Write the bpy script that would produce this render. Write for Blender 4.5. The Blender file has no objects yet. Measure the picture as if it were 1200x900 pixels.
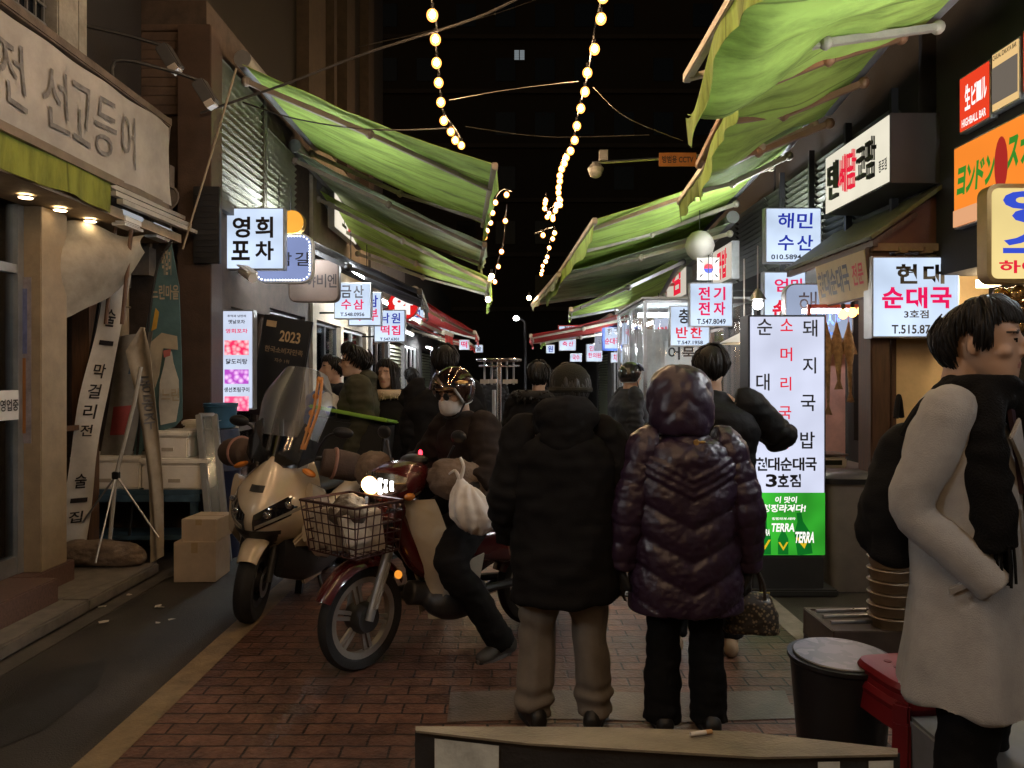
import bpy, bmesh, math, random
import numpy as np
from mathutils import Vector, Matrix, noise
sc = bpy.context.scene
COL = sc.collection
R = math.radians
random.seed(7)
# ------------------------------------------------------------------ camera, sky, moonlight, exposure
cam_d = bpy.data.cameras.new('camera'); cam = bpy.data.objects.new('camera', cam_d); COL.objects.link(cam)
cam.location = (0, 0, 1.6); cam.rotation_euler = (R(90), 0, 0)
cam_d.sensor_width = 36; cam_d.lens = 26; cam_d.shift_y = -10/1200; cam_d.clip_start = .05; cam_d.clip_end = 500
sc.camera = cam
w = bpy.data.worlds.new('World'); sc.world = w; w.use_nodes = True
nt = w.node_tree
sky = nt.nodes.new('ShaderNodeTexSky'); sky.sky_type = 'NISHITA'; sky.sun_disc = False
sky.sun_elevation = R(4); sky.sun_rotation = R(200)
nt.links.new(sky.outputs[0], nt.nodes['Background'].inputs[0])
nt.nodes['Background'].inputs[1].default_value = .006
sd = bpy.data.lights.new('moon', 'SUN'); sd.energy = .004; sd.angle = R(.5); sd.color = (1, .95, .88)
so = bpy.data.objects.new('moon', sd); COL.objects.link(so); so.rotation_euler = (R(60), 0, R(160))
sc.view_settings.view_transform = 'Standard'; sc.view_settings.look = 'None'
sc.view_settings.exposure = 1.15; sc.view_settings.gamma = 1; sc.view_settings.use_curve_mapping = False
sc.render.engine = 'CYCLES'
sc.cycles.use_denoising = True
sc.cycles.max_bounces = 6; sc.cycles.transparent_max_bounces = 12; sc.cycles.sample_clamp_indirect = 3; sc.cycles.sample_clamp_direct = 0
sc.cycles.use_light_tree = True
sc.cycles.caustics_reflective = False; sc.cycles.caustics_refractive = False

F = 1200*26/36
def P(px, py, Y): return Vector(((px-600)*Y/F, Y, 1.6-(py-440)*Y/F))   # a point of the street at depth Y
def X(px, Y): return (px-600)*Y/F
def Z(py, Y): return 1.6-(py-440)*Y/F
# ------------------------------------------------------------------ materials
MATS = {}
def M(name, col=(.5,.5,.5), rough=.6, metal=0, var=.18, scale=6, bump=0, bscale=80, coat=0, sheen=0, trans=0, stretch=(1,1,1), spec=.5, mul=None):
    if name in MATS: return MATS[name]
    m = bpy.data.materials.new(name); m.use_nodes = True; t = m.node_tree; b = t.nodes['Principled BSDF']
    tc = t.nodes.new('ShaderNodeTexCoord'); mp = t.nodes.new('ShaderNodeMapping'); mp.inputs['Scale'].default_value = stretch
    t.links.new(tc.outputs['Object'], mp.inputs[0])
    n = t.nodes.new('ShaderNodeTexNoise'); n.inputs['Scale'].default_value = scale; n.inputs['Detail'].default_value = 6; n.inputs['Roughness'].default_value = .65
    t.links.new(mp.outputs[0], n.inputs['Vector'])
    cr = t.nodes.new('ShaderNodeValToRGB'); cr.color_ramp.elements[0].position = .3; cr.color_ramp.elements[1].position = .7
    cr.color_ramp.elements[0].color = (*[c*(1-var) for c in col], 1); cr.color_ramp.elements[1].color = (*[min(1, c*(1+var)) for c in col], 1)
    t.links.new(n.outputs['Fac'], cr.inputs[0]); t.links.new(cr.outputs[0], b.inputs['Base Color'])
    b.inputs['Metallic'].default_value = metal; b.inputs['Coat Weight'].default_value = coat; b.inputs['Sheen Weight'].default_value = sheen
    b.inputs['Specular IOR Level'].default_value = spec
    mr = t.nodes.new('ShaderNodeMapRange'); mr.inputs['To Min'].default_value = max(.03, rough-.1); mr.inputs['To Max'].default_value = min(1, rough+.12)
    t.links.new(n.outputs['Fac'], mr.inputs[0]); t.links.new(mr.outputs[0], b.inputs['Roughness'])
    if trans: b.inputs['Transmission Weight'].default_value = trans
    if bump:
        n2 = t.nodes.new('ShaderNodeTexNoise'); n2.inputs['Scale'].default_value = bscale; n2.inputs['Detail'].default_value = 4
        t.links.new(mp.outputs[0], n2.inputs['Vector'])
        bp = t.nodes.new('ShaderNodeBump'); bp.inputs['Strength'].default_value = bump; bp.inputs['Distance'].default_value = .01
        t.links.new(n2.outputs['Fac'], bp.inputs['Height']); t.links.new(bp.outputs[0], b.inputs['Normal'])
    MATS[name] = m; return m
def EM(name, col, s, var=0):
    if name in MATS: return MATS[name]
    if s < 2: s *= .475
    m = bpy.data.materials.new(name); m.use_nodes = True; t = m.node_tree; t.nodes.remove(t.nodes['Principled BSDF'])
    e = t.nodes.new('ShaderNodeEmission'); e.inputs[0].default_value = (*col, 1); e.inputs[1].default_value = s
    t.links.new(e.outputs[0], t.nodes['Material Output'].inputs[0])
    if var:                                            # uneven tubes behind the acrylic
        tc = t.nodes.new('ShaderNodeTexCoord'); n = t.nodes.new('ShaderNodeTexNoise'); n.inputs['Scale'].default_value = 2.2
        t.links.new(tc.outputs['Object'], n.inputs['Vector'])
        mr = t.nodes.new('ShaderNodeMapRange'); mr.inputs[1].default_value = .3; mr.inputs[2].default_value = .7
        mr.inputs[3].default_value = s*(1-var); mr.inputs[4].default_value = s*(1+var)
        t.links.new(n.outputs['Fac'], mr.inputs[0]); t.links.new(mr.outputs[0], e.inputs[1])
    MATS[name] = m; return m
def CLEAR(name, col=(.9,.95,1), op=.1, rough=.05, milk=0):
    if name in MATS: return MATS[name]
    m = bpy.data.materials.new(name); m.use_nodes = True; t = m.node_tree; t.nodes.remove(t.nodes['Principled BSDF'])
    tr = t.nodes.new('ShaderNodeBsdfTransparent'); tr.inputs[0].default_value = (*col, 1)
    gl = t.nodes.new('ShaderNodeBsdfGlossy'); gl.inputs['Roughness'].default_value = rough
    fr = t.nodes.new('ShaderNodeFresnel'); fr.inputs[0].default_value = 1.4
    mx = t.nodes.new('ShaderNodeMixShader'); ad = t.nodes.new('ShaderNodeMath'); ad.operation = 'ADD'; ad.inputs[1].default_value = op*.3
    t.links.new(fr.outputs[0], ad.inputs[0]); t.links.new(ad.outputs[0], mx.inputs[0]); t.links.new(tr.outputs[0], mx.inputs[1]); t.links.new(gl.outputs[0], mx.inputs[2])
    out = mx.outputs[0]
    if milk:
        df = t.nodes.new('ShaderNodeBsdfDiffuse'); df.inputs[0].default_value = (.75,.78,.8,1)
        m2 = t.nodes.new('ShaderNodeMixShader'); m2.inputs[0].default_value = milk
        t.links.new(out, m2.inputs[1]); t.links.new(df.outputs[0], m2.inputs[2]); out = m2.outputs[0]
    t.links.new(out, t.nodes['Material Output'].inputs[0]); MATS[name] = m; return m
black = M('black_plastic', (.012,.012,.013), .4, bump=.1)
rubber = M('tyre_rubber', (.014,.014,.015), .75, bump=.25, bscale=120)
steel = M('brushed_steel', (.45,.45,.46), .3, 1)
chrome = M('chrome', (.7,.7,.7), .12, 1, var=.05)
greymetal = M('grey_painted_metal', (.2,.2,.2), .5, .2)
alu = M('aluminium', (.42,.43,.43), .4, .8)
darkmetal = M('dark_metal', (.03,.03,.032), .45, .4)
white_p = M('white_plastic', (.7,.7,.68), .45, var=.08)
cream_wall = M('cream_wall', (.5,.42,.29), .75, bump=.2)
brown_wood = M('brown_wood', (.075,.036,.02), .5, var=.4, stretch=(8,8,.7), bump=.2)
dark_wall = M('dark_wall', (.02,.017,.016), .85, var=.35, scale=2, bump=.3)
glass = CLEAR('window_glass', (.86,.9,.92), .1)
vinyl = CLEAR('clear_vinyl', (.88,.9,.92), .25, .12, milk=.08)
ink = M('sign_ink', (.02,.018,.022), .5, var=.05)
red_paint = M('red_paint', (.45,.02,.03), .6, var=.1)
red_ink = EM('backlit_red_film', (.8,.02,.05), .95)
blue_ink = EM('backlit_blue_film', (.03,.05,.5), .7)
# ------------------------------------------------------------------ object helpers
def thing(name, label, cat, loc=(0,0,0), rz=0, group=None, rot=None):
    o = bpy.data.objects.new(name, None); o.empty_display_size = .1; COL.objects.link(o)
    o.location = loc; o.rotation_euler = rot if rot else (0,0,rz); o['label'] = label; o['category'] = cat
    if group: o['group'] = group
    o.matrix_basis = Matrix.LocRotScale(Vector(loc), o.rotation_euler.copy(), None)
    return o
def wmat(o):
    m = o.matrix_basis.copy()
    while o.parent: o = o.parent; m = o.matrix_basis @ m
    return m
def tag(o, label, cat, group=None, kind=None):
    if kind: o['kind'] = kind
    if label: o['label'] = label; o['category'] = cat
    if group: o['group'] = group
    return o
def copy_tree(o, parent=None):
    c = o.copy(); COL.objects.link(c); c.parent = parent
    for ch in [x for x in COL.objects if x.parent == o]: copy_tree(ch, c)
    return c
def kids(o): return [x for x in COL.objects if x.parent == o]
def catmull(pts, sub=5):
    pts = [Vector(p) for p in pts]; out = []
    for i in range(len(pts)-1):
        p0 = pts[max(0,i-1)]; p1 = pts[i]; p2 = pts[i+1]; p3 = pts[min(len(pts)-1,i+2)]
        for k in range(sub):
            t = k/sub
            out.append(.5*((2*p1)+(p2-p0)*t+(2*p0-5*p1+4*p2-p3)*t*t+(3*p1-p0-3*p2+p3)*t**3))
    out.append(pts[-1]); return out
def lerp(a, b, t): return a+(b-a)*t
def interp(vals, n):
    m = len(vals)-1; out = []
    for i in range(n):
        t = i/(n-1)*m; k = min(int(t), m-1); out.append(lerp(vals[k], vals[k+1], t-k))
    return out
class MB:
    def __init__(s): s.v = []; s.f = []
    def add(s, vs, fs, mtx=None):
        k = len(s.v)
        s.v += [(mtx @ Vector(p)) if mtx else Vector(p) for p in vs]; s.f += [[i+k for i in f] for f in fs]; return s
    def box(s, c, d, rot=None):
        h = Vector(d)/2
        vs = [(x*h.x, y*h.y, z*h.z) for x in (-1,1) for y in (-1,1) for z in (-1,1)]
        mt = Matrix.Translation(Vector(c))
        if rot is not None: mt = mt @ (rot if isinstance(rot, Matrix) else Matrix.LocRotScale(None, __import__('mathutils').Euler(rot), None))
        return s.add(vs, [[0,1,3,2],[4,6,7,5],[0,4,5,1],[2,3,7,6],[0,2,6,4],[1,5,7,3]], mt)
    def b2(s, x0, y0, z0, x1, y1, z1): return s.box(((x0+x1)/2,(y0+y1)/2,(z0+z1)/2), (abs(x1-x0),abs(y1-y0),abs(z1-z0)))
    def tube(s, pts, r, n=8, smooth=0, flat=1, up=None):
        pts = [Vector(p) for p in pts]; rs = list(r) if isinstance(r, (list,tuple)) else [r]*len(pts)
        if smooth and len(pts) > 2:
            pts = catmull(pts, smooth); rs = interp(rs, len(pts))
        vs = []; fs = []; prev = None; m = len(pts)
        for i, p in enumerate(pts):
            d = (pts[min(i+1,m-1)]-pts[max(i-1,0)])
            if d.length < 1e-9: d = Vector((0,0,1))
            d.normalize()
            if prev is None:
                a = Vector(up) if up else (Vector((0,0,1)) if abs(d.z) < .9 else Vector((0,1,0)))
                u = (a-d*a.dot(d)).normalized()
            else:
                u = prev-d*prev.dot(d)
                u = u.normalized() if u.length > 1e-6 else d.orthogonal().normalized()
            prev = u; v = d.cross(u)
            for k in range(n):
                an = 2*math.pi*k/n
                vs.append(p+u*(math.cos(an)*rs[i]*flat)+v*(math.sin(an)*rs[i]))
        for i in range(m-1):
            for k in range(n): fs.append([i*n+k, i*n+(k+1)%n, (i+1)*n+(k+1)%n, (i+1)*n+k])
        fs.append(list(range(n))[::-1]); fs.append([(m-1)*n+k for k in range(n)])
        return s.add(vs, fs)
    def bar(s, a, b, w, h, up=(0,0,1)):
        a = Vector(a); b = Vector(b); d = (b-a); L = d.length; d.normalize(); u = Vector(up); u = (u-d*u.dot(d)).normalized(); v = d.cross(u)
        m = Matrix((d, v, u)).transposed().to_4x4(); m.translation = (a+b)/2
        return s.box((0,0,0), (1,1,1)) if 0 else s.add([(x*L/2, y*w/2, z*h/2) for x in (-1,1) for y in (-1,1) for z in (-1,1)], [[0,1,3,2],[4,6,7,5],[0,4,5,1],[2,3,7,6],[0,2,6,4],[1,5,7,3]], m)
    def lathe(s, prof, c=(0,0,0), axis=(0,0,1), n=24, sc=(1,1)):
        q = Vector((0,0,1)).rotation_difference(Vector(axis).normalized()).to_matrix().to_4x4(); q.translation = Vector(c)
        vs = []; fs = []; m = len(prof)
        for r, z in prof:
            for k in range(n):
                a = 2*math.pi*k/n; vs.append((r*math.cos(a)*sc[0], r*math.sin(a)*sc[1], z))
        for i in range(m-1):
            for k in range(n): fs.append([i*n+k, i*n+(k+1)%n, (i+1)*n+(k+1)%n, (i+1)*n+k])
        if prof[0][0] > 1e-6 and prof[0] != prof[-1]: fs.append(list(range(n))[::-1])
        if prof[-1][0] > 1e-6 and prof[0] != prof[-1]: fs.append([(m-1)*n+k for k in range(n)])
        return s.add(vs, fs, q)
    def torus(s, Rr, r, c=(0,0,0), axis=(0,0,1), n=32, m=10, sq=1):
        pr = [(Rr+r*math.cos(2*math.pi*k/m)*sq, r*math.sin(2*math.pi*k/m)) for k in range(m+1)]
        return s.lathe(pr, c, axis, n)
    def ell(s, c, r, rot=None, n=16, m=10):
        vs = []; fs = []
        mt = Matrix.Translation(Vector(c)) @ (Matrix.LocRotScale(None, __import__('mathutils').Euler(rot), None) if rot else Matrix())
        for i in range(m+1):
            th = math.pi*i/m
            for k in range(n):
                a = 2*math.pi*k/n; vs.append((r[0]*math.sin(th)*math.cos(a), r[1]*math.sin(th)*math.sin(a), -r[2]*math.cos(th)))
        for i in range(m):
            for k in range(n):
                f = [i*n+k, i*n+(k+1)%n, (i+1)*n+(k+1)%n, (i+1)*n+k]
                fs.append(f)
        return s.add(vs, fs, mt)
    def rings(s, rs, n=24, p=2.3, mt=None):              # rs: (z, cx, cy, rx, ry)
        vs = []; fs = []
        for z, cx, cy, rx, ry in rs:
            for k in range(n):
                a = 2*math.pi*k/n; c, q = math.cos(a), math.sin(a)
                vs.append((cx+rx*math.copysign(abs(c)**(2/p), c), cy+ry*math.copysign(abs(q)**(2/p), q), z))
        for i in range(len(rs)-1):
            for k in range(n): fs.append([i*n+k, i*n+(k+1)%n, (i+1)*n+(k+1)%n, (i+1)*n+k])
        fs.append(list(range(n))[::-1]); fs.append([(len(rs)-1)*n+k for k in range(n)])
        return s.add(vs, fs, mt)
    def prism(s, poly, d, mt=None):                      # poly in local x,z ; thickness d along y
        n = len(poly); vs = [(x, -d/2, z) for x, z in poly]+[(x, d/2, z) for x, z in poly]
        fs = [list(range(n)), list(range(n, 2*n))[::-1]]+[[(i+1)%n, i, n+i, n+(i+1)%n] for i in range(n)]
        return s.add(vs, fs, mt)
    def slab(s, pts, t):                                 # thickened polygon
        pts = [Vector(p) for p in pts]; nrm = (pts[1]-pts[0]).cross(pts[2]-pts[0]).normalized()*t/2; n = len(pts)
        vs = [p-nrm for p in pts]+[p+nrm for p in pts]
        return s.add(vs, [list(range(n))[::-1], list(range(n,2*n))]+[[i,(i+1)%n,n+(i+1)%n,n+i] for i in range(n)])
    def grid(s, fn, nu, nv, t=0):
        vs = [Vector(fn(i/nu, j/nv)) for i in range(nu+1) for j in range(nv+1)]
        fs = [[i*(nv+1)+j, (i+1)*(nv+1)+j, (i+1)*(nv+1)+j+1, i*(nv+1)+j+1] for i in range(nu) for j in range(nv)]
        if not t: return s.add(vs, fs)
        me = bpy.data.meshes.new('tmp'); me.from_pydata(vs, [], fs); bm = bmesh.new(); bm.from_mesh(me)
        bmesh.ops.solidify(bm, geom=bm.faces[:], thickness=t); bm.verts.index_update()
        s.add([v.co.copy() for v in bm.verts], [[v.index for v in f.verts] for f in bm.faces]); bm.free(); bpy.data.meshes.remove(me); return s
    def xf(s, mt): s.v = [mt @ p for p in s.v]; return s
    def mesh(s, name='m'):
        me = bpy.data.meshes.new(name); me.from_pydata([tuple(p) for p in s.v], [], s.f); me.validate(); return me
    def build(s, name, mat, parent=None, world=False, bevel=0, angle=38, remesh=0, smooth=4, disp=None, kind=None):
        if world and parent is not None: s.xf(wmat(parent).inverted())
        me = s.mesh(name)
        if remesh: me = do_remesh(me, remesh, smooth)
        bm = bmesh.new(); bm.from_mesh(me)
        if not remesh:
            bmesh.ops.remove_doubles(bm, verts=bm.verts, dist=1e-5)
            bmesh.ops.dissolve_degenerate(bm, edges=bm.edges, dist=1e-6)
            if bevel:
                ed = [e for e in bm.edges if len(e.link_faces) == 2 and e.calc_face_angle(0) > .6]
                bmesh.ops.bevel(bm, geom=ed, offset=bevel, segments=2, affect='EDGES', clamp_overlap=True)
        bmesh.ops.recalc_face_normals(bm, faces=bm.faces)
        bm.to_mesh(me); bm.free()
        if disp: displace(me, disp)
        me.shade_smooth()
        if not remesh: me.set_sharp_from_angle(angle=R(angle))
        me.name = name
        for m_ in (mat if isinstance(mat, (list,tuple)) else [mat]): me.materials.append(m_)
        o = bpy.data.objects.new(name, me); COL.objects.link(o)
        if parent is not None: o.parent = parent
        if kind: o['kind'] = kind
        return o
def do_remesh(me, vox, it):
    o = bpy.data.objects.new('tmp', me); COL.objects.link(o)
    m = o.modifiers.new('r', 'REMESH'); m.mode = 'VOXEL'; m.voxel_size = vox; m.use_smooth_shade = True
    if it: s_ = o.modifiers.new('s', 'SMOOTH'); s_.factor = .5; s_.iterations = it
    dg = bpy.context.evaluated_depsgraph_get(); out = bpy.data.meshes.new_from_object(o.evaluated_get(dg))
    bpy.data.objects.remove(o); out.materials.clear(); return out
def displace(me, fn):
    n = len(me.vertices); co = np.empty(n*3); me.vertices.foreach_get('co', co); co = co.reshape(-1,3)
    no = np.array([v.vector[:] for v in me.vertex_normals])
    d = np.array([fn(co[i], no[i]) for i in range(n)])
    co = co+(no*d[:,None] if d.ndim == 1 else d); me.vertices.foreach_set('co', co.ravel()); me.update()
def nz(p, s, o=0): return noise.noise(Vector((p[0]*s+o, p[1]*s+o*2, p[2]*s)))
def struct(name, mb, mat, **k):
    o = mb.build(name, mat, **k); o['kind'] = 'structure'; return o
# ------------------------------------------------------------------ lettering
TXT = {}
def text_arr(st, bold=.022):
    k = (st, bold)
    if k in TXT: return TXT[k]
    cu = bpy.data.curves.new('t', 'FONT'); cu.body = st; cu.offset = bold; cu.resolution_u = 3; cu.align_x = 'CENTER'
    o = bpy.data.objects.new('t', cu); COL.objects.link(o)
    me = bpy.data.meshes.new_from_object(o.evaluated_get(bpy.context.evaluated_depsgraph_get()))
    v = np.array([p.co[:2] for p in me.vertices]); f = [list(p.vertices) for p in me.polygons]
    bpy.data.objects.remove(o); bpy.data.curves.remove(cu); bpy.data.meshes.remove(me)
    lo, hi = v.min(0), v.max(0); v = (v-lo)/np.maximum(hi-lo, 1e-6); TXT[k] = (v, f); return v, f
def put_text(mb, st, x0, z0, x1, z1, y, bold=.022, shear=0):     # fills a box of a vertical plane, reading towards -y
    v, f = text_arr(st, bold)
    mb.add([(lerp(x0,x1,a)+shear*(b-.5)*(z1-z0), y, lerp(z0,z1,b)) for a, b in v], f)
def rrect(w, h, r, n=5):
    if r <= 0: return [(-w/2,-h/2),(w/2,-h/2),(w/2,h/2),(-w/2,h/2)]
    out = []
    for cx, cz, a0 in ((w/2-r,-h/2+r,-90),(w/2-r,h/2-r,0),(-w/2+r,h/2-r,90),(-w/2+r,-h/2+r,180)):
        for k in range(n+1):
            a = R(a0+90*k/n); out.append((cx+r*math.cos(a), cz+r*math.sin(a)))
    return out
def sign(name, label, cat, c, w, h, rz=0, lines=(), face=None, case=None, d=.1, r=0, rim=.014, group=None, rot=None, extra=None, bracket=None, bold=.022, case_part='case'):
    """c: centre of the front face; the face looks along local -y; lines: (text, x0, y0, x1, y1, material) in fractions from the top left"""
    root = thing(name, label, cat, c, rz, group, rot)
    MB().prism(rrect(w, h, r), d, Matrix.Translation((0, d/2+.004, 0))).build(case_part, case or alu, root, bevel=.004 if not r else 0)
    MB().prism(rrect(w-2*rim, h-2*rim, max(0, r-rim)), .006, Matrix.Translation((0, .001, 0))).build('panel', face, root)
    by = {}
    for ln in lines:
        t, x0, y0, x1, y1, m_ = ln[:6]; mb = by.setdefault(m_.name, (MB(), m_))[0]
        put_text(mb, t, (x0-.5)*w, (.5-y1)*h, (x1-.5)*w, (.5-y0)*h, -.005, ln[6] if len(ln) > 6 else bold, ln[7] if len(ln) > 7 else 0)
    for mb, m_ in by.values(): mb.build('lettering', m_, root)
    if bracket:
        b = MB()
        for zz in (h*.32, -h*.32): b.tube([(0 if abs(bracket) < w/2 else math.copysign(w/2, bracket), d/2, zz), (bracket, d/2, zz)], .012, 6)
        b.build('bracket', darkmetal, root)
    if extra: extra(root, w, h)
    return root
# ------------------------------------------------------------------ ground, road, kerbs
asph = M('asphalt', (.04,.034,.029), .6, var=.55, scale=2.2, bump=.5, bscale=150)
tan = M('tan_strip', (.22,.16,.09), .6, var=.3, scale=9, bump=.3)
kerbm = M('kerb_stone', (.17,.15,.13), .65, var=.3, scale=10, bump=.3)
granite = M('red_granite', (.13,.075,.06), .5, var=.4, scale=60, bump=.15)
conc = M('concrete', (.12,.1,.085), .38, var=.5, scale=4, bump=.4)
def brick_mat():
    m = bpy.data.materials.new('brick_paving'); m.use_nodes = True; t = m.node_tree; b = t.nodes['Principled BSDF']
    tc = t.nodes.new('ShaderNodeTexCoord')
    br = t.nodes.new('ShaderNodeTexBrick'); br.inputs['Scale'].default_value = 1; br.inputs['Brick Width'].default_value = .205
    br.inputs['Row Height'].default_value = .103; br.inputs['Mortar Size'].default_value = .006; br.inputs['Mortar Smooth'].default_value = .3; br.inputs['Bias'].default_value = 0
    br.inputs['Color1'].default_value = (.185,.1,.072,1); br.inputs['Color2'].default_value = (.115,.062,.046,1); br.inputs['Mortar'].default_value = (.022,.016,.013,1)
    wn = t.nodes.new('ShaderNodeTexNoise'); wn.inputs['Scale'].default_value = 6; va = t.nodes.new('ShaderNodeVectorMath'); va.operation = 'MULTIPLY_ADD'
    va.inputs[1].default_value = (.02,.02,0); t.links.new(tc.outputs['Object'], wn.inputs['Vector']); t.links.new(wn.outputs['Color'], va.inputs[0]); t.links.new(tc.outputs['Object'], va.inputs[2])
    t.links.new(va.outputs[0], br.inputs['Vector'])
    n = t.nodes.new('ShaderNodeTexNoise'); n.inputs['Scale'].default_value = 1.1; n.inputs['Detail'].default_value = 7; n.inputs['Roughness'].default_value = .7; t.links.new(tc.outputs['Object'], n.inputs['Vector'])
    cr = t.nodes.new('ShaderNodeValToRGB'); cr.color_ramp.elements[0].color = (.38,.37,.36,1); cr.color_ramp.elements[1].color = (1.25,1.2,1.18,1); cr.color_ramp.elements[0].position = .32; cr.color_ramp.elements[1].position = .68
    t.links.new(n.outputs['Fac'], cr.inputs[0])
    mx = t.nodes.new('ShaderNodeMix'); mx.data_type = 'RGBA'; mx.blend_type = 'MULTIPLY'; mx.inputs[0].default_value = 1
    t.links.new(br.outputs['Color'], mx.inputs[6]); t.links.new(cr.outputs[0], mx.inputs[7]); t.links.new(mx.outputs[2], b.inputs['Base Color'])
    mr = t.nodes.new('ShaderNodeMapRange'); mr.inputs[1].default_value = .3; mr.inputs[2].default_value = .7; mr.inputs[3].default_value = .28; mr.inputs[4].default_value = .6
    t.links.new(n.outputs['Fac'], mr.inputs[0]); t.links.new(mr.outputs[0], b.inputs['Roughness'])
    n3 = t.nodes.new('ShaderNodeTexNoise'); n3.inputs['Scale'].default_value = 7; n3.inputs['Detail'].default_value = 8; n3.inputs['Roughness'].default_value = .8; t.links.new(tc.outputs['Object'], n3.inputs['Vector'])
    c3 = t.nodes.new('ShaderNodeValToRGB'); c3.color_ramp.elements[0].position = .36; c3.color_ramp.elements[0].color = (.55,.5,.48,1); c3.color_ramp.elements[1].position = .66; c3.color_ramp.elements[1].color = (1.4,1.35,1.32,1)
    m3 = t.nodes.new('ShaderNodeMix'); m3.data_type = 'RGBA'; m3.blend_type = 'MULTIPLY'; m3.inputs[0].default_value = 1; t.links.new(n3.outputs['Fac'], c3.inputs[0]); t.links.new(mx.outputs[2], m3.inputs[6]); t.links.new(c3.outputs[0], m3.inputs[7]); t.links.new(m3.outputs[2], b.inputs['Base Color'])
    n2 = t.nodes.new('ShaderNodeTexNoise'); n2.inputs['Scale'].default_value = 45; n2.inputs['Detail'].default_value = 4; t.links.new(tc.outputs['Object'], n2.inputs['Vector'])
    h = t.nodes.new('ShaderNodeMath'); h.operation = 'MULTIPLY_ADD'; h.inputs[1].default_value = -1.2; t.links.new(br.outputs['Fac'], h.inputs[0]); t.links.new(n2.outputs['Fac'], h.inputs[2])
    bp = t.nodes.new('ShaderNodeBump'); bp.inputs['Strength'].default_value = .8; bp.inputs['Distance'].default_value = .006; t.links.new(h.outputs[0], bp.inputs['Height']); t.links.new(bp.outputs[0], b.inputs['Normal'])
    return m
def sheet(x0, y0, x1, y1, z): return MB().add([(x0,y0,z),(x1,y0,z),(x1,y1,z),(x0,y1,z)], [[0,1,2,3]])
struct('ground', sheet(-120,-60,120,160,-.004), asph)
struct('brick_road', sheet(-1.64,-8,1.72,60,.004), brick_mat())
struct('edge_strip', sheet(-1.79,-8,-1.635,60,.008), tan)
struct('edge_strip', sheet(1.715,-8,1.87,60,.008), M('grey_strip', (.24,.21,.19), .55, var=.3, scale=9, bump=.3))
struct('concrete_patch', MB().add([(-.3,3.4,.008),(.2,3.43,.008),(.8,3.4,.008),(1.38,3.44,.008),(1.35,3.6,.008),(1.38,3.74,.008),(.7,3.71,.008),(.15,3.75,.008),(-.31,3.72,.008)], [list(range(9))]), conc)
rnd_g = random.Random(4)
for i, (x, y_, w_, h_) in enumerate(((-2.35,3.6,.5,1.1),(-2.2,6.4,.7,.9),(2.3,4.4,.6,1.2))):
    struct('asphalt_patch', MB().add([(x+w_/2*math.cos(a)*(1+.18*rnd_g.uniform(-1,1)), y_+h_/2*math.sin(a)*(1+.18*rnd_g.uniform(-1,1)), .001) for a in np.linspace(0,6.283,15)[:-1]], [list(range(14))]), M('fresh_asphalt', (.02,.018,.016), .5, var=.4, bump=.5, bscale=160))
struct('drain_channel', MB().b2(-2.84,-6,-.01,-2.72,34,.003), M('gutter_concrete', (.09,.08,.07), .7, var=.4, bump=.3))
mh = MB().lathe([(0,.0),(.3,.0),(.3,.014),(.27,.014),(.265,.011),(0,.011)], (.95,5.6,0), n=36)
for i in range(-4,5):
    L_ = math.sqrt(max(0,.24**2-(i*.055)**2)); mh.b2(.95+i*.055-.012,5.6-L_,.0112,.95+i*.055+.012,5.6+L_,.0145)
struct('manhole_cover', mh, M('cast_iron', (.06,.055,.05), .4, .7, var=.3))
k = MB()
y = -6
while y < 5.6: k.b2(-3.06, y+.004, 0, -2.86, y+.996, .085); y += 1.0
k.slab([(-3.06,5.0,.045),(-2.86,5.6,.045),(-2.92,5.95,.045),(-3.12,6.12,.045),(-3.7,6.2,.045),(-3.7,5.0,.045)], .085)
struct('kerb', k, kerbm, bevel=.012)
struct('granite_step', MB().b2(-6,-6,.0,-3.065,5.0,.235).b2(-6,5.0,0,-3.25,5.5,.235), granite, bevel=.008)
# ------------------------------------------------------------------ lights' own materials
tube_w = EM('fluorescent_tube', (.9,.96,1), 60)
warm_lamp = EM('warm_lamp', (1,.72,.4), 30)
inner = M('shop_interior_plaster', (.55,.5,.42), .8)
inner_w = M('shop_interior_white', (.62,.62,.6), .7)
brownfr = M('brown_frame', (.06,.035,.022), .5, var=.3, bump=.1)
louv = M('roller_shutter', (.13,.135,.09), .55, .3, var=.25, stretch=(1,1,6))
siding = M('brown_siding', (.11,.07,.048), .75, var=.3, bump=.2)
colb = M('dark_brown_column', (.07,.042,.028), .6, var=.3, scale=4, bump=.2)
beige = M('beige_pillar_paint', (.3,.225,.145), .65, var=.2, bump=.15)
def louvers(mb, x, s, y0, y1, z0, z1, dz=.09):
    n = int((z1-z0)/dz)
    for i in range(n):
        z = z0+i*dz; mb.slab([(x,y0,z),(x,y1,z),(x+s*.05,y1,z+dz*.8),(x+s*.05,y0,z+dz*.8)], .012)
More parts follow.
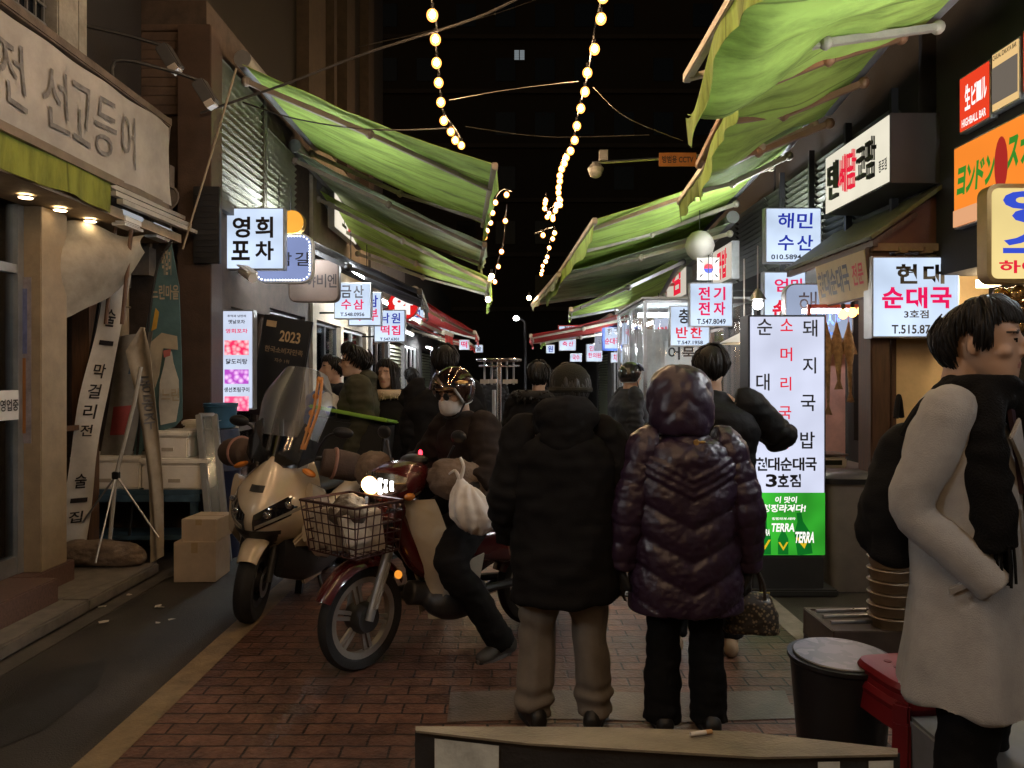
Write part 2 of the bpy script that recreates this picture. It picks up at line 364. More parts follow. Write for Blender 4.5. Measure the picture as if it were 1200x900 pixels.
def building(label, s, x, y0, y1, H, ops, wall, cat='building', zt=2.75, lit=1, room=1.7, inn=None):
    """s=-1 left row, +1 right row; the facade stands at x; ops: (ya, yb, z0, z1, kind)"""
    root = thing('shop_building', label, cat, (x+s*.1, (y0+y1)/2, 0))
    m = MB(); t = .22; xo = x+s*6
    m.b2(x, y0, zt, xo, y1, H)
    m.b2(x+s*room, y0, 0, xo, y1, zt)
    m.b2(x+s*t, y0, 0, x+s*room, y0+.12, zt); m.b2(x+s*t, y1-.12, 0, x+s*room, y1, zt)
    cur = y0
    for ya, yb, z0, z1, kd in ops:
        if ya > cur: m.b2(x, cur, 0, x+s*t, ya, zt)
        if z0 > 0: m.b2(x, ya, 0, x+s*t, yb, z0)
        if z1 < zt: m.b2(x, ya, z1, x+s*t, yb, zt)
        cur = yb
    if cur < y1: m.b2(x, cur, 0, x+s*t, y1, zt)
    m.build('wall', wall, root, world=True)
    li = MB().b2(x+s*(room-.02), y0+.13, .02, x+s*(room-.005), y1-.13, zt-.01)
    li.b2(x+s*(t+.005), y0+.13, zt-.02, x+s*(room-.02), y1-.13, zt-.006)
    li.build('interior_lining', inn or (inner if lit else dark_wall), root, world=True)
    for ya, yb, z0, z1, kd in ops:
        if kd in ('glass', 'door'):
            f = MB(); w_ = .05; xx = x+s*.1
            n = max(1, round((yb-ya)/.9))
            for i in range(n+1):
                yy = lerp(ya+w_/2, yb-w_/2, i/n); f.b2(xx-.03, yy-w_/2, z0, xx+.03, yy+w_/2, z1)
            f.b2(xx-.03, ya+w_, z0, xx+.03, yb-w_, z0+w_*1.6); f.b2(xx-.03, ya+w_, z1-w_, xx+.03, yb-w_, z1)
            if kd == 'door': f.b2(xx-.028, ya+w_, 1.0, xx+.028, yb-w_, 1.07)
            fr = f.build('window_frame', random.choice([alu, brownfr, darkmetal]), root, world=True)
            MB().b2(xx-.005, ya+.02, z0+.02, xx+.005, yb-.02, z1-.02).build('pane', glass, fr, world=True)
            if lit and kd == 'glass' and y0 > 9 or kd == 'glass' and s < 0:
                nb_ = max(2, round((yb-ya)/.45))
                def blind(u, v): return (xx+s*.09+s*.02*math.sin(u*nb_*9), lerp(ya+.06,yb-.06,u*.82), lerp(z0+.1,z1-.08,v))
                MB().grid(blind, nb_*12, 2, .003).build('glowing_curtain', random.choice([EM('glowing_curtain_cream', (1,.8,.55), .62, .5), EM('glowing_curtain_cool', (.85,.9,1), .62, .5)]), fr, world=True, angle=80)  # room backlight is put into the curtain's own emission
        elif kd == 'shutter':
            sh = MB(); louvers(sh, x+s*.06, s, ya, yb, z0, z1); sh.build('shutter', louv, root, world=True)
        if lit and kd in ('glass','door','open'):
            yc = (ya+yb)/2
            MB().b2(x+s*(room*.55)-.04, ya+.1, zt-.1, x+s*(room*.55)+.04, yb-.1, zt-.03).build('ceiling_lamp', tube_w if random.random() < .6 else warm_lamp, root, world=True)
            sh = MB()
            for zz in (.55, 1.05, 1.55): sh.b2(x+s*(room-.35), ya+.05, zz, x+s*(room-.03), yb-.05, zz+.03)
            for q in range(int((yb-ya)*9)):
                yy = random.uniform(ya+.12, yb-.12); zz = random.choice((.58,1.08,1.58)); hh = random.uniform(.1,.32); ww = random.uniform(.06,.16)
                sh.b2(x+s*(room-.3), yy-ww/2, zz, x+s*(room-.12), yy+ww/2, zz+hh)
            sh.build('stocked_shelf', random.choice([M('shelf_goods_red', (.3,.08,.05), .5, var=.6, scale=3), M('shelf_goods_pale', (.4,.36,.28), .5, var=.6, scale=3)]), root, world=True)
    return root
# ---- left row -------------------------------------------------------------
root = thing('shop_building', 'worn shop behind the long cloth banner, with beige pillar and dark open doorway', 'building', (-3.6,4,0))
m = MB(); m.b2(-3.4,-2,2.86,-9,6.78,7.5); m.b2(-4.9,-2,.24,-9,6.78,2.86); m.b2(-3.42,-2,.24,-3.62,3.9,2.86)
m.build('wall', dark_wall, root, world=True)
MB().b2(-3.395,-2,2.78,-2.95,6.6,2.855).build('soffit', M('soffit_board', (.33,.25,.16), .7, var=.3, bump=.2), root, world=True)
MB().b2(-3.52,5.12,.235,-3.26,5.42,2.775).build('pillar', beige, root, world=True, bevel=.006)
for yy in (4.08, 4.45, 4.82, 5.19, 5.56):
    d = MB().lathe([(.0,-.004),(.034,-.004),(.04,-.010),(.04,.01)], (-3.17,yy,2.765)).build('downlight', EM('downlight_glow', (1,.72,.38), 8), root, world=True)
    MB().torus(.045,.007,(-3.17,yy,2.765)).build('trim_ring', alu, d, world=True)
f = MB()
for yy in (3.92, 4.5, 5.09): f.b2(-3.46,yy-.03,.24,-3.38,yy+.03,2.775)
f.b2(-3.45,3.95,.24,-3.39,5.06,.36); f.b2(-3.45,3.95,2.3,-3.39,5.06,2.36)
dr = f.build('sliding_door', alu, root, world=True)
MB().b2(-3.425,3.95,.3,-3.415,5.06,2.77).build('pane', glass, dr, world=True)
nb = MB().b2(-3.376,4.86,1.3,-3.384,5.06,1.5).build('notice', white_p, dr, world=True)
l = MB(); put_text(l, '영업중', -.09,-.04,.09,.04,0); l.xf(Matrix.Translation((-3.37,4.96,1.4)) @ Matrix.Rotation(R(90),4,'Z')).build('lettering', ink, dr, world=True)
f = MB().b2(-3.6,6.05,.09,-3.46,6.2,2.77).b2(-3.6,5.45,2.55,-3.5,6.05,2.77).b2(-3.55,5.5,1.16,-3.5,6.05,1.2)
f.build('timber_jamb', M('brown_timber', (.11,.055,.028), .5, var=.4, stretch=(8,8,.7), bump=.2), root, world=True)
m = MB()
for yy in (5.55,5.8): m.b2(-4.3,yy,.24,-4.27,yy+.03,1.75); m.b2(-4.0,yy,.24,-3.97,yy+.03,1.3)
m.b2(-4.35,5.5,1.72,-3.9,5.9,1.75); m.b2(-4.35,5.5,1.2,-3.9,5.9,1.23)
m.build('rack', M('dark_blue_rack', (.05,.065,.08), .5), root, world=True)
# poster on the beige pillar
p = thing('bottle_poster', 'narrow faded drinks poster taped to the beige pillar', 'poster', (-3.39,5.11,1.2))
MB().b2(-3.465,5.112,1.13,-3.325,5.116,2.28).build('sheet', M('poster_paper', (.25,.22,.24), .5, var=.6, scale=5), p, world=True)
MB().b2(-3.44,5.107,1.2,-3.36,5.1105,1.72).lathe([(.03,0),(.03,.3),(.012,.4),(.012,.5)], (-3.4,5.109,1.24), n=10, sc=(1,.03)).build('printed_bottle', M('poster_amber', (.3,.12,.03), .5), p, world=True)
MB().b2(-3.45,5.107,1.75,-3.35,5.1105,2.2).build('printed_band', M('poster_blue', (.12,.14,.28), .5, var=.5), p, world=True)
# clear sheeting and hung tarp beside the pillar
t = thing('hung_tarp', 'sagging dirty beige tarp hung between the pillar and the brown post', 'tarp', (-3.3,5.45,2.1))
def tarp(u, v):
    xl = lerp(-3.3,-2.98,u); yb = lerp(5.46,6.0,u); z1 = 2.74-.02*u; z0 = lerp(2.02,2.58,u**1.6)
    return (xl+.1*math.sin(v*3)*math.sin(u*3.1), yb-.16*math.sin(v*math.pi)*(1-.5*u), lerp(z0,z1,v)+.03*math.sin(u*7))
MB().grid(tarp,14,12,.004).build('tarp_sheet', M('tarp_cloth', (.33,.29,.23), .6, var=.3, bump=.2, bscale=20), t, world=True)
# upper floor window, pilaster, cornice over the banner
o = thing('upper_window', 'dark barred upper window at the very top, beside the white pilaster', 'window', (-3.37,4.95,4.2))
MB().b2(-3.42,4.7,4.0,-3.3,5.2,5.2).build('pane', M('night_glass', (.01,.012,.015), .15), o, world=True)
g = MB()
for i in range(6): g.b2(-3.29,4.72+i*.09,4.02,-3.275,4.735+i*.09,5.2)
for i in range(9): g.b2(-3.292,4.7,4.05+i*.13,-3.272,5.2,4.07+i*.13)
g.build('grille', M('window_grille', (.1,.1,.1), .5), o, world=True)
o = thing('white_pilaster', 'weathered white pilaster rising above the cloth banner', 'pilaster', (-3.35,5.4,3.8))
MB().b2(-3.395,5.25,3.72,-3.22,5.5,6.6).b2(-3.395,5.56,3.72,-3.26,5.68,6.6).build('shaft', M('weathered_white', (.3,.28,.24), .7, var=.4, bump=.2), o, world=True, bevel=.01)
# second left building: column, siding, shutter
root = building('tall dark building behind the brown column and the biggest green awning', -1, -2.85, 6.9, 10.4, 5.1,
   [(7.5,8.5,0,2.3,'door'),(8.7,10.2,.35,2.4,'glass')], M('mottled_wall', (.075,.053,.04), .8, var=.4, bump=.3))
m = MB()
for i in range(9): m.b2(-3.9,6.84,4.02+i*.085,-3.07,6.885,4.02+i*.085+.08)
m.b2(-3.95,6.86,4.8,-2.8,6.895,4.86); m.build('siding', siding, root, world=True, bevel=.004)
MB().b2(-3.07,6.78,0,-2.76,7.05,4.82).build('column', colb, root, world=True, bevel=.008)
m = MB(); louvers(m, -2.845, 1, 7.08, 8.3, 3.32, 4.7, .075); louvers(m, -2.845, 1, 8.4, 9.6, 3.32, 4.5, .075)
m.build('shutter', louv, root, world=True)
MB().b2(-2.845,7.06,3.2,-2.78,9.62,3.3).b2(-2.845,8.3,3.3,-2.78,8.4,4.7).build('shutter_frame', M('shutter_frame_paint', (.1,.09,.07), .5, .2), root, world=True)
m = MB().b2(-3.05,6.74,2.42,-2.82,6.775,3.2)
sp = thing('slatted_box', 'black slatted box fixed on the brown column beside a white sign', 'box', (-2.95,6.76,2.6))
bx = MB().b2(-2.9,6.72,2.62,-2.66,6.775,3.32).build('case', black, sp, world=True, bevel=.006)
m = MB()
for i in range(12): m.b2(-2.88,6.712,2.67+i*.052,-2.68,6.722,2.69+i*.052)
m.build('slats', darkmetal, sp, world=True)
# clutter of pipes and cables on the side wall
o = thing('pipe_run', 'bundle of dusty pipes and meters on the side wall left of the column', 'pipes', (-3.3,6.7,2.6))
m = MB()
for i in range(7):
    xx = -3.5+i*.06; m.tube([(xx,6.76,2.4+.1*i),(xx+.02,6.74,3.1),(xx+random.uniform(-.1,.1),6.72,3.4),(xx,6.76,3.95)], random.uniform(.012,.03), 8, 4)
for i in range(5): m.torus(random.uniform(.07,.13),.012,(-3.25+random.uniform(-.15,.15),6.72,random.uniform(2.9,3.7)),(random.uniform(-.3,.3),1,random.uniform(-.3,.3)),18,6)
m.b2(-3.4,6.62,2.5,-3.25,6.75,2.75); m.b2(-3.16,6.66,3.3,-3.08,6.75,3.5)
m.build('pipes', M('dusty_pipe', (.16,.14,.12), .6, var=.4), o, world=True)
p = thing('drain_pipe', 'thick cream drain pipe on the side wall behind the leaning white banner', 'pipe', (-3.55,6.6,1.6))
MB().tube([(-3.42,6.5,1.9),(-3.42,6.5,2.75)], .05, 14).torus(.055,.01,(-3.42,6.5,2.2)).build('pipe', M('cream_pipe', (.33,.27,.18), .5), p, world=True)
building('low left shop with bright windows beyond the brown hanging board', -1, -2.8, 10.4, 14.4, 5, [(10.6,12.1,.4,2.4,'glass'),(12.3,14.2,0,2.4,'glass')], M('wall_cream_dim', (.3,.25,.18), .8, bump=.3))
building('left shop beside the round red pharmacy sign, grey walls', -1, -2.75, 14.4, 19, 5, [(14.6,16.4,.3,2.4,'glass'),(16.7,18.8,0,2.4,'shutter')], M('wall_grey_dim', (.12,.12,.12), .8, bump=.3))
building('farthest dark shop building of the left row', -1, -2.8, 19, 34, 5, [(19.4,22,.3,2.4,'glass'),(23,26,0,2.4,'shutter')], dark_wall)
o = thing('upper_facade', 'unlit upper storeys with brown pilasters above the left awnings', 'building', (-3.4,13,6.5))
MB().b2(-3.3,7.0,5.12,-7,18.9,17).build('wall', M('night_brick', (.022,.017,.014), .8, var=.3, bump=.3), o, world=True)
for ya, yb in ((11.3,12.3),(12.9,13.1),(13.9,14.6),(16,16.6)):
    MB().b2(-3.295,ya,5.13,-3.1,yb,14).build('pilaster', M('brown_pilaster', (.07,.05,.036), .8, var=.25, bump=.2), o, world=True)
# ---- right row ------------------------------------------------------------
root = thing('shop_building', 'right hand shop carrying the orange signs, with brown side wall and cream panel', 'building', (3.6,5,0))
m = MB(); m.b2(3.42,-2,2.4,9,5.96,4.6); m.b2(4.6,-2,0,9,5.96,2.4); m.b2(3.42,4.0,0,4.6,4.12,2.4)
m.build('wall', dark_wall, root, world=True)
MB().b2(2.9,5.97,0,3.05,6.2,2.66).build('corner_post', brown_wood, root, world=True, bevel=.01)
MB().b2(3.05,6.1,0,3.12,6.16,2.6).b2(3.13,6.1,0,3.17,6.16,2.6).b2(3.05,6.1,.9,3.45,6.16,.96).build('timber_frame', brown_wood, root, world=True)
MB().b2(3.17,6.13,.96,3.95,6.17,2.6).build('cream_panel', M('cream_panel', (.62,.45,.26), .6, var=.12, bump=.1), root, world=True)
MB().b2(3.05,6.13,0,3.95,6.17,.9).build('lower_panel', brown_wood, root, world=True)
m = MB().add([(2.92,6.0,2.72),(3.98,6.0,3.42),(3.98,6.0,2.62),(2.92,6.0,2.62),(2.92,6.06,2.72),(3.98,6.06,3.42),(3.98,6.06,2.62),(2.92,6.06,2.62)], [[0,1,2,3],[4,5,6,7],[0,1,5,4],[1,2,6,5],[2,3,7,6],[3,0,4,7]])
m.build('gable_board', M('red_brown_board', (.12,.045,.028), .55, var=.25, bump=.15), root, world=True)
m = MB().b2(2.9,5.93,2.6,4.0,5.99,2.66)
for i in range(5): m.b2(3.1+i*.2,5.9,2.58,3.16+i*.2,5.99,2.63)
m.build('beam', M('pale_beam', (.26,.17,.1), .6, var=.3), root, world=True)
lp = MB().b2(3.7,5.2,2.3,3.8,5.9,2.36).build('ceiling_lamp', EM('stall_lamp', (1,.74,.42), 16), root, world=True)
cn = thing('eave_canopy', 'sloping olive canopy roof over the wooden hanging board', 'canopy', (3.2,6.7,2.8))
MB().slab([(2.86,5.88,2.70),(2.86,7.75,2.70),(3.5,7.75,3.16),(3.5,5.88,3.16)], .03).slab([(3.5,5.88,3.16),(3.5,6.6,3.16),(4.0,6.6,3.5),(4.0,5.88,3.5)], .03).build('roof_sheet', M('olive_tarp', (.09,.085,.03), .6, var=.35, bump=.3, bscale=20), cn, world=True)
m = MB()
for i in range(10): yy = 5.95+i*.19; m.bar((2.9,yy,2.665),(3.25,yy,2.9),.035,.04)
m.bar((2.9,5.9,2.655),(2.9,7.75,2.655),.04,.05)
m.build('rafters', brown_wood, cn, world=True)
root = building('right shop selling dried fish, with pink lit window and dark shutter above', 1, 3.42, 6.22, 9.6, 5.2, [(6.35,7.4,.95,2.3,'glass'),(7.6,9.4,0,2.4,'open')], dark_wall, inn=M('pink_plaster', (.6,.42,.36), .8))
m = MB()
for a, b in ((6.5,7.3),(7.36,8.2),(8.26,9.1),(9.16,9.9)): louvers(m, 3.415, -1, a, b, 3.0, 4.0, .07)
m.build('shutter', M('dark_shutter', (.06,.065,.045), .5, .3), root, world=True)
for yy in (6.45,7.33,8.23,9.13): MB().b2(3.3,yy-.02,2.8,3.36,yy+.02,4.1).build('mullion', darkmetal, root, world=True)
root = building('right shop behind the clear vinyl booth, dark louvers over the door', 1, 3.4, 9.6, 14.2, 5, [(9.9,11.6,0,2.4,'open'),(11.9,14,.3,2.4,'glass')], dark_wall, inn=inner_w)
m = MB()
for a, b in ((9.8,11),(11.1,12.4),(12.5,13.9)): louvers(m, 3.395, -1, a, b, 3.0, 4.0, .07)
m.build('shutter', MATS['dark_shutter'], root, world=True)
building('right shop past the booth with white signs crowding its front', 1, 3.1, 14.2, 20, 4.6, [(14.5,16.5,.3,2.4,'glass'),(17,19.5,0,2.4,'open')], M('wall_brown_dim', (.13,.09,.06), .8), inn=inner_w)
building('farthest dark shop building of the right row', 1, 3.1, 20, 34, 4.6, [(20.5,23,.3,2.4,'glass'),(24,27,0,2.4,'shutter')], dark_wall)
# ---- far end --------------------------------------------------------------
o = thing('apartment_block', 'unlit tower closing the far end of the alley, one small window glowing', 'building', (0,46,0))
MB().b2(-14,45,0,16,56,34).build('wall', M('night_concrete', (.02,.018,.017), .9, var=.2, scale=.5), o, world=True)
MB().b2(.1,44.9,X(0,45)*0+20.7,.8,44.99,21.4).build('window', M('dim_window_frame', (.05,.05,.05), .6), o, world=True)
wf = kids(o)[-1]
m = MB()
for fl_ in range(8):
    m.b2(-13.9,44.75,5.5+fl_*3.3,15.9,44.99,5.75+fl_*3.3)
m.build('balcony_band', M('night_band', (.04,.036,.033), .9), o, world=True)
rw = random.Random(5)
for fl_ in range(8):
    for c_ in range(12):
        if rw.random() < .6: MB().b2(-13+c_*2.4,44.95,6.3+fl_*3.3,-11.8+c_*2.4,44.992,7.7+fl_*3.3).build('dark_window', M('dark_window_glass', (.008,.009,.012), .1), o, world=True)
m = MB()
for i in range(5):
    for xx in (.15,.48): m.b2(xx,44.86,20.77+i*.12,xx+.27,44.895,20.85+i*.12)
m.build('pane', EM('far_window', (.7,.8,.85), .25), wf, world=True)
# ------------------------------------------------------------------ awnings
def fabric(name, col, tr=.15):
    m = bpy.data.materials.new(name); m.use_nodes = True; t = m.node_tree; b = t.nodes['Principled BSDF']; MATS[name] = m
    tc = t.nodes.new('ShaderNodeTexCoord'); n = t.nodes.new('ShaderNodeTexNoise'); n.inputs['Scale'].default_value = 1.7; n.inputs['Detail'].default_value = 7; n.inputs['Roughness'].default_value = .7
    mp = t.nodes.new('ShaderNodeMapping'); mp.inputs['Scale'].default_value = (.6,2.5,.6); t.links.new(tc.outputs['Object'], mp.inputs[0]); t.links.new(mp.outputs[0], n.inputs['Vector'])
    cr = t.nodes.new('ShaderNodeValToRGB'); cr.color_ramp.elements[0].color = (*[c*.42 for c in col],1); cr.color_ramp.elements[1].color = (*[min(1,c*1.12) for c in col],1)
    cr.color_ramp.elements[0].position = .3; cr.color_ramp.elements[1].position = .56
    t.links.new(n.outputs['Fac'], cr.inputs[0])
    sx = t.nodes.new('ShaderNodeSeparateXYZ'); t.links.new(tc.outputs['Object'], sx.inputs[0])
    fr = t.nodes.new('ShaderNodeMath'); fr.operation = 'PINGPONG'; fr.inputs[1].default_value = .42; t.links.new(sx.outputs['Y'], fr.inputs[0])
    lt = t.nodes.new('ShaderNodeMapRange'); lt.inputs[1].default_value = .004; lt.inputs[2].default_value = .014; lt.inputs[3].default_value = .55; lt.inputs[4].default_value = 1; t.links.new(fr.outputs[0], lt.inputs[0])
    sm_ = t.nodes.new('ShaderNodeMix'); sm_.data_type = 'RGBA'; sm_.blend_type = 'MULTIPLY'; sm_.inputs[0].default_value = 1; t.links.new(cr.outputs[0], sm_.inputs[6]); t.links.new(lt.outputs[0], sm_.inputs[7])
    class _C: outputs = [sm_.outputs[2]]
    cr = _C
    t.links.new(cr.outputs[0], b.inputs['Base Color']); b.inputs['Roughness'].default_value = .7
    b.inputs['Specular IOR Level'].default_value = .2
    tl = t.nodes.new('ShaderNodeBsdfTranslucent'); t.links.new(cr.outputs[0], tl.inputs[0]); mx = t.nodes.new('ShaderNodeMixShader'); mx.inputs[0].default_value = tr
    t.links.new(b.outputs[0], mx.inputs[1]); t.links.new(tl.outputs[0], mx.inputs[2]); t.links.new(mx.outputs[0], t.nodes['Material Output'].inputs[0])
    n2 = t.nodes.new('ShaderNodeTexNoise'); n2.inputs['Scale'].default_value = 5; n2.inputs['Detail'].default_value = 3; t.links.new(mp.outputs[0], n2.inputs['Vector'])
    bp = t.nodes.new('ShaderNodeBump'); bp.inputs['Strength'].default_value = .35; bp.inputs['Distance'].default_value = .05; t.links.new(n2.outputs['Fac'], bp.inputs['Height']); t.links.new(bp.outputs[0], b.inputs['Normal'])
    return m
green = fabric('green_awning_cloth', (.4,.57,.125)); olive = fabric('olive_awning_cloth', (.2,.28,.07)); redc = fabric('red_awning_cloth', (.4,.035,.03)); darkc = fabric('charcoal_awning_cloth', (.05,.045,.04), .1)
greyc = fabric('grey_green_awning_cloth', (.42,.5,.32))
armp = M('arm_paint_cream', (.42,.38,.3), .45, .2, var=.2); armb = M('arm_paint_brown', (.16,.12,.09), .5, .2, var=.3)
G_AW = 'retractable awnings over the alley'
def awning(label, wn, fn, ff, wf, mat, arms=((.08,.3),(.9,.7)), val=.22, sag=.05, armm=None, wave=.02, droop=0, wr=1, rollup=True, armdrop=.12):
    wn, fn, ff, wf = map(Vector, (wn, fn, ff, wf))
    root = thing('awning', label, 'awning', (wn+wf)/2, 0, G_AW)
    def pt(u, v):     # u along the wall, v out to the front
        p = lerp(lerp(wn, wf, u), lerp(fn, ff, u), v); p = p+Vector((0,0,wr*(.022*noise.noise(Vector((p.x*1.6,p.y*2.2,p.z)))+.014*noise.noise(Vector((p.x*4,p.y*6,p.z+7)))-.02*abs(math.sin(p.y*3.74))**8)*min(1,v*4)*min(1,(1-v)*6))); s_ = math.sin(math.pi*v)
        return p-Vector((0,0,sag*s_*(.5+.5*math.sin(math.pi*u))+wave*math.sin(u*9)*v+droop*math.exp(-((u-.93)**2)*18)*math.exp(-((v-.9)**2)*14)))
    MB().grid(pt, 48, 30, .006).build('cloth', mat, root, world=True, angle=80)
    def vl(u, v):
        p = pt(u, 1)+Vector((0,0,-.03-val*v)); o = Vector((math.copysign(.035, fn.x)*-1,0,0))
        return p+o*(.4+1.2*v*math.sin(u*23+1)*.5)+Vector((0,0,.03*v*abs(math.sin(u*17))))
    MB().grid(vl, 40, 4, .005).build('valance', mat, root, world=True, angle=80)
    am = armm or armp
    MB().bar(fn-Vector((0,.03,.02)), ff+Vector((0,.03,-.02)), .06, .07).build('front_bar', am, root, world=True, bevel=.008)
    if rollup: MB().tube([wn+Vector((0,0,.06)), wf+Vector((0,0,.06))], .085, 12).build('roller', greymetal, root, world=True)
    for a, b in arms:
        s_ = lerp(wn, wf, a)-Vector((0,0,armdrop)); e = lerp(fn, ff, b)-Vector((0,0,.05)); d = (b-a)
        mid = lerp(s_, e, .5)+Vector((0, -.22*math.copysign(1, d), -.03))
        m = MB().bar(s_, mid, .06, .05).bar(mid, e, .05, .042).ell(mid, (.05,.05,.045), n=10, m=6).ell(s_, (.05,.05,.05), n=10, m=6)
        m.bar(mid+Vector((0,0,-.05)), mid+Vector((0,0,.05)), .03, .03, up=(0,1,0))
        m.build('folding_arm', am, root, world=True, bevel=.006)
    return root
def PP(px, py, Y): return P(px, py, Y)
awning('wide bright green awning, biggest and nearest on the left side', PP(284,76,7.15), PP(580,193,7.15), PP(566,262,9.9), (-2.62,9.9,4.63), green, arms=((.04,.28),(.93,.86)), sag=.06, armm=M('arm_paint_tan', (.3,.25,.2), .5, .2))
awning('grey green awning just under the biggest left green awning', PP(345,176,9.4), PP(568,285,9.6), PP(562,312,11.4), (-2.6,11.4,4.25), greyc, arms=((.02,.1),(.9,.7)), armm=armb, val=.15)
awning('bright green awning of the left row, partly behind the charcoal one', PP(372,222,10.6), PP(574,326,10.6), PP(570,345,12.6), (-2.6,12.6,3.75), green, arms=((.02,.1),(.5,.45),(.95,.8)), val=.3)
awning('low charcoal awning above the brown hanging board on the left', PP(328,262,8.2), PP(492,340,8.25), PP(500,362,10.2), (-2.7,10.2,3.2), darkc, arms=((.05,.15),), val=.14, armm=darkmetal)
awning('faded red awning low on the left, beyond the round pharmacy sign', PP(470,352,12.2), PP(520,388,12.4), PP(530,392,14), (-2.55,14,2.85), redc, arms=((.1,.2),), val=.18)
awning('darker red awning at the far left, reaching over the alley', PP(486,344,13.6), PP(556,388,13.8), PP(560,396,16), (-2.5,16,3.0), redc, arms=((.1,.2),(.9,.8)), val=.14)
awning('green awning with torn sagging end at the top right corner', (3.0,3.35,4.32), (1.27,3.35,3.78), (1.27,5.35,3.78), (3.0,5.35,4.14), green, arms=((.3,.42),(.93,.97)), sag=.1, droop=.34, wave=.04, wr=3, armdrop=.1)
awning('green awning with brown arms and rolled hanging corner on the right', (2.95,5.45,4.3), (1.72,5.45,3.86), (1.76,6.95,3.6), (2.95,6.95,4.05), green, arms=((.1,.2),(.5,.45),(.95,.9)), sag=.06, droop=.16, wr=2.2, armm=M('arm_paint_rust', (.27,.15,.08), .5, .2))
awning('short olive green awning between two bigger right awnings', (2.95,7.0,4.2), (1.84,7.0,3.62), (1.84,8.1,3.52), (2.95,8.1,4.02), olive, arms=((.2,.3),(.8,.7)))
awning('long pale green awning of the right row with three cream arms', (2.95,8.3,4.1), PP(697,257,8.4), PP(640,343,12.4), (2.95,12.4,3.75), green, arms=((.03,.06),(.35,.33),(.9,.85)), sag=.08)
awning('lower grey green awning under the long pale green one on the right', (2.9,9.7,3.62), PP(655,320,10.6), PP(624,356,13.4), (2.9,13.4,3.3), greyc, arms=((.04,.1),(.9,.9)), sag=.06, val=.12)
awning('small bright green awning above the clear vinyl booth', (2.6,11.2,3.45), PP(669,361,11.4), PP(668,372,13), (2.6,13,3.0), green, arms=((.02,.05),(.8,.7)), val=.06, armm=steel)
awning('red awning at the far right hanging into the alley', PP(745,362,13.8), PP(622,392,14), PP(625,400,16.5), (2.55,16.5,2.7), redc, arms=((.1,.12),(.9,.9)), val=.12, wave=.05)
awning('far red canopy past the left lamp, reaching over the dark alley', (-2.6,19,2.9), (-1.1,19,2.45), (-1.1,22,2.45), (-2.6,22,2.9), redc, arms=((.1,.12),(.9,.9)), val=.15)
awning('far green canopy near the dark end of the right row', (2.6,19.5,3.1), (.9,19.5,2.6), (.9,23,2.6), (2.6,23,3.1), green, arms=((.1,.12),(.9,.9)), val=.15)
# valance strip and rail of the near left shop
o = thing('green_valance', 'dirty yellow green valance hanging under the long cloth banner', 'valance', (-2.93,4,2.9))
def vv(u, v): return (-2.92+.014*math.sin(u*60)*(1-v)+.01*math.sin(u*23), lerp(1.5,5.4,u), lerp(2.79,3.0,v)+.008*math.sin(u*31)*(1-v))
MB().grid(vv, 120, 4, .004).build('cloth', fabric('dirty_green_cloth', (.26,.29,.05)), o, world=True)
MB().bar((-2.92,1.5,3.02),(-2.92,5.42,3.02),.05,.05).build('rail', armb, o, world=True)
o = thing('awning_rail', 'bare white awning rail running past the green valance end', 'rail', (-2.9,6,2.9))
m = MB()
for dz, dx in ((0,0),(.06,-.05),(.13,-.11)): m.bar((-2.88+dx,5.43,2.88+dz),(-2.88+dx,6.72,2.90+dz),.045,.035)
m.build('rails', M('dull_white_metal', (.4,.38,.34), .5, .2), o, world=True)
for (px, py, Y, lb) in ((150,259,5.75,'white fluorescent batten clipped under the rail, nearer one'),(186,273,6.3,'white fluorescent batten clipped under the rail, farther one')):
    c = P(px, py, Y); o = thing('batten_light', lb, 'light fitting', c)
    MB().box((0,0,0),(.09,.26,.06)).box((0,0,-.05),(.12,.3,.02)).build('housing', white_p, o, bevel=.01)
    MB().tube([(0.03,-.14,.04),(0.03,.14,.04)], .022, 10).tube([(-.03,-.14,.04),(-.03,.14,.04)], .022, 10).build('tube', EM('dim_tube', (.9,.95,1), .35), o)
# ------------------------------------------------------------------ hanging lamps
G_T = 'fluorescent tubes along the shopfronts'
tl = [(-1.9,9.2,2.86,1.2,'bright white tube lamp on the left above the small white signs'),(-2.45,8.0,2.98,.55,'added tube lamp hidden behind the square 영희 sign to light the awning'),(-2.64,8.6,3.42,.55,'added tube lamp hidden behind the glowing orange disc to light the awning'),(-2.0,11.8,2.75,1.2,'added tube lamp of the left row behind the pharmacy sign'),(-2.2,14.6,2.6,1.2,'added tube lamp at the far left under the red awning'),  # all but the first tube are added to light the awnings
      (3.2,3.5,2.95,1.2,'unseen tube lamp on the right wall outside the orange signs'),(3.0,8.45,3.12,.6,'added tube lamp hidden behind the 해민 sign on the right'),(2.4,8.95,2.62,.2,'added tube lamp hidden behind the magenta lettered sign'),(2.4,12.6,2.5,1.2,'added tube lamp under the small bright green awning'),(2.3,15.6,2.5,1.2,'added tube lamp under the far right red awning'),(-2.9,.8,2.72,.6,'added unseen fill lamp under the cloth banner shop front, nearest on the left'),(2.95,.6,2.9,.5,'added unseen fill lamp on the right wall, nearest of all lamps'),(-2.45,17.6,2.6,1.2,'tube lamp in the far left row'),(-2.4,21.5,2.4,1.2,'tube lamp under the far red canopy on the left'),(2.4,21,2.5,1.2,'tube lamp under the far green canopy on the right'),(2.4,18.8,2.6,1.2,'tube lamp in the far right row')]  # hidden tubes added for the awnings; the two nearest are unseen foreground fill
tube_h = EM('fluorescent_tube_bright', (.92,.97,1), 170)
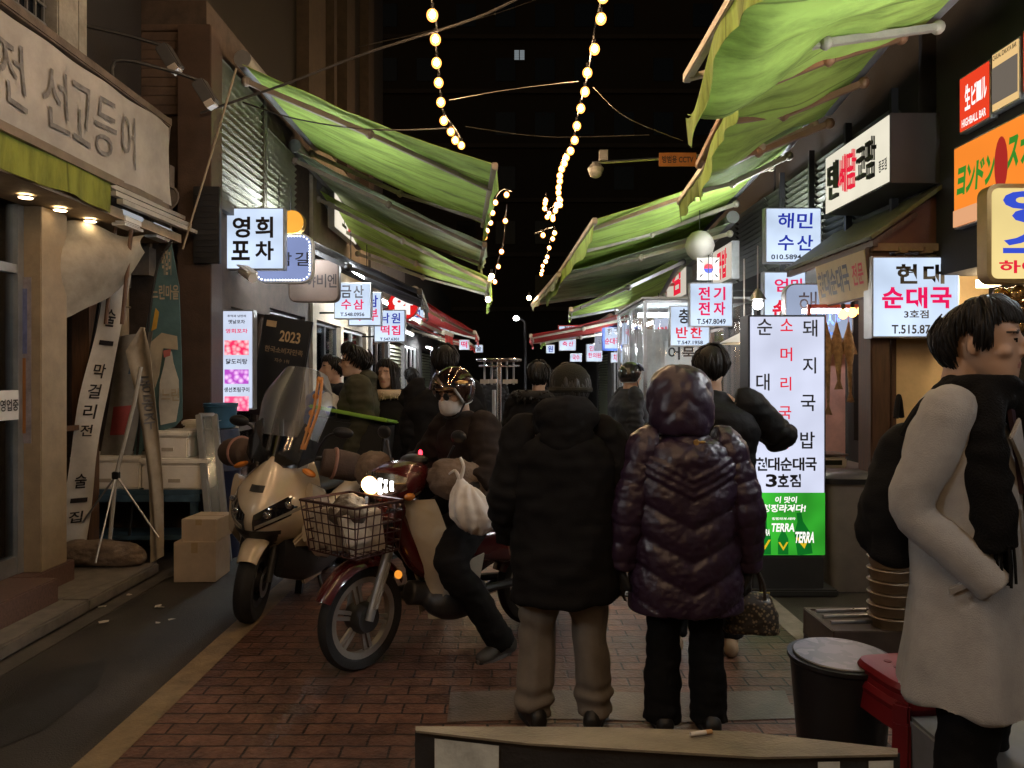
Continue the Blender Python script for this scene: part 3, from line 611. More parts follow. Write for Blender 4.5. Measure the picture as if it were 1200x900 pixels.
for i_, (x, y, z, TL, lb) in enumerate(tl):
    o = thing('tube_lamp', lb, 'lamp', (x,y,z), 0, G_T)
    MB().box((0,0,-.03 if y < 9 and abs(x) > 2.2 else .035),(.03 if y < 9 and abs(x) > 2.2 else .09,TL+.05,.04)).build('batten', white_p, o, bevel=.006)
    MB().tube([(0,-TL/2,0),(0,TL/2,0)], .02, 10).build('tube', tube_w if i_ in (0,2,4) else tube_h, o)
    [MB().tube([(0,q_*TL*.4,.05),(0,q_*TL*.4,.45)], .006, 6).build('hanger', darkmetal, o) for q_ in (-1,1)]
o = thing('globe_lamp', 'bright white lamp with metal shade above the standing sign', 'lamp', P(888,357,7.5))
MB().ell((0,0,0),(.05,.05,.05)).build('bulb', EM('white_bulb', (1,.97,.9), 25), o)
MB().lathe([(.02,.16),(.06,.1),(.085,.05)], n=18).tube([(0,0,.16),(0,0,.6)], .008, 6).build('shade', steel, o)
o = thing('dish_lamp', 'wide pale dish lamp shade hanging behind the standing sign', 'lamp', P(872,402,7.9))
MB().lathe([(.02,.12),(.06,.1),(.26,0),(.25,-.01),(.05,.08)], n=28).tube([(0,0,.12),(0,0,.9)], .008, 6).build('shade', white_p, o)
MB().ell((0,0,.02),(.05,.05,.05)).build('bulb', MATS['warm_lamp'], o)
G_B = 'amber bulbs under the eave'
for i, (px, py) in enumerate(((988,368),(999,366),(1010,364),(1022,361))):
    o = thing('amber_bulb', ('leftmost','second from the left','third from the left','rightmost')[i]+' of the four amber bulbs under the wooden board', 'bulb', P(px,py,6.5), 0, G_B)
    MB().ell((0,0,0),(.04,.04,.045)).build('globe', EM('amber_globe', (1,.42,.1), 3.2), o)
    MB().tube([(0,0,.04),(0,0,.09)], .018, 8).tube([(0,0,.09),(0,0,.3)], .005, 6).build('socket', black, o)
o = thing('globe_cluster', 'cluster of clear gold glass globes behind the grey coat man', 'lamp', P(1192,360,4.9))
m = MB(); random.seed(3)
for i in range(13): m.ell((random.uniform(-.13,.13),random.uniform(-.1,.1),random.uniform(-.14,.12)),(.05,.05,.05), n=12, m=8)
m.build('globes', M('gold_glass', (.6,.35,.12), .06, .75), o)
MB().tube([(0,0,.1),(0,0,.7)], .006, 6).build('cord', black, o)
# ------------------------------------------------------------------ string lights
bulb_e = EM('string_bulb', (1,.66,.36), 260)
def halo_glass():
    m = EM('bulb_halo_glass', (1,.33,.06), 5.0); t = m.node_tree; e = [n for n in t.nodes if n.type == 'EMISSION'][0]  # orange halo around the bulb is put into the globe as emission
    tr = t.nodes.new('ShaderNodeBsdfTransparent'); lw = t.nodes.new('ShaderNodeLayerWeight'); lw.inputs[0].default_value = .35; mx = t.nodes.new('ShaderNodeMixShader')
    mr = t.nodes.new('ShaderNodeMapRange'); mr.inputs[3].default_value = .42; mr.inputs[4].default_value = .06
    t.links.new(lw.outputs['Facing'], mr.inputs[0]); t.links.new(mr.outputs[0], mx.inputs[0]); t.links.new(tr.outputs[0], mx.inputs[1]); t.links.new(e.outputs[0], mx.inputs[2]); t.links.new(mx.outputs[0], t.nodes['Material Output'].inputs[0]); return m
halo_mat = halo_glass()
socket = M('bulb_socket', (.02,.02,.02), .5)
def string_light(label, pts, spacing, y_vis=None):
    pts = catmull(pts, 12); root = thing('string_light', label, 'string lights', pts[0], 0, 'string lights over the alley')
    MB().tube(pts, .009, 6).build('cable', black, root, world=True)
    acc = 0; nxt = spacing*.5
    bm_ = None
    for a, b in zip(pts, pts[1:]):
        L = (b-a).length
        while nxt <= acc+L:
            p = lerp(a, b, (nxt-acc)/L)
            if bm_ is None:
                bb = MB().ell((0,0,-.095),(.047,.047,.052), n=14, m=10).build('bulb', halo_mat, root); co_ = MB().ell((0,0,-.092),(.023,.023,.026), n=10, m=8).build('glowing_core', bulb_e, bb); ss = MB().tube([(0,0,0),(0,0,-.055)], .014, 8).build('socket', socket, bb); bm_ = (bb, ss, co_)
            else:
                bb = bm_[0].copy(); COL.objects.link(bb); ss = bm_[1].copy(); COL.objects.link(ss); ss.parent = bb; bb.parent = root; co_ = bm_[2].copy(); COL.objects.link(co_); co_.parent = bb
            bb.location = p-pts[0]+Vector((random.uniform(-.02,.02),0,random.uniform(-.015,.01))); nxt += spacing*random.uniform(.93,1.07)
        acc += L
def S(px, py, zz): Y = (zz-1.6)*F/(440-py); return P(px, py, Y)
L1 = [(-.6,-4,4.5),(-.64,0,4.4),(-.66,3,4.5)]+[S(508,10,4.62),S(510,50,4.62),S(514,80,4.6),S(516,108,4.55),S(520,132,4.5),S(533,150,4.55),S(541,165,4.7)]
string_light('left string of warm bulbs, sagging above the big green awning', L1, .44)
L2 = [(.55,-4,4.5),(.6,0,4.4),(.68,3,4.55)]+[S(703,5,4.75),S(695,45,4.66),S(688,90,4.6),S(678,130,4.55),S(671,165,4.5),S(658,190,4.62),S(655,222,4.72),S(648,250,4.66)]
string_light('right string of warm bulbs, longest one running down the alley', L2, .42)
string_light('short far string of bulbs beyond the left awning front', [S(600,224,4.6),S(589,222,4.75),S(580,234,4.7),S(574,256,4.6),S(568,275,4.55)], .62)
string_light('farthest left string of bulbs hanging lowest by the left awning', [S(594,240,4.6),S(592,262,4.4),S(590,284,4.1),S(584,304,3.9),S(578,330,3.6)], .8)
string_light('cluster string of bulbs beyond the right string in mid alley', [S(640,226,5.0),S(638,240,5.0),S(646,252,4.7),S(655,244,4.8),S(658,228,5.1),S(652,238,5.3),S(640,248,5.2)], .36)
string_light('farthest right string of bulbs dropping towards the dark end', [S(626,274,4.2),S(650,266,4.5),S(645,280,4.5),S(642,294,4.4),S(637,306,4.4),S(634,318,4.4)], .75)
# bulbs tucked under awning fronts
for i, (px, py, Y) in enumerate(((576,324,10.4),(572,351,10.5),(620,349,13))):
    o = thing('awning_bulb', ('bare warm bulb under the front bar of the left green awning, upper','bare warm bulb lowest at the left green awning front','bare warm bulb at the far tip of the grey green right awning')[i], 'bulb', P(px,py,Y), 0, 'bare bulbs at awning fronts')
    MB().ell((0,0,0),(.035,.035,.04), n=12, m=8).build('globe', EM('awning_bulb_glow', (1,.7,.38), 40), o); MB().tube([(0,0,.03),(0,0,.1)], .015, 8).build('socket', socket, o)
# cables across the alley
def cable(label, pts, r=.006, mat=None):
    o = MB().tube(catmull(pts, 10), r, 6).build('overhead_cable', mat or M('cable_sheath', (.05,.045,.04), .6)); tag(o, label, 'cable', 'cables over the alley')
cable('thin cable linking the two strings of lights', [S(527,117,4.55), S(600,119,4.2)-Vector((0,.3,0)), S(678,95,4.6)], .004, M('pale_cable', (.3,.25,.2), .6))
cable('thin cable from the right string to the right awnings', [S(695,102,4.58), S(735,138,4.4), S(800,165,4.5)], .004, MATS['pale_cable'])
cable('black cable rising from the brown column over the green awning', [P(235,132,6.7), P(330,100,6.6), P(430,62,6.5), P(560,20,6.3), P(640,-20,6)], .012)
cable('cable sagging across the green awning towards the left string', [P(285,120,7), P(350,140,6.6), P(440,152,6.6), P(530,150,8)], .006)
cable('pale rope tied slantwise in front of the brown column', [P(277,80,6.6), P(245,190,6.6), P(214,292,6.5)], .009, M('pale_rope', (.3,.24,.17), .8))
cable('faint cable high across the dark sky, sloping down rightwards', [P(420,55,14), P(560,22,14), P(640,-5,14)], .008)
cable('low dark cable from the left awning to the right awning', [P(545,148,12), P(640,160,12.5), P(760,158,12)], .007)
# ------------------------------------------------------------------ street camera arm, floodlights
o = thing('camera_arm', 'steel arm with dome camera and small orange notice over the alley', 'security camera', P(830,182,10))
MB().tube([P(830,182,10), P(694,191,10)], .022, 8).tube([P(830,182,10), (3.25,10,4.5)], .022, 8).build('pole', steel, o, world=True)
c = P(698,201,10); MB().ell(c,(.095,.095,.09)).build('dome', M('dome_plastic', (.2,.2,.2), .25), o, world=True)
MB().lathe([(.1,0),(.11,.04),(.06,.1),(.02,.12)], c, n=20).box(P(707,183,10),(.11,.12,.14)).build('housing', greymetal, o, world=True)
pl = P(794,187,9.95); q = MB().box(pl,(.5,.02,.18)).build('notice_plate', M('orange_plate', (.35,.13,.03), .5), o, world=True)
l = MB(); put_text(l, '방범용 CCTV', -.21, -.05, .21, .05, 0); l.xf(Matrix.Translation(pl-Vector((0,.013,0)))).build('lettering', ink, q, world=True)
for i, (bx, hx) in enumerate((((63,28),(196,55)),((135,72),(238,96)))):
    a = P(*bx, 5.6); b = P(*hx, 5.9)
    o = thing('floodlight', ('floodlight on a bent black arm beside the white pilaster','lower floodlight on a black arm before the brown siding')[i], 'floodlight', a, 0, 'floodlights over the banner')
    MB().tube([a-Vector((0,0,.25)), a, lerp(a,b,.5)+Vector((0,0,.03)), b], .014, 8, 4).build('arm', black, o, world=True)
    MB().box(b+Vector((.03,-.02,-.1)),(.1,.14,.2),(R(10),R(-30),0)).build('head', M('flood_head', (.05,.045,.04), .5), o, world=True, bevel=.01)
    MB().box(b+Vector((.075,-.03,-.19)),(.07,.11,.05),(R(10),R(-30),0)).build('lens', M('flood_lens', (.35,.3,.24), .3), o, world=True)
o = thing('security_camera', 'white bullet camera below the orange sign on the left wall', 'security camera', P(290,322,7.1))
MB().tube([(-.06,.05,.05),(.08,-.07,-.04)], .05, 14).box((-.0,.0,.055),(.2,.12,.012),(0,R(25),R(-40))).build('body', white_p, o)
MB().tube([(-.06,.08,.05),(-.15,.2,.05)], .015, 8).build('mount', white_p, o)
o = thing('street_lamp', 'distant street lamp glowing near the dark end of the alley', 'street lamp', (.2,25,0))
MB().tube([(.45,25,0),(.45,25,3.4),(.2,25,3.6)], .05, 8).build('pole', darkmetal, o, world=True)
MB().ell(P(605,373,25),(.1,.1,.08)).build('lamp_head', MATS['white_bulb'], o, world=True)
# ------------------------------------------------------------------ signs
lit = EM('lit_acrylic_blue_white', (.66,.79,1), .95, .2); lit2 = EM('lit_acrylic_cool', (.72,.80,1), .85, .12); litw = EM('lit_acrylic_warm', (1,.9,.72), .9, .08)
lav = EM('lit_acrylic_lavender', (.42,.52,.95), .55, .1); pinkink = red_ink; pk = EM('backlit_magenta_film', (.85,.01,.11), .95)
def G(t, x0, y0, x1, y1, m_, gap=.16, bold=.022, sh=0):
    n = len(t); w_ = (x1-x0)/(n+gap*(n-1)) if n > 1 else x1-x0
    return [(c, x0+i*w_*(1+gap), y0, x0+i*w_*(1+gap)+w_, y1, m_, bold, sh) for i, c in enumerate(t)]
def psign(name, label, px0, py0, px1, py1, Y, lines, face, cat='sign', **k):
    a = P(px0, py0, Y); b = P(px1, py1, Y)
    return sign(name, label, cat, ((a.x+b.x)/2, Y, (a.z+b.z)/2), b.x-a.x, a.z-b.z, 0, lines, face, **k)
psign('projecting_sign', 'square lit sign reading 영희 포차 in dark letters, on the brown column', 262,243,333,316,7.4, G('영희',.15,.15,.82,.49,ink,.28,.03)+G('포차',.13,.54,.83,.85,ink,.28,.03), lit, bracket=-.5, case=alu)
def dots(root, w, h):
    m = MB(); q = rrect(w-.05, h-.05, .1, 4); L = [Vector((a,0,b)) for a, b in q]; L.append(L[0])
    for a, b in zip(L, L[1:]):
        n = max(1, round((b-a).length/.03))
        for i in range(n): m.ell(lerp(a, b, i/n)+Vector((0,-.008,0)), (.009,.006,.009), n=6, m=4)
    m.build('border_leds', EM('led_dot', (.9,.95,1), 3), root)
psign('projecting_sign', 'rounded bluish lit sign with a border of white dots, behind the square white one', 297,274,366,331,7.75, G('남길',.42,.38,.94,.66,ink,.25,.01), lav, r=.11, extra=dots, case=white_p)
psign('hanging_board', 'unlit brown grey rounded board reading 야비엔', 338,304,397,354,8.3, G('야비엔',.36,.34,.96,.66,ink,.14,.012), M('brown_board', (.24,.18,.15), .6, var=.1), r=.08, case=M('brown_board_edge', (.1,.07,.05), .6))
psign('projecting_sign', 'lit sign reading 금산 수삼 with T.548.0956 below', 391,331,435,374,9.2, G('금산',.2,.08,.8,.42,ink,.2)+G('수삼',.2,.46,.8,.74,pk,.2)+[('T.548.0956',.18,.82,.82,.92,ink)], lit, bracket=-.42)
psign('projecting_sign', 'lit sign with pink letters half hidden behind the 금산 sign', 408,342,447,382,9.7, G('강남',.2,.1,.9,.45,blue_ink,.3)+G('두부',.2,.5,.9,.85,pk,.3), lit)
psign('projecting_sign', 'lit sign reading 낙원 떡집, lowest of the small left signs', 438,363,475,401,10.4, G('낙원',.22,.1,.84,.42,blue_ink,.2)+G('떡집',.22,.48,.84,.78,pk,.2)+[('T.547.6301',.2,.86,.8,.95,ink)], lit, bracket=-.4)
psign('pharmacy_sign', 'round red pharmacy sign reading 약 in white', 454,340,490,375,10.8, [('약',.17,.17,.83,.82,EM('lit_white_letter', (1,.95,.9), 1.1),.07)], EM('lit_red', (.8,.02,.02), .85), r=.222, case=M('red_case', (.3,.02,.02), .5), rim=.01)
psign('projecting_sign', 'tiny lit sign behind the pharmacy sign at its right', 477,360,497,375,12.4, [('고',.45,.2,.8,.8,blue_ink)], lit)
def logo(root, w, h):
    m = MB()
    for sx in (-1,1): m.prism([(sx*w*.06,-h*.3),(sx*w*.3,-h*.3),(sx*w*.42,h*.05),(sx*w*.3,h*.3),(sx*w*.06,h*.1)], .004, Matrix.Translation((0,-.006,0)))
    m.build('emblem', EM('blue_emblem', (.02,.08,.6), .6), root)
psign('logo_sign', 'small lit sign with two blue shapes at head height in the far left row', 504,410,523,423,14, [], lit2, extra=logo)
psign('projecting_sign', 'white lit sign under the far left red awning', 508,383,526,390,16, [('명태',.3,.2,.7,.8,ink)], lit)
def stripes(root, w, h):
    m = MB()
    for i in range(5): m.box((0,-.006,h*(.36-.17*i)),(w*.8,.004,h*.06))
    m.build('printed_rows', M('navy_print', (.02,.03,.12), .5), root)
psign('menu_board', 'narrow amber and white lit menu behind the square 영희 sign', 246,262,276,332,7.9, [('안주',.3,.02,.7,.1,ink)], EM('lit_amber', (1,.6,.22), .8, .5), extra=stripes)
psign('disc_sign', 'glowing orange disc peeking over the rounded bluish sign', 328,246,356,274,8.1, [], EM('lit_orange_disc', (1,.45,.06), 1.0, .1), r=.128, rim=.006, case=M('disc_rim', (.3,.18,.05), .5))
def foods(root, w, h):
    def food(nm, c1, c2):
        m = bpy.data.materials.new(nm); m.use_nodes = True; t = m.node_tree; t.nodes.remove(t.nodes['Principled BSDF'])
        tc = t.nodes.new('ShaderNodeTexCoord'); v = t.nodes.new('ShaderNodeTexVoronoi'); v.inputs['Scale'].default_value = 22; t.links.new(tc.outputs['Object'], v.inputs['Vector'])
        cr = t.nodes.new('ShaderNodeValToRGB'); cr.color_ramp.elements[0].color = (*c1,1); cr.color_ramp.elements[1].color = (*c2,1); cr.color_ramp.elements[1].position = .7; t.links.new(v.outputs['Distance'], cr.inputs[0])
        e = t.nodes.new('ShaderNodeEmission'); e.inputs[1].default_value = .8; t.links.new(cr.outputs[0], e.inputs[0]); t.links.new(e.outputs[0], t.nodes['Material Output'].inputs[0]); return m
    for z, a, b in ((.12,(.9,.5,.5),(.55,.02,.08)),(-.17,(.75,.5,.75),(.3,.05,.35)),(-.44,(.9,.4,.45),(.6,.05,.15))):
        MB().box((0,-.006,z*h),(w*.72,.004,h*.145)).build('food_picture', food('food_picture', a, b), root)
psign('menu_sign', 'tall narrow lit menu sign reading 영희포차 with food pictures', 258,363,297,480,7.3, [('추억과 낭만의',.22,.05,.78,.075,ink),('옛날포차',.25,.1,.75,.14,ink),('영희포차',.17,.19,.83,.235,pk)]+[('닭도리탕',.18,.49,.82,.545,ink),('생선조림구이',.12,.775,.88,.825,ink)], lit2, extra=foods, case=alu)
def tagp(root, w, h): MB().box((-w*.32,-.006,h*.42),(w*.2,.004,h*.06)).build('tag', M('gold_print', (.5,.36,.2), .4), root)
psign('award_board', 'tilted black award board with gold 2023', 300,372,358,490,7.7, [('2023',.38,.13,.8,.24,M('gold_print', (.5,.36,.2), .4)),('한국소비자만족',.12,.3,.9,.36,M('gold_dim', (.22,.16,.1), .5)),('지수 1위',.35,.41,.65,.45,MATS['gold_dim'])], M('black_board', (.012,.012,.013), .3), rot=(0,R(9),0), extra=tagp, case=black, d=.03)
sign('facade_sign', 'cream lit shop sign with red letter under the left green awning', 'sign', (-2.6,11.6,4.05), 1.5, .55, R(90), [('원',.55,.2,.75,.8,red_ink),('조',.3,.2,.5,.8,ink)], litw)
for i_, (x0_, y0_, x1_, y1_, Y_, t_, m_, lb_) in enumerate(((538,398,550,410,19,'떡',pk,'small far sign with one pink letter on the left beyond the blue shapes'),(556,404,566,413,23,'술',ink,'tiny far lit sign nearest the dark end on the left'),(640,404,650,414,24,'원',blue_ink,'tiny far lit sign nearest the dark end on the right'),(668,414,682,424,20,'국수',pk,'small far sign low under the 삼성 sign with pink letters'),(716,413,730,425,17.5,'치킨',red_ink,'small far sign low under the blue framed sign'),(741,381,752,398,13.4,'회',blue_ink,'small sign with blue letter just left of the booth'))):
    psign('projecting_sign', lb_, x0_, y0_, x1_, y1_, Y_, [(t_,.2,.15,.8,.85,m_)], lit)
# right
psign('projecting_sign', 'lit sign reading 해민 수산 in blue brush letters with phone number 010.5894', 897,243,963,308,8.0, G('해민',.22,.1,.84,.38,blue_ink,.2,.02,.05)+G('수산',.22,.5,.84,.78,blue_ink,.2,.02,.05)+[('010.5894.0152',.1,.85,.95,.94,ink)], lit, bracket=.5)
psign('projecting_sign', 'lit sign with pink 엄마 손맛 partly behind the rounded bluish one', 895,318,945,378,8.2, G('엄마',.25,.14,.95,.4,pk,.2)+G('손맛',.2,.56,.95,.92,red_ink,.15,.035), lit)
psign('projecting_sign', 'rounded pale bluish sign with outlined 해 and blue 산', 920,332,1000,398,7.3, [('해',.2,.15,.46,.55,ink,0),('산',.58,.5,.8,.92,M('sky_ink', (.08,.2,.6), .5)),('수',.3,.62,.5,.9,MATS['sky_ink'])], EM('lit_pale', (.55,.65,.9), .6, .1), r=.1, case=alu)
psign('projecting_sign', 'biggest lit sign on the right reading 현대 순대국 3호점 T.515.8708', 1022,300,1125,396,5.9, G('현대',.27,.1,.82,.34,ink,.28,.035)+G('순대국',.11,.38,.9,.64,pk,.14,.035)+[('3호점',.36,.66,.64,.76,ink),('T.515.8708',.22,.84,.78,.95,ink)], lit, bracket=.6, d=.14)
psign('projecting_sign', 'lit sign reading 전기 전자 in magenta with T.547.8049', 808,331,859,383,8.75, G('전기',.2,.1,.82,.4,pk,.3,.03)+G('전자',.2,.44,.82,.74,pk,.3,.03)+[('T.547.8049',.17,.82,.83,.94,ink)], lit, bracket=.6)
psign('projecting_sign', 'lit sign reading 충무 반찬 just left below the magenta one', 785,358,832,406,8.88, [('충',.22,.08,.48,.44,ink),('무',.56,.12,.8,.44,ink)]+G('반찬',.15,.52,.8,.8,red_ink,.2)+[('T.547.1958',.18,.86,.82,.95,ink)], lit)
psign('projecting_sign', 'paler lit sign reading 막걸리 seen beyond the clear booth', 766,370,814,412,12, [('막',.1,.3,.36,.62,red_ink),('T.547.1258',.2,.85,.8,.94,ink)], lit2)
psign('projecting_sign', 'narrow lit sign with pink 떡 behind the booth post', 748,398,768,426,12.4, [('떡',.4,.3,.8,.8,pk)], lit2)
psign('projecting_sign', 'far lit sign in a blue frame reading 한국 순대국', 706,381,729,411,15.6, G('한국',.25,.12,.8,.4,ink,.2)+G('순대국',.12,.5,.9,.75,pk,.1), lit, case=M('blue_case', (.03,.08,.35), .5), rim=.05)
psign('projecting_sign', 'far narrow white sign left of the blue framed sign', 697,388,710,411,16.2, [('서',.3,.1,.7,.35,ink),('강',.3,.4,.7,.65,ink)], EM('lit_dim', (.7,.75,.9), .4))
psign('projecting_sign', 'far lit sign with pink 인의 한의원', 687,403,706,424,16.6, G('인의',.2,.1,.75,.4,pk,.2)+G('한의원',.12,.5,.9,.78,pk,.1), lit)
psign('projecting_sign', 'far lit sign with blue 삼성 and red 축산, nearest to mid alley', 655,390,675,411,18.6, G('삼성',.2,.12,.85,.4,blue_ink,.2)+G('축산',.2,.48,.85,.75,pk,.2), lit)
psign('projecting_sign', 'thin far sign with red edge above the 삼성 sign', 654,381,678,389,18.9, [('청과',.3,.15,.7,.85,ink)], lit, case=M('red_case', (.3,.02,.02), .5), rim=.03)
psign('projecting_sign', 'far white sign right of the blue framed one', 728,378,740,404,14.8, [('국',.4,.3,.8,.6,pk)], lit)
w_ = 1.22
fs = sign('facade_sign', 'cream lit facade sign with thick dark and red letters above the canopy', 'sign', (3.02,6.52,3.42), w_, .56, R(-90), [], EM('lit_cream', (1,.93,.74), .8, .08), d=.4, case=M('sign_case_dark', (.03,.025,.022), .5))
for t, x0, x1, m_ in (('덴',.1,.27,ink),('세담',.29,.55,red_ink),('코팜',.57,.84,ink)):
    l = MB(); put_text(l, t, (x0-.5)*w_, -.17, (x1-.5)*w_, .17, -.035, .012); v0 = list(l.v); f0 = list(l.f)
    l.add([p+Vector((0,.012,0)) for p in v0], [f[::-1] for f in f0]); l.add([p+Vector((0,.024,0)) for p in v0], f0); l.build('lettering', m_, fs)
l = MB(); put_text(l, '종로점', .36*w_, -.16, .47*w_, -.06, -.006); l.build('lettering', ink, fs)
og = EM('backlit_green_film', (.05,.3,.03), .8)
def osign(root, w, h):
    MB().box((0,-.006,-h*.38),(w*.985,.004,h*.2)).build('pale_band', EM('lit_peach', (1,.5,.25), .75), root)
    MB().ell((-.02*w,-.006,.05*h),(.07,.004,.19), n=20).build('red_oval', EM('lit_oval_red', (.65,.04,.03), .6), root)
sign('facade_sign', 'wide orange lit sign with green katakana letters and red oval', 'sign', (3.36,5.05,3.02), 1.16, .62, R(-90), G('ヨンドン',.05,.28,.42,.62,og,.1,.05,.1)+G('スナック',.53,.2,.98,.55,og,.1,.05,.1)+[('ヨンドン スナック',.5,.8,.9,.92,M('light_green_print', (.25,.35,.08), .5))], EM('lit_orange', (1,.27,.03), .95, .06), extra=osign, d=.12)
sign('facade_sign', 'red lit sign with white 生ビール, above the wide orange sign', 'sign', (3.36,5.38,3.62), .36, .42, R(-90), [('生',.22,.2,.4,.65,EM('lit_white_letter',(1,.95,.9),1.1),.03)]+G('ビール',.44,.25,.92,.62,EM('lit_white_letter',(1,.95,.9),1.1),.05,.03)+[('HIGHBALL BAR',.12,.78,.9,.92,EM('lit_white_letter',(1,.95,.9),1.1))], EM('lit_bright_red', (.9,.06,.02), .9), d=.12)
def greyb(root, w, h): MB().box((0,-.0045,-.06*h),(w*.9,.002,h*.6)).build('grey_field', EM('lit_grey', (.3,.25,.2), .5), root)
sign('facade_sign', 'grey and cream lit sign with orange 영동스낵 beside the red one', 'sign', (3.36,5.04,3.64), .29, .42, R(-90), [('CASUAL IZAKAYA BAR',.08,.06,.92,.14,ink),('영동스낵',.12,.32,.88,.68,EM('lit_orange_letter', (1,.3,.04), .9),.04),('YEONGDONG',.15,.72,.85,.8,EM('lit_orange_letter', (1,.3,.04), .9))], EM('lit_yellow_cream', (1,.66,.28), .8), extra=greyb, d=.12)
sign('facade_sign', 'red lit sign at the upper right edge above the yellow sign', 'sign', (3.36,4.69,3.66), .36, .42, R(-90), [('酒',.2,.2,.8,.8,EM('lit_yellow_letter',(1,.8,.3),1))], EM('lit_bright_red', (.9,.06,.02), .9), d=.12)
bl = EM('backlit_cobalt_film', (.05,.1,.75), .8)
psign('projecting_sign', 'rounded pale yellow sign with big blue 영스 and red 하이볼', 1157,215,1268,332,4.7, [('영',.16,.06,.78,.4,bl,.05),('스',.16,.44,.78,.7,bl,.05),('하이볼',.12,.77,.8,.9,red_ink,.03)], EM('lit_pale_yellow', (1,.78,.32), .85, .08), r=.07, rim=.03, case=M('brass_case', (.25,.16,.06), .4, .5), bracket=.5)
sign('hanging_board', 'tan wooden board with dark brush letters hung under the canopy eave', 'sign', (2.86,6.44,2.43), .98, .4, R(-90), G('현대순대국',.05,.2,.68,.78,ink,.08,.03,-.1)+[('전문',.74,.25,.94,.7,red_paint)], M('tan_board', (.42,.31,.15), .6, var=.15), case=brown_wood, d=.03, rot=(R(6),0,R(-90)))
sign('facade_banner', 'pale lit board with red letters right of the Korean flag', 'sign', (2.88,10.2,3.12), 1.0, .5, R(-90), [('국밥',.3,.1,.8,.9,red_ink,.04)], EM('lit_board_warm', (1,.9,.75), .6))
sign('facade_banner', 'pale lit board with one red letter left of the Korean flag', 'sign', (2.86,12.9,3.3), 1.5, .75, R(-90), [('김',.3,.1,.75,.9,red_ink,.04)], MATS['lit_board_warm'])
o = thing('korean_flag', 'small Korean flag hanging behind the magenta lettered sign', 'flag', P(830,328,9.3))
W, H = .28, .28
MB().grid(lambda u, v: (-W/2+W*u, .015*math.sin(u*7), H*v), 14, 6, .003).build('cloth', M('flag_white', (.62,.58,.52), .8), o)
def semi(s): return [(.06*math.cos(a), s*.06*math.sin(a)) for a in np.linspace(0, math.pi, 14)]
MB().prism(semi(1), .003, Matrix.Translation((0,-.021,H/2))).build('red_half', M('flag_red', (.5,.02,.03), .7), o)
MB().prism(semi(-1), .003, Matrix.Translation((0,-.021,H/2))).build('blue_half', M('flag_blue', (.02,.04,.3), .7), o)
m = MB()
for sx in (-1,1):
    for sz in (-1,1):
        for i in range(3): m.box((sx*(.085+i*.012),-.022,H/2+sz*(.085+.006*i)),(.007,.003,.05),(0,R(35*sx*sz),0))
m.build('trigrams', ink, o)
o = thing('paper_lantern', 'round white paper lantern under the right awnings', 'lantern', P(820,288,9.6))
MB().lathe([(.04,-.19),(.1,-.17),(.16,-.1),(.19,0),(.16,.1),(.1,.17),(.04,.19)], n=28).build('shade', M('lantern_paper', (.6,.56,.48), .8, var=.06), o, angle=80)
MB().tube([(0,0,.18),(0,0,.7)], .006, 6).build('cord', black, o)
# tall standing sign
Y = 5.4; a = P(877,369,Y); b = P(968,651,Y); W = b.x-a.x; H = a.z-b.z
def U(x0, y0, x1, y1): return ((x0-68)/244, (y0-30)/738, (x1-68)/244, (y1-30)/738)
L = []
for t, bx, m_ in (('순',(95,42,142,92),ink),('소',(168,42,207,80),red_ink),('돼',(238,45,284,97),ink),('머',(168,130,205,172),red_ink),('지',(238,160,280,210),ink),('대',(92,210,134,262),ink),('리',(168,220,202,262),red_ink),('국',(163,310,202,350),red_ink),('국',(232,275,278,325),ink),('밥',(160,400,199,440),red_ink),('밥',(230,388,276,440),ink)):
    L.append((t, *U(*bx), m_, .012))
L += G('현대순대국', *U(90,467,282,508), ink, .06, .03)+G('3호점', *U(122,518,232,558), ink, .06, .03)
wl = EM('lit_white_letter',(1,.95,.9),1.1)
def ad(root, w, h):
    gm = EM('ad_green', (.05,.55,.04), .65, .55)
    cz = lambda v: (.5-(v-30)/738)*h
    MB().b2(-w*.482,-.0065,cz(766),w*.482,-.003,cz(575)).build('advert', gm, root)
    bt = MB(); cp = MB(); lb_ = MB()
    for cx, s_, tl_ in ((118,.9,0),(176,.75,0),(245,1.1,-.15)):
        x = ((cx-68)/244-.5)*w; z0 = cz(764)
        mt = Matrix.Translation((x,-.0085,z0)) @ Matrix.Rotation(tl_,4,'Y')
        bt.prism([(p*s_,q*s_) for p, q in ((-.05,0),(.05,0),(.05,.15),(.018,.22),(.016,.28),(-.016,.28),(-.018,.22),(-.05,.15))], .003, mt)
        lb_.prism([(p*s_,q*s_) for p, q in ((-.048,.12),(.0,.04),(.048,.12),(.03,.12),(0,.07),(-.03,.12))], .002, mt @ Matrix.Translation((0,-.003,0)))
    bt.build('printed_bottle', EM('ad_bottle', (.01,.28,.03), .5, .4), root); lb_.build('printed_chevron', EM('ad_yellow', (.9,.6,.02), .8), root)
    t = MB()
    for st, x0, y0, x1, y1 in (('이 맛이',150,586,218,606),('청정라거다!',110,610,246,634),('TERRA',138,668,212,694),('TERRA',212,694,274,728),('TERRA',100,686,134,706),('청정라거-테라',140,650,214,658)):
        put_text(t, st, ((x0-68)/244-.5)*w, cz(y1), ((x1-68)/244-.5)*w, cz(y0), -.013, .03, .12)
    t.build('lettering', wl, root)
st = sign('standing_sign', 'tall lit standing sign of a soup shop with green beer advert at its foot', 'sign', ((a.x+b.x)/2,Y,(a.z+b.z)/2), W, H, 0, L, EM('lit_standing', (.76,.8,1), .86, .14), extra=ad, d=.2, case=darkmetal)
zb = -(a.z+b.z)/2
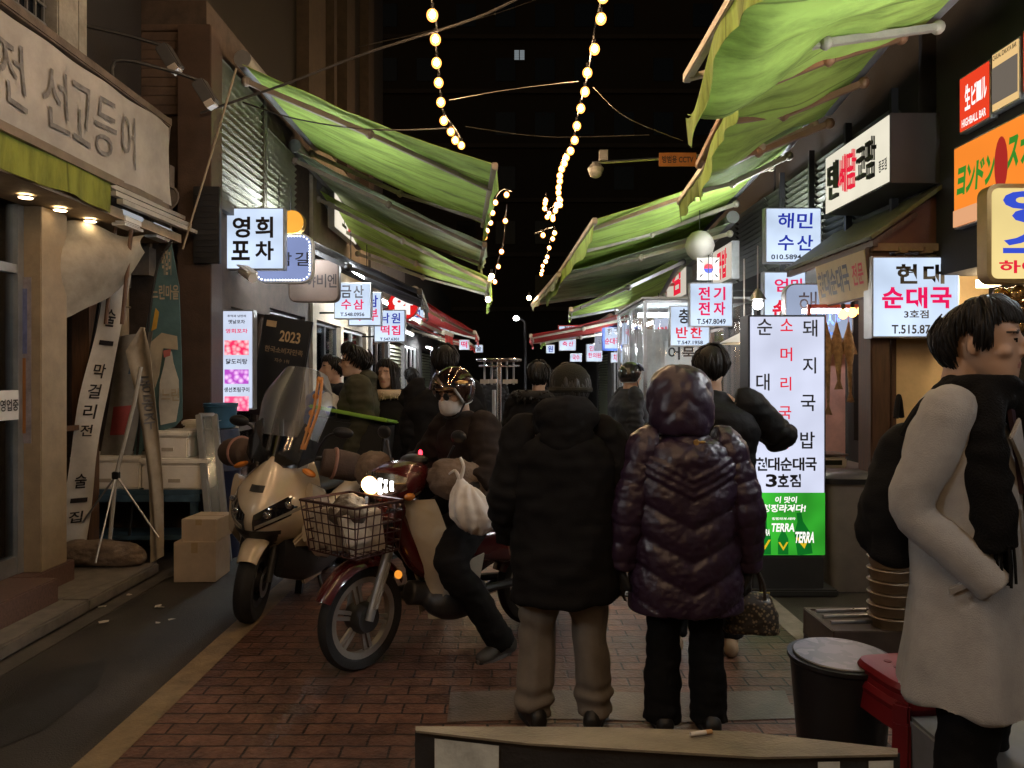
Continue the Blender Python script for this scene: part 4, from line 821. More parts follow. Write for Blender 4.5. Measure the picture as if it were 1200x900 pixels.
MB().b2(-W*.46,-.02,zb,W*.46,.3,-H/2-.002).b2(-W*.5,-.06,zb,W*.62,.34,zb+.05).build('base', M('dark_base', (.025,.025,.025), .5), st, bevel=.01)
# cloth banner over the left shop
bn = thing('cloth_banner', 'long wrinkled cream cloth banner with grey letters along the left shop', 'banner', (-2.98,4,3.1))
def ban(u, v):
    y = lerp(.5,6.42,u); return (-2.985+.012*math.sin(y*9+v*3)+.02*math.sin(y*2.3)+.03*noise.noise(Vector((y*1.5,v*2,0))), y, lerp(3.09,3.75,v)-.025*(1-v)*abs(math.sin(y*2.1)))
MB().grid(ban, 160, 14, .004).build('cloth', M('banner_canvas', (.36,.34,.31), .8, var=.25, scale=2.5, bump=.4, bscale=9), bn, world=True, angle=80)
greyink = M('faded_grey_print', (.17,.165,.165), .8, var=.5, scale=14)
def glyph(t, y0, y1, z0, z1, x=-2.945):
    v, f = text_arr(t, .0); me = []
    l = MB(); l.add([(x, lerp(y0,y1,a), lerp(z0,z1,b)) for a, b in v], f)
    bm = bmesh.new(); me = l.mesh(); bm.from_mesh(me); bmesh.ops.subdivide_edges(bm, edges=bm.edges[:], cuts=2); bm.to_mesh(me); bm.free()
    for q in me.vertices:
        u = (q.co.y-.5)/5.92; vv_ = (q.co.z-3.09)/.66; q.co.x = ban(u, vv_)[0]+.012
    return me
for t, y0, y1 in (('전',4.28,4.56),('선',4.72,4.98),('고',5.02,5.26),('등',5.3,5.54),('어',5.6,5.82),('구',3.8,4.1)):
    me = glyph(t, y0, y1, 3.21, 3.62); me.transform(wmat(bn).inverted()); me.materials.append(greyink)
    o = bpy.data.objects.new('lettering', me); COL.objects.link(o); o.parent = bn
MB().b2(-3.3,.5,3.76,-2.96,6.45,3.83).b2(-3.36,.5,3.83,-3.1,6.45,3.9).build('timber_top', M('rotten_timber', (.12,.09,.07), .8, var=.4, bump=.3), bn, world=True, bevel=.01)
MB().bar((-2.99,.5,3.06),(-2.99,6.4,3.06),.05,.05).build('lower_rail', armb, bn, world=True)
# ------------------------------------------------------------------ vehicles
scb = M('scooter_champagne_paint', (.58,.49,.37), .2, .15, var=.06, coat=.6)
redp = M('dark_red_paint', (.07,.008,.008), .22, .1, var=.1, coat=.6)
cream_p = M('cream_legshield', (.5,.44,.34), .4, var=.1)
mitt = M('brown_mitt_cloth', (.07,.045,.035), .85, var=.3, bump=.3); mitt_r = M('mitt_trim', (.3,.16,.13), .7)
engm = M('engine_metal', (.06,.06,.062), .4, .6, var=.3)
seatm = M('black_seat_vinyl', (.016,.016,.017), .5, bump=.2)
def wheel(root, name, c, r, tw, spokes, rimm, tread=True, mt=None, disc=True):
    mt = mt or Matrix(); c = Vector(c)
    prof = [(r-tw*.95,-tw*.28),(r-tw*.6,-tw*.47),(r-tw*.22,-tw*.46),(r-.006,-tw*.26),(r,-.004),(r,.004),(r-.006,tw*.26),(r-tw*.22,tw*.46),(r-tw*.6,tw*.47),(r-tw*.95,tw*.28),(r-tw*.95,-tw*.28)]
    q = MB().lathe(prof, c, (1,0,0), 48).xf(mt).build(name, rubber, root)
    ri = r-tw*.95
    m = MB().lathe([(ri-.025,-tw*.26),(ri+.012,-tw*.34),(ri+.012,-tw*.26),(ri-.01,0),(ri+.012,tw*.26),(ri+.012,tw*.34),(ri-.025,tw*.26),(ri-.025,-tw*.26)], c, (1,0,0), 40)
    m.lathe([(.0,-.055),(.05,-.05),(.065,-.03),(.065,.03),(.05,.05),(0,.055)], c, (1,0,0), 24)
    for i in range(spokes):
        a = 2*math.pi*i/spokes+.3
        for da in (-.13, .13):
            p0 = c+Vector((0,.05*math.cos(a+da*2),.05*math.sin(a+da*2))); p1 = c+Vector((0,(ri-.01)*math.cos(a+da*.7),(ri-.01)*math.sin(a+da*.7)))
            m.bar(p0, p1, .02, .018, up=(1,0,0))
    m.xf(mt).build('rim', rimm, q)
    if disc:
        m = MB().lathe([(.06,-.07),(.1,-.07),(.1,-.066),(.06,-.066),(.06,-.07)], c, (1,0,0), 30); m.xf(mt).build('brake_disc', steel, q)
    return q
def arcfender(c, r, w, a0, a1, n=22, flare=.0):
    c = Vector(c)
    def fn(u, v):
        a = R(lerp(a0,a1,u)); x = (v-.5)*2; rr = r-.045*abs(x)**3; ww = w*(1-.25*abs(u-.5)*2)
        return c+Vector((x*ww/2, rr*math.cos(a), rr*math.sin(a)))
    return MB().grid(fn, n, 12, .006)
def yloft(rs, n=24, p=2.4):      # rings along y: (y, cx, cz, rx, rz)
    m = MB().rings([(y,cx,cz,rx,rz) for y,cx,cz,rx,rz in rs], n, p)
    m.v = [Vector((v.x, v.z, v.y)) for v in m.v]; return m
# ---- parked scooter
pr = math.pi-math.asin(.12)
sco = thing('motor_scooter', 'champagne parked scooter with tall clear windscreen and green lidded box', 'scooter', (-1.745+.655*.12+.03, 4.82+.655*.99, 0), 0, None, (0, R(-6), pr))
st_ = Matrix.Translation((0,.6,0)) @ Matrix.Rotation(R(9),4,'Z') @ Matrix.Translation((0,-.6,0))
wheel(sco, 'front_wheel', (0,.655,.265), .265, .12, 5, darkmetal, mt=st_)
wheel(sco, 'rear_wheel', (0,-.655,.265), .265, .13, 5, darkmetal)
arcfender((0,.655,.27), .305, .165, 38, 118).xf(st_).build('front_fender', scb, sco)
for s in (-1,1): MB().tube([(s*.09,.655,.265),(s*.085,.5,.66)], .026, 10).xf(st_).build('fork_leg', darkmetal, sco)
zs = [.44,.52,.6,.68,.76,.84,.92,1.0,1.06]; hw = [.13,.2,.25,.275,.285,.27,.225,.15,.07]; yf = [.56,.67,.755,.79,.775,.735,.68,.6,.53]
def itp(z, tab):
    return float(np.interp(z, zs, tab))
def cs(x, z, off=0):
    w_ = itp(z, hw); t = min(1.0, abs(x)/w_); return Vector((x, itp(z, yf)-.30*t**2-.10*t**6+off, z))
def cowl(u, v):
    z = lerp(.44,1.06,v); return cs((u*2-1)*itp(z,hw), z)
MB().grid(cowl, 28, 20, .012).build('front_cowl', scb, sco, angle=70)
def lampz(t): return .60+.16*t**1.1, .70+.20*t**.9
for s in (-1,1):
    def hl(u, v):
        t = lerp(.1,.97,u); lo, hi = lampz(t); hi = lerp(lo+.02, hi, min(1, (1-u)*3+.15)); z = lerp(lo,hi,v); return cs(s*t*itp(z,hw), z, .026)
    h = MB().grid(hl, 18, 8, .004).build('headlight', M('smoked_lens', (.01,.01,.012), .06, coat=1), sco, angle=80)
    def hr(u, v):
        t = lerp(.16,.9,u); lo, hi = lampz(t); z = lerp(lo+.012, lo+.034, v); return cs(s*t*itp(z,hw), z, .033)
    MB().grid(hr, 16, 2, .003).build('light_strip', M('lamp_strip', (.5,.48,.42), .15, .6), h)
    m = MB()
    for k in range(2):
        t = .35+.3*k; lo, hi = lampz(t); zz = (lo+hi)/2+.015; q = cs(s*t*itp(zz,hw), zz, .026); m.ell(q, (.035,.015,.025), n=14, m=8)
    m.build('reflector', chrome, h)
    MB().ell((s*.24,.49,.98),(.05,.05,.02),(0,R(s*25),0)).build('indicator', M('amber_lens', (.5,.16,.02), .2), sco)
MB().grid(lambda u, v: cs((u-.5)*.09, lerp(.86,.9,v), .022), 6, 3, .004).build('nose_emblem', black, sco)
def mouth(u, v):
    z = lerp(.45,.62,v); return cs((u*2-1)*itp(z,hw)*.62, z, .02)
MB().grid(mouth, 14, 8, .004).build('lower_grille', black, sco, angle=70)
for s in (-1,1):      # champagne side wings down to the floor
    yloft([(.5,s*.26,.72,.03,.2),(.3,s*.27,.62,.045,.24),(.1,s*.27,.5,.05,.19),(-.1,s*.26,.42,.05,.1),(-.3,s*.25,.4,.04,.06)], 16).build('side_fairing', scb, sco, angle=60)
    MB().slab([(s*.17,.5,.5),(s*.285,.42,.64),(s*.275,.18,.52),(s*.24,.08,.2),(s*.2,.3,.17)], .035).build('leg_shield', scb, sco, bevel=.012)
    yloft([(.56,s*.12,.42,.04,.14),(.35,s*.2,.36,.06,.15),(.1,s*.22,.3,.06,.1),(-.25,s*.22,.3,.05,.07)], 16).build('lower_fairing', black, sco, angle=60)
    MB().b2(s*.2-.07,-.35,.33,s*.2+.07,.25,.36).build('footboard', black, sco, bevel=.01)
    yloft([(.1,s*.2,.62,.04,.04),(-.2,s*.2,.66,.06,.09),(-.6,s*.2,.72,.06,.1),(-.98,s*.1,.86,.03,.04)], 16).build('rear_fairing', scb, sco, angle=60)
yloft([(.42,0,.72,.2,.24),(.25,0,.7,.19,.2),(.05,0,.6,.14,.2),(-.2,0,.55,.15,.2),(-.6,0,.6,.17,.17),(-.95,0,.8,.08,.06)], 20).build('inner_body', black, sco, angle=60)
yloft([(.02,0,.78,.1,.04),(-.15,0,.79,.17,.06),(-.4,0,.78,.18,.06),(-.5,0,.84,.17,.07),(-.8,0,.86,.13,.05)], 20).build('seat', seatm, sco, angle=60)
m = MB().tube([(-.12,-.5,.3),(-.16,-.3,.32),(-.16,-.65,.3),(-.15,-.95,.42)], [.05,.1,.1,.07], 12, 4).b2(-.2,-.75,.2,-.05,-.1,.4)
m.build('engine', engm, sco, bevel=.02)
MB().tube([(.17,-.25,.25),(.2,-.5,.3),(.2,-.95,.42)], [.03,.06,.07], 14, 4).build('muffler', darkmetal, sco)
MB().tube([(.24,-.45,.34),(.25,-.9,.46)], [.02,.035], 10).build('muffler_guard', chrome, sco)
MB().tube([(-.16,.02,.28),(-.3,.1,.03),(-.34,.14,.035)], .013, 8).build('side_stand', darkmetal, sco)
MB().tube([(-.38,.2,1.06),(-.2,.3,1.05),(0,.34,1.02),(.2,.3,1.05),(.38,.2,1.06)], .016, 10, 4).build('handlebar', black, sco)
MB().tube([(0,.5,.7),(0,.34,1.04)], .05, 12).build('steering_column', black, sco)
for s in (-1,1):
    q = MB().tube([(s*.27,.35,1.04),(s*.36,.3,1.03),(s*.45,.22,1.01),(s*.5,.12,.99)], [.09,.105,.1,.07], 18, 5).build('hand_mitt', mitt, sco, angle=80)
    MB().torus(.1,.013,(s*.34,.31,1.035),(s*.8,-.45,-.1),26,8).build('mitt_trim', mitt_r, q)
# V shaped black visor under the screen, screen, struts
m = MB()
for s in (-1,1):
    m.slab([(s*.02,.56,1.0),(s*.16,.5,1.03),(s*.2,.42,1.26),(s*.15,.42,1.3),(s*.1,.5,1.12),(s*.02,.55,1.1)], .016)
    m.slab([(s*.16,.5,1.0),(s*.24,.42,1.05),(s*.25,.38,1.17),(s*.18,.43,1.2)], .014)
m.build('visor', M('gloss_black', (.012,.012,.013), .15, coat=.5), sco)
def screen(u, v):
    a = (u*2-1); w_ = lerp(.2,.255,min(1,v*1.6))*(1-.45*max(0,v-.72)**1.2/.28); z = lerp(1.0,1.67,v)-.05*abs(a)**3*v
    return (a*w_, .56-.30*v-.13*a*a, z)
MB().grid(screen, 18, 16, .004).build('windscreen', CLEAR('screen_acrylic', (.86,.87,.89), .0, .3, milk=.05), sco, angle=80)
MB().grid(lambda u, v: Vector(screen(lerp(.12,.88,u), v*.3))+Vector((0,.006,0)), 12, 5, .003).build('smoked_band', CLEAR('smoked_acrylic', (.1,.1,.11), .5, .1), sco, angle=80)
m = MB()
for (a, b) in (((-.24,.42,1.62),(-.27,.5,1.42)),((-.27,.5,1.42),(-.22,.56,1.14)),((-.215,.42,1.62),(-.235,.5,1.42)),((-.235,.5,1.42),(-.2,.56,1.14))): m.bar(a, b, .02, .012, up=(1,0,0))
for i in range(5): m.ell(lerp(Vector((-.225,.43,1.6)), Vector((-.21,.55,1.16)), i/4),(.022,.012,.022), n=10, m=6)
m.build('orange_stay', M('orange_stay_paint', (.55,.22,.05), .4, var=.15), sco)
for s in (-1,1):
    MB().tube([(s*.2,.32,1.05),(s*.26,.3,1.2),(s*.33,.3,1.24)], .01, 8, 3).ell((s*.38,.3,1.25),(.075,.02,.04)).build('mirror', black, sco)
bx = MB().b2(-.38,-1.18,.86,.24,-.7,1.24).build('delivery_box', M('black_bag_cloth', (.015,.016,.016), .7, bump=.2), sco, bevel=.02)
MB().box((-.07,-.92,1.275),(.68,.56,.03),(R(6),R(-4),0)).build('lid', M('lime_lid', (.28,.55,.07), .45), bx, bevel=.01)
m = MB()
for sx in (-.395,.255):
    for sy in (-1.2,-.7): m.bar((sx,sy,.8),(sx,sy,1.24),.02,.02)
m.build('corner_trim', steel, bx)
MB().b2(-.2,-1.1,.8,.2,-.7,.84).tube([(-.18,-.6,.8),(-.18,-1.15,.82)], .015, 8).tube([(.18,-.6,.8),(.18,-1.15,.82)], .015, 8).build('rear_rack', darkmetal, sco)
MB().b2(-.1,.02,.0,-.05,.05,.3).build('centre_stand', darkmetal, sco)
# ---- red delivery motorcycle, ridden
BR = math.pi-math.asin(.8); BO = (-.356, 4.41, 0)
bk = thing('delivery_motorcycle', 'dark red delivery motorcycle with lit headlight, cream leg shield and wire basket', 'motorcycle', BO, BR)
sm = Matrix.Translation((0,.52,0)) @ Matrix.Rotation(R(15),4,'Z') @ Matrix.Translation((0,-.52,0))
silver = M('silver_wheel', (.42,.4,.37), .35, .7)
wheel(bk, 'front_wheel', (0,.6,.283), .283, .075, 6, silver, mt=sm, disc=False)
wheel(bk, 'rear_wheel', (0,-.62,.283), .283, .085, 6, silver, disc=False)
MB().lathe([(0,-.07),(.07,-.065),(.085,-.03),(.085,.03),(.07,.065),(0,.07)], (0,.6,.283), (1,0,0), 26).xf(sm).build('hub_drum', engm, bk)
for s in (-1,1):
    q = MB().tube([(s*.085,.62,.283),(s*.085,.47,.66)], [.024,.03], 12).xf(sm).build('fork_leg', M('fork_silver', (.4,.4,.4), .3, .7), bk)
    MB().bar((s*.1,.6,.34),(s*.1,.5,.58),.03,.045,up=(1,0,0)).xf(sm).build('fork_cover', M('fork_cover_grey', (.3,.29,.27), .4), q, bevel=.008)
arcfender((0,.6,.283), .33, .15, 28, 150).xf(sm).build('front_fender', redp, bk)
yloft([(.46,0,.62,.06,.08),(.42,0,.78,.09,.12),(.36,0,.86,.1,.1)], 16).xf(sm).build('fork_shroud', redp, bk)
# headlight nacelle
nac = yloft([(.20,0,1.03,.1,.05),(.24,0,1.02,.17,.09),(.32,0,1.0,.2,.11),(.40,0,.98,.19,.1),(.45,0,.97,.14,.075)], 24).xf(sm).build('headlight_cowl', redp, bk, angle=70)
def lens(u, v):
    x = (u*2-1)*.17; z = .985+(v-.5)*.15*(1-.6*abs(u*2-1)**2)+.02*abs(u*2-1); return (x, .50-.07*abs(u*2-1)**2-.012*abs(v-.5)*2, z)
hl_ = MB().grid(lens, 18, 8, .006).xf(sm).build('headlight', M('reflector_bowl', (.62,.56,.46), .18, 1, var=.3, scale=30), nac, angle=80)
MB().ell((.045,.492,.985),(.075,.032,.05)).xf(sm).build('headlight_bulb', EM('headlight_core', (1,.55,.2), 6), hl_)
MB().ell((.04,.514,.992),(.026,.02,.022)).xf(sm).build('headlight_filament', EM('headlight_hot', (1,.9,.7), 30), hl_)
for k in range(3): MB().b2(-.03-.035*k,.497-.012*k,.945+.01*k,-.045-.035*k,.506-.012*k,1.03-.006*k).xf(sm).build('light_bar', EM('headlight_bar', (.95,.97,1), 9), hl_)
for s in (-1,1): MB().ell((s*.165,.40,.93),(.035,.03,.024)).xf(sm).build('indicator', M('amber_lens', (.5,.16,.02), .2), bk)
MB().ell((-.12,.44,.5),(.024,.02,.024)).xf(sm).build('side_reflector', EM('amber_reflector_glow', (1,.35,.04), .9), bk)  # light caught by the reflector is put in as emission
MB().tube([(-.36,.12,1.06),(-.2,.2,1.06),(0,.24,1.04),(.2,.2,1.06),(.36,.12,1.06)], .015, 10, 4).xf(sm).build('handlebar', black, bk)
m = MB().ell((0,.2,1.1),(.1,.07,.04)).xf(sm).build('meter_cluster', black, bk)
MB().ell((.0,.15,1.14),(.014,.01,.02)).xf(sm).build('warning_lamp', EM('red_led', (1,.03,.05), 3), bk)
for s in (1,-1):
    def mf(p, n): return .012*nz(p, 14)+.01*nz(p, 30)
    MB().tube([(s*.22,.22,1.03),(s*.32,.22,1.02),(s*.42,.12,.99),(s*.46,.0,.96)], [.09,.12,.12,.09], 18, 5).xf(sm).build('hand_mitt', M('mitt_taupe', (.14,.1,.075), .85, var=.3, bump=.4), bk, remesh=.012, smooth=3, disp=mf)
# wire basket with papers
wire = M('basket_wire', (.05,.02,.02), .4, .4)
m = MB()
def bpt(x, y, z): return (x, y, z)
x0, x1, y0, y1, z0, z1 = -.19, .19, .5, .8, .66, .93
for k in range(6):
    z = lerp(z0, z1, k/5); e = .035*k/5; m.tube([(x0-e,y0,z),(x1+e,y0,z),(x1+e,y1+e,z),(x0-e,y1+e,z),(x0-e,y0,z)], .004 if k < 5 else .008, 6)
for k in range(9):
    x = lerp(x0,x1,k/8); e = .035*(k/8*2-1); m.tube([(x+e,y1+.035,z1),(x,y1,z0),(x,y0,z0),(x+e,y0,z1)], .0035, 6)
for k in range(7):
    y = lerp(y0,y1,k/6)
    m.tube([(x0-.035,y,z1),(x0,y,z0),(x1,y,z0),(x1+.035,y,z1)], .0035, 6)
m.xf(sm).build('wire_basket', wire, bk)
m = MB().b2(-.1,.46,.76,-.06,.56,.8).tube([(-.12,.42,.86),(-.12,.52,.86)], .012, 8).tube([(.12,.42,.86),(.12,.52,.86)], .012, 8)
m.xf(sm).build('basket_bracket', darkmetal, bk)
pp = thing('newspaper_bundle', 'folded papers and rag standing in the motorcycle basket', 'papers', Matrix.LocRotScale(Vector(BO), __import__('mathutils').Euler((0,0,BR)), None) @ Vector((0,.65,.67)), BR)
m = MB()
random.seed(11)
for i in range(9): m.box((random.uniform(-.13,.13), random.uniform(-.08,.08), random.uniform(.08,.13)),(random.uniform(.02,.05),.2,random.uniform(.16,.24)),(random.uniform(-.2,.2),random.uniform(-.3,.3),random.uniform(-.5,.5)))
m.build('papers', M('paper_grey', (.4,.34,.27), .8, var=.4, scale=12), pp, bevel=.006)
MB().ell((.0,.02,.18),(.14,.1,.07)).ell((.07,-.02,.22),(.09,.08,.06)).build('rag', M('rag_taupe', (.1,.08,.06), .9, var=.3, bump=.4), pp, remesh=.014, smooth=3, disp=lambda p, n: .02*nz(p,13)+.012*nz(p,28))
# leg shield and body
for s in (-1,1):
    def ls(u, v):
        z = lerp(.2,.9,v); w0 = .04; w1 = float(np.interp(z,[.2,.35,.5,.7,.85,.9],[.13,.2,.22,.2,.16,.13])); x = lerp(w0,w1,u)
        return (s*x, float(np.interp(z,[.2,.4,.7,.9],[.19,.2,.31,.36]))-.16*u**1.8, z)
    MB().grid(ls, 12, 18, .01).build('leg_shield', cream_p, bk, angle=70)
    MB().grid(lambda u, v: (s*lerp(.1,.17,u), lerp(.16,-.08,v)-.03*u, lerp(.24,.5,u)+.12*v*(u-.5)), 6, 8, .008).build('shield_flap', cream_p, bk, angle=70)
MB().tube([(0,.38,.8),(0,.2,.5),(0,-.1,.45),(0,-.45,.6)], [.06,.07,.07,.07], 14, 5).build('underbone_frame', redp, bk)
MB().ell((-.05,.02,.29),(.14,.2,.12)).ell((-.12,-.06,.3),(.07,.12,.11)).tube([(0,.1,.32),(0,.3,.36)], .07, 14).build('engine', engm, bk, remesh=.014, smooth=2)
MB().ell((-.17,-.05,.3),(.035,.09,.085)).build('crankcase_cover', M('case_silver', (.22,.22,.22), .35, .7), bk)
MB().tube([(.1,.2,.28),(.13,-.1,.2),(.15,-.5,.26),(.16,-.85,.3)], [.02,.025,.045,.05], 12, 4).build('exhaust', chrome, bk)
MB().tube([(-.3,.0,.25),(.3,.0,.25)], .014, 8).build('foot_peg', black, bk)
yloft([(.1,0,.7,.09,.05),(-.1,0,.75,.13,.06),(-.4,0,.77,.13,.06),(-.55,0,.76,.1,.04)], 18).build('seat', seatm, bk, angle=60)
for s in (-1,1): yloft([(-.05,s*.09,.6,.05,.08),(-.3,s*.11,.58,.06,.12),(-.7,s*.09,.62,.05,.08),(-.9,s*.05,.64,.02,.03)], 16).build('rear_cover', redp, bk, angle=60)
arcfender((0,-.62,.283), .33, .16, 20, 150).build('rear_fender', redp, bk)
MB().tube([(-.14,-.62,.283),(-.14,-.35,.34),(-.14,-.1,.34)], .025, 8).tube([(.14,-.62,.283),(.14,-.1,.34)], .025, 8).build('swing_arm', darkmetal, bk)
MB().tube([(-.17,-.6,.3),(-.15,-.5,.68)], .032, 12).tube([(.17,-.6,.3),(.15,-.5,.68)], .032, 12).build('shock', steel, bk)
m = MB()
for i in range(4): m.tube([(-.16+.107*i,-.45,.82),(-.16+.107*i,-.95,.82)], .01, 6)
for i in range(4): m.tube([(-.18,-.45-.16*i,.82),(.18,-.45-.16*i,.82)], .01, 6)
m.build('carrier_rack', steel, bk)
for s in (-1,1): MB().tube([(s*.22,.18,1.08),(s*.28,.16,1.2)], .008, 6).ell((s*.31,.155,1.25),(.06,.015,.04)).xf(sm).build('mirror', black, bk)
# white carrier bag on the near handlebar
bp = P(550,556,3.95)
bg = thing('plastic_bag', 'knotted white plastic bag hanging from the motorcycle handlebar', 'bag', bp)
def bagd(p, n):
    a = math.atan2(p[1], p[0]); return .007*math.sin(a*9+p[2]*22)*min(1, max(0, -p[2]/.12))+.014*nz(p, 10)+.006*nz(p, 26)
MB().rings([(.0,-.05,0,.014,.014),(-.04,-.045,0,.03,.026),(-.09,-.02,0,.075,.055),(-.16,.01,0,.115,.085),(-.22,.03,0,.13,.095),(-.27,.045,0,.11,.08),(-.31,.06,0,.05,.04)], 24, 2.2).build('bag', M('white_bag_film', (.62,.59,.56), .45, var=.08, bump=.3, bscale=25), bg, remesh=.008, smooth=2, disp=bagd)
MB().tube([(-.05,0,-.03),(-.075,0,.02),(-.11,.02,.0)], [.012,.008,.004], 8, 4).tube([(-.05,0,-.03),(-.03,0,.04),(-.05,.01,.09)], [.012,.009,.008], 8, 4).build('knot', MATS['white_bag_film'], bg)
# ------------------------------------------------------------------ people
V = Vector
skin = M('skin', (.46,.29,.2), .55, var=.06); eye_m = M('eye_dark', (.015,.012,.01), .15); lip_m = M('lip_skin', (.34,.15,.12), .5); brow_m = M('brow_dark', (.05,.035,.028), .8)
hair_m = M('black_hair', (.007,.006,.0055), .5, spec=.25, var=.3, stretch=(6,6,1), scale=30, bump=.3)
def cloth(name, col, rough=.85, bump=.25, sheen=0, bscale=220, **k): return M(name, col, rough, bump=bump, bscale=bscale, sheen=sheen, **{'spec': .12, **k})
def std(H=1.7, **o):
    s = H/1.7
    J = dict(pelvis=(0,0,.93), chest=(0,0,1.25), neck=(0,-.015,1.44), head=(0,.02,1.585), shR=(.18,-.01,1.385), shL=(-.18,-.01,1.385), elR=(.23,-.04,1.11), elL=(-.23,-.04,1.11), wrR=(.235,.05,.87), wrL=(-.235,.05,.87),
             hipR=(.09,0,.9), hipL=(-.09,0,.9), knR=(.1,.02,.49), knL=(-.1,.02,.49), anR=(.1,-.02,.085), anL=(-.1,-.02,.085))
    J = {k: V(v)*s for k, v in J.items()}; J['s'] = s
    for k, v in o.items(): J[k] = V(v) if not isinstance(v, (int, float)) else v
    return J
def head_prims(m, mt):
    h = MB()
    h.rings([(-.118,0,.058,.016,.014),(-.108,0,.05,.034,.034),(-.09,0,.036,.047,.05),(-.065,0,.022,.056,.068),(-.035,0,.008,.063,.082),(0,0,-.002,.069,.092),(.035,0,-.008,.074,.098),(.065,0,-.01,.072,.095),(.09,0,-.012,.06,.08),(.108,0,-.012,.04,.054),(.118,0,-.012,.015,.02)], 28, 2.15)
    h.tube([(0,.082,.03),(0,.1,.0),(0,.114,-.022)], [.008,.010,.012], 10, 3).ell((0,.097,-.027),(.017,.013,.009))
    h.ell((0,.082,-.054),(.022,.012,.0055)).ell((0,.079,-.066),(.02,.012,.006)).ell((0,.062,-.1),(.02,.018,.014))
    for s in (-1,1):
        h.ell((s*.03,.074,.034),(.026,.016,.008)).ell((s*.03,.07,.012),(.015,.014,.009)).ell((s*.042,.052,-.022),(.026,.026,.02)).ell((s*.074,-.012,-.002),(.008,.02,.033),(R(-12),0,s*R(18)))
    m.add([mt @ p for p in h.v], h.f)
def hand_prims(m, wr, d, pn, side, curl=.5, sc=1.0):
    """wr wrist, d direction of the hand, pn palm normal, side +1 thumb towards d x pn"""
    d = V(d).normalized(); pn = V(pn); pn = (pn-d*pn.dot(d)).normalized(); u = d.cross(pn)*side
    W = lambda a, b, c: V(wr)+(u*a+d*b+pn*c)*sc
    m.tube([W(0,-.02,0),W(0,.02,0),W(.002,.06,0),W(.002,.09,0)], [.026*sc,.036*sc,.042*sc,.036*sc], 12, 3, flat=1) if 0 else None
    h = MB().box((0,0,0),(1,1,1)); h.v = [W((p.x)*.078, .048+p.y*.095, p.z*.028) for p in h.v]; m.add(h.v, h.f)
    m.tube([W(0,-.04,0),W(0,.03,0)], .026*sc, 10)
    for i, (a, L) in enumerate(((.03,.072),(.0105,.08),(-.0105,.075),(-.03,.058))):
        p = [W(a,.085,0)]; ang = 0; q = p[0]
        for k, f in enumerate((.45,.3,.25)):
            ang += curl*(.55,.8,.6)[k]; q = q+(d*math.cos(ang)+pn*math.sin(ang))*L*f*sc; p.append(q)
        m.tube(p, [.0095*sc,.009*sc,.0082*sc,.0065*sc], 8)
    m.tube([W(.03,.01,.006),W(.055,.04,.014),W(.058,.068,.026),W(.05,.092,.034)], [.014*sc,.0125*sc,.011*sc,.008*sc], 8)
def headmat(J, yaw=0, pitch=0, roll=0): return Matrix.Translation(J['head']) @ Matrix.Rotation(R(yaw),4,'Z') @ Matrix.Rotation(R(pitch),4,'X') @ Matrix.Rotation(R(roll),4,'Y') @ Matrix.Scale(J['s'] if 'hs' not in J else J['hs'],4)
def torso_rings(J, prof, n=28, p=2.5):
    """prof: (t, rx, ry, dy) with t=0 pelvis, 1 chest, 2 neck"""
    pts = [J['pelvis'], J['chest'], J['neck']]; rs = []
    for t, rx, ry, dy in prof:
        k = min(max(int(t),0),1); q = lerp(pts[k], pts[k+1], t-k); rs.append((q.z, q.x, q.y+dy, rx*J['s'], ry*J['s']))
    return rs
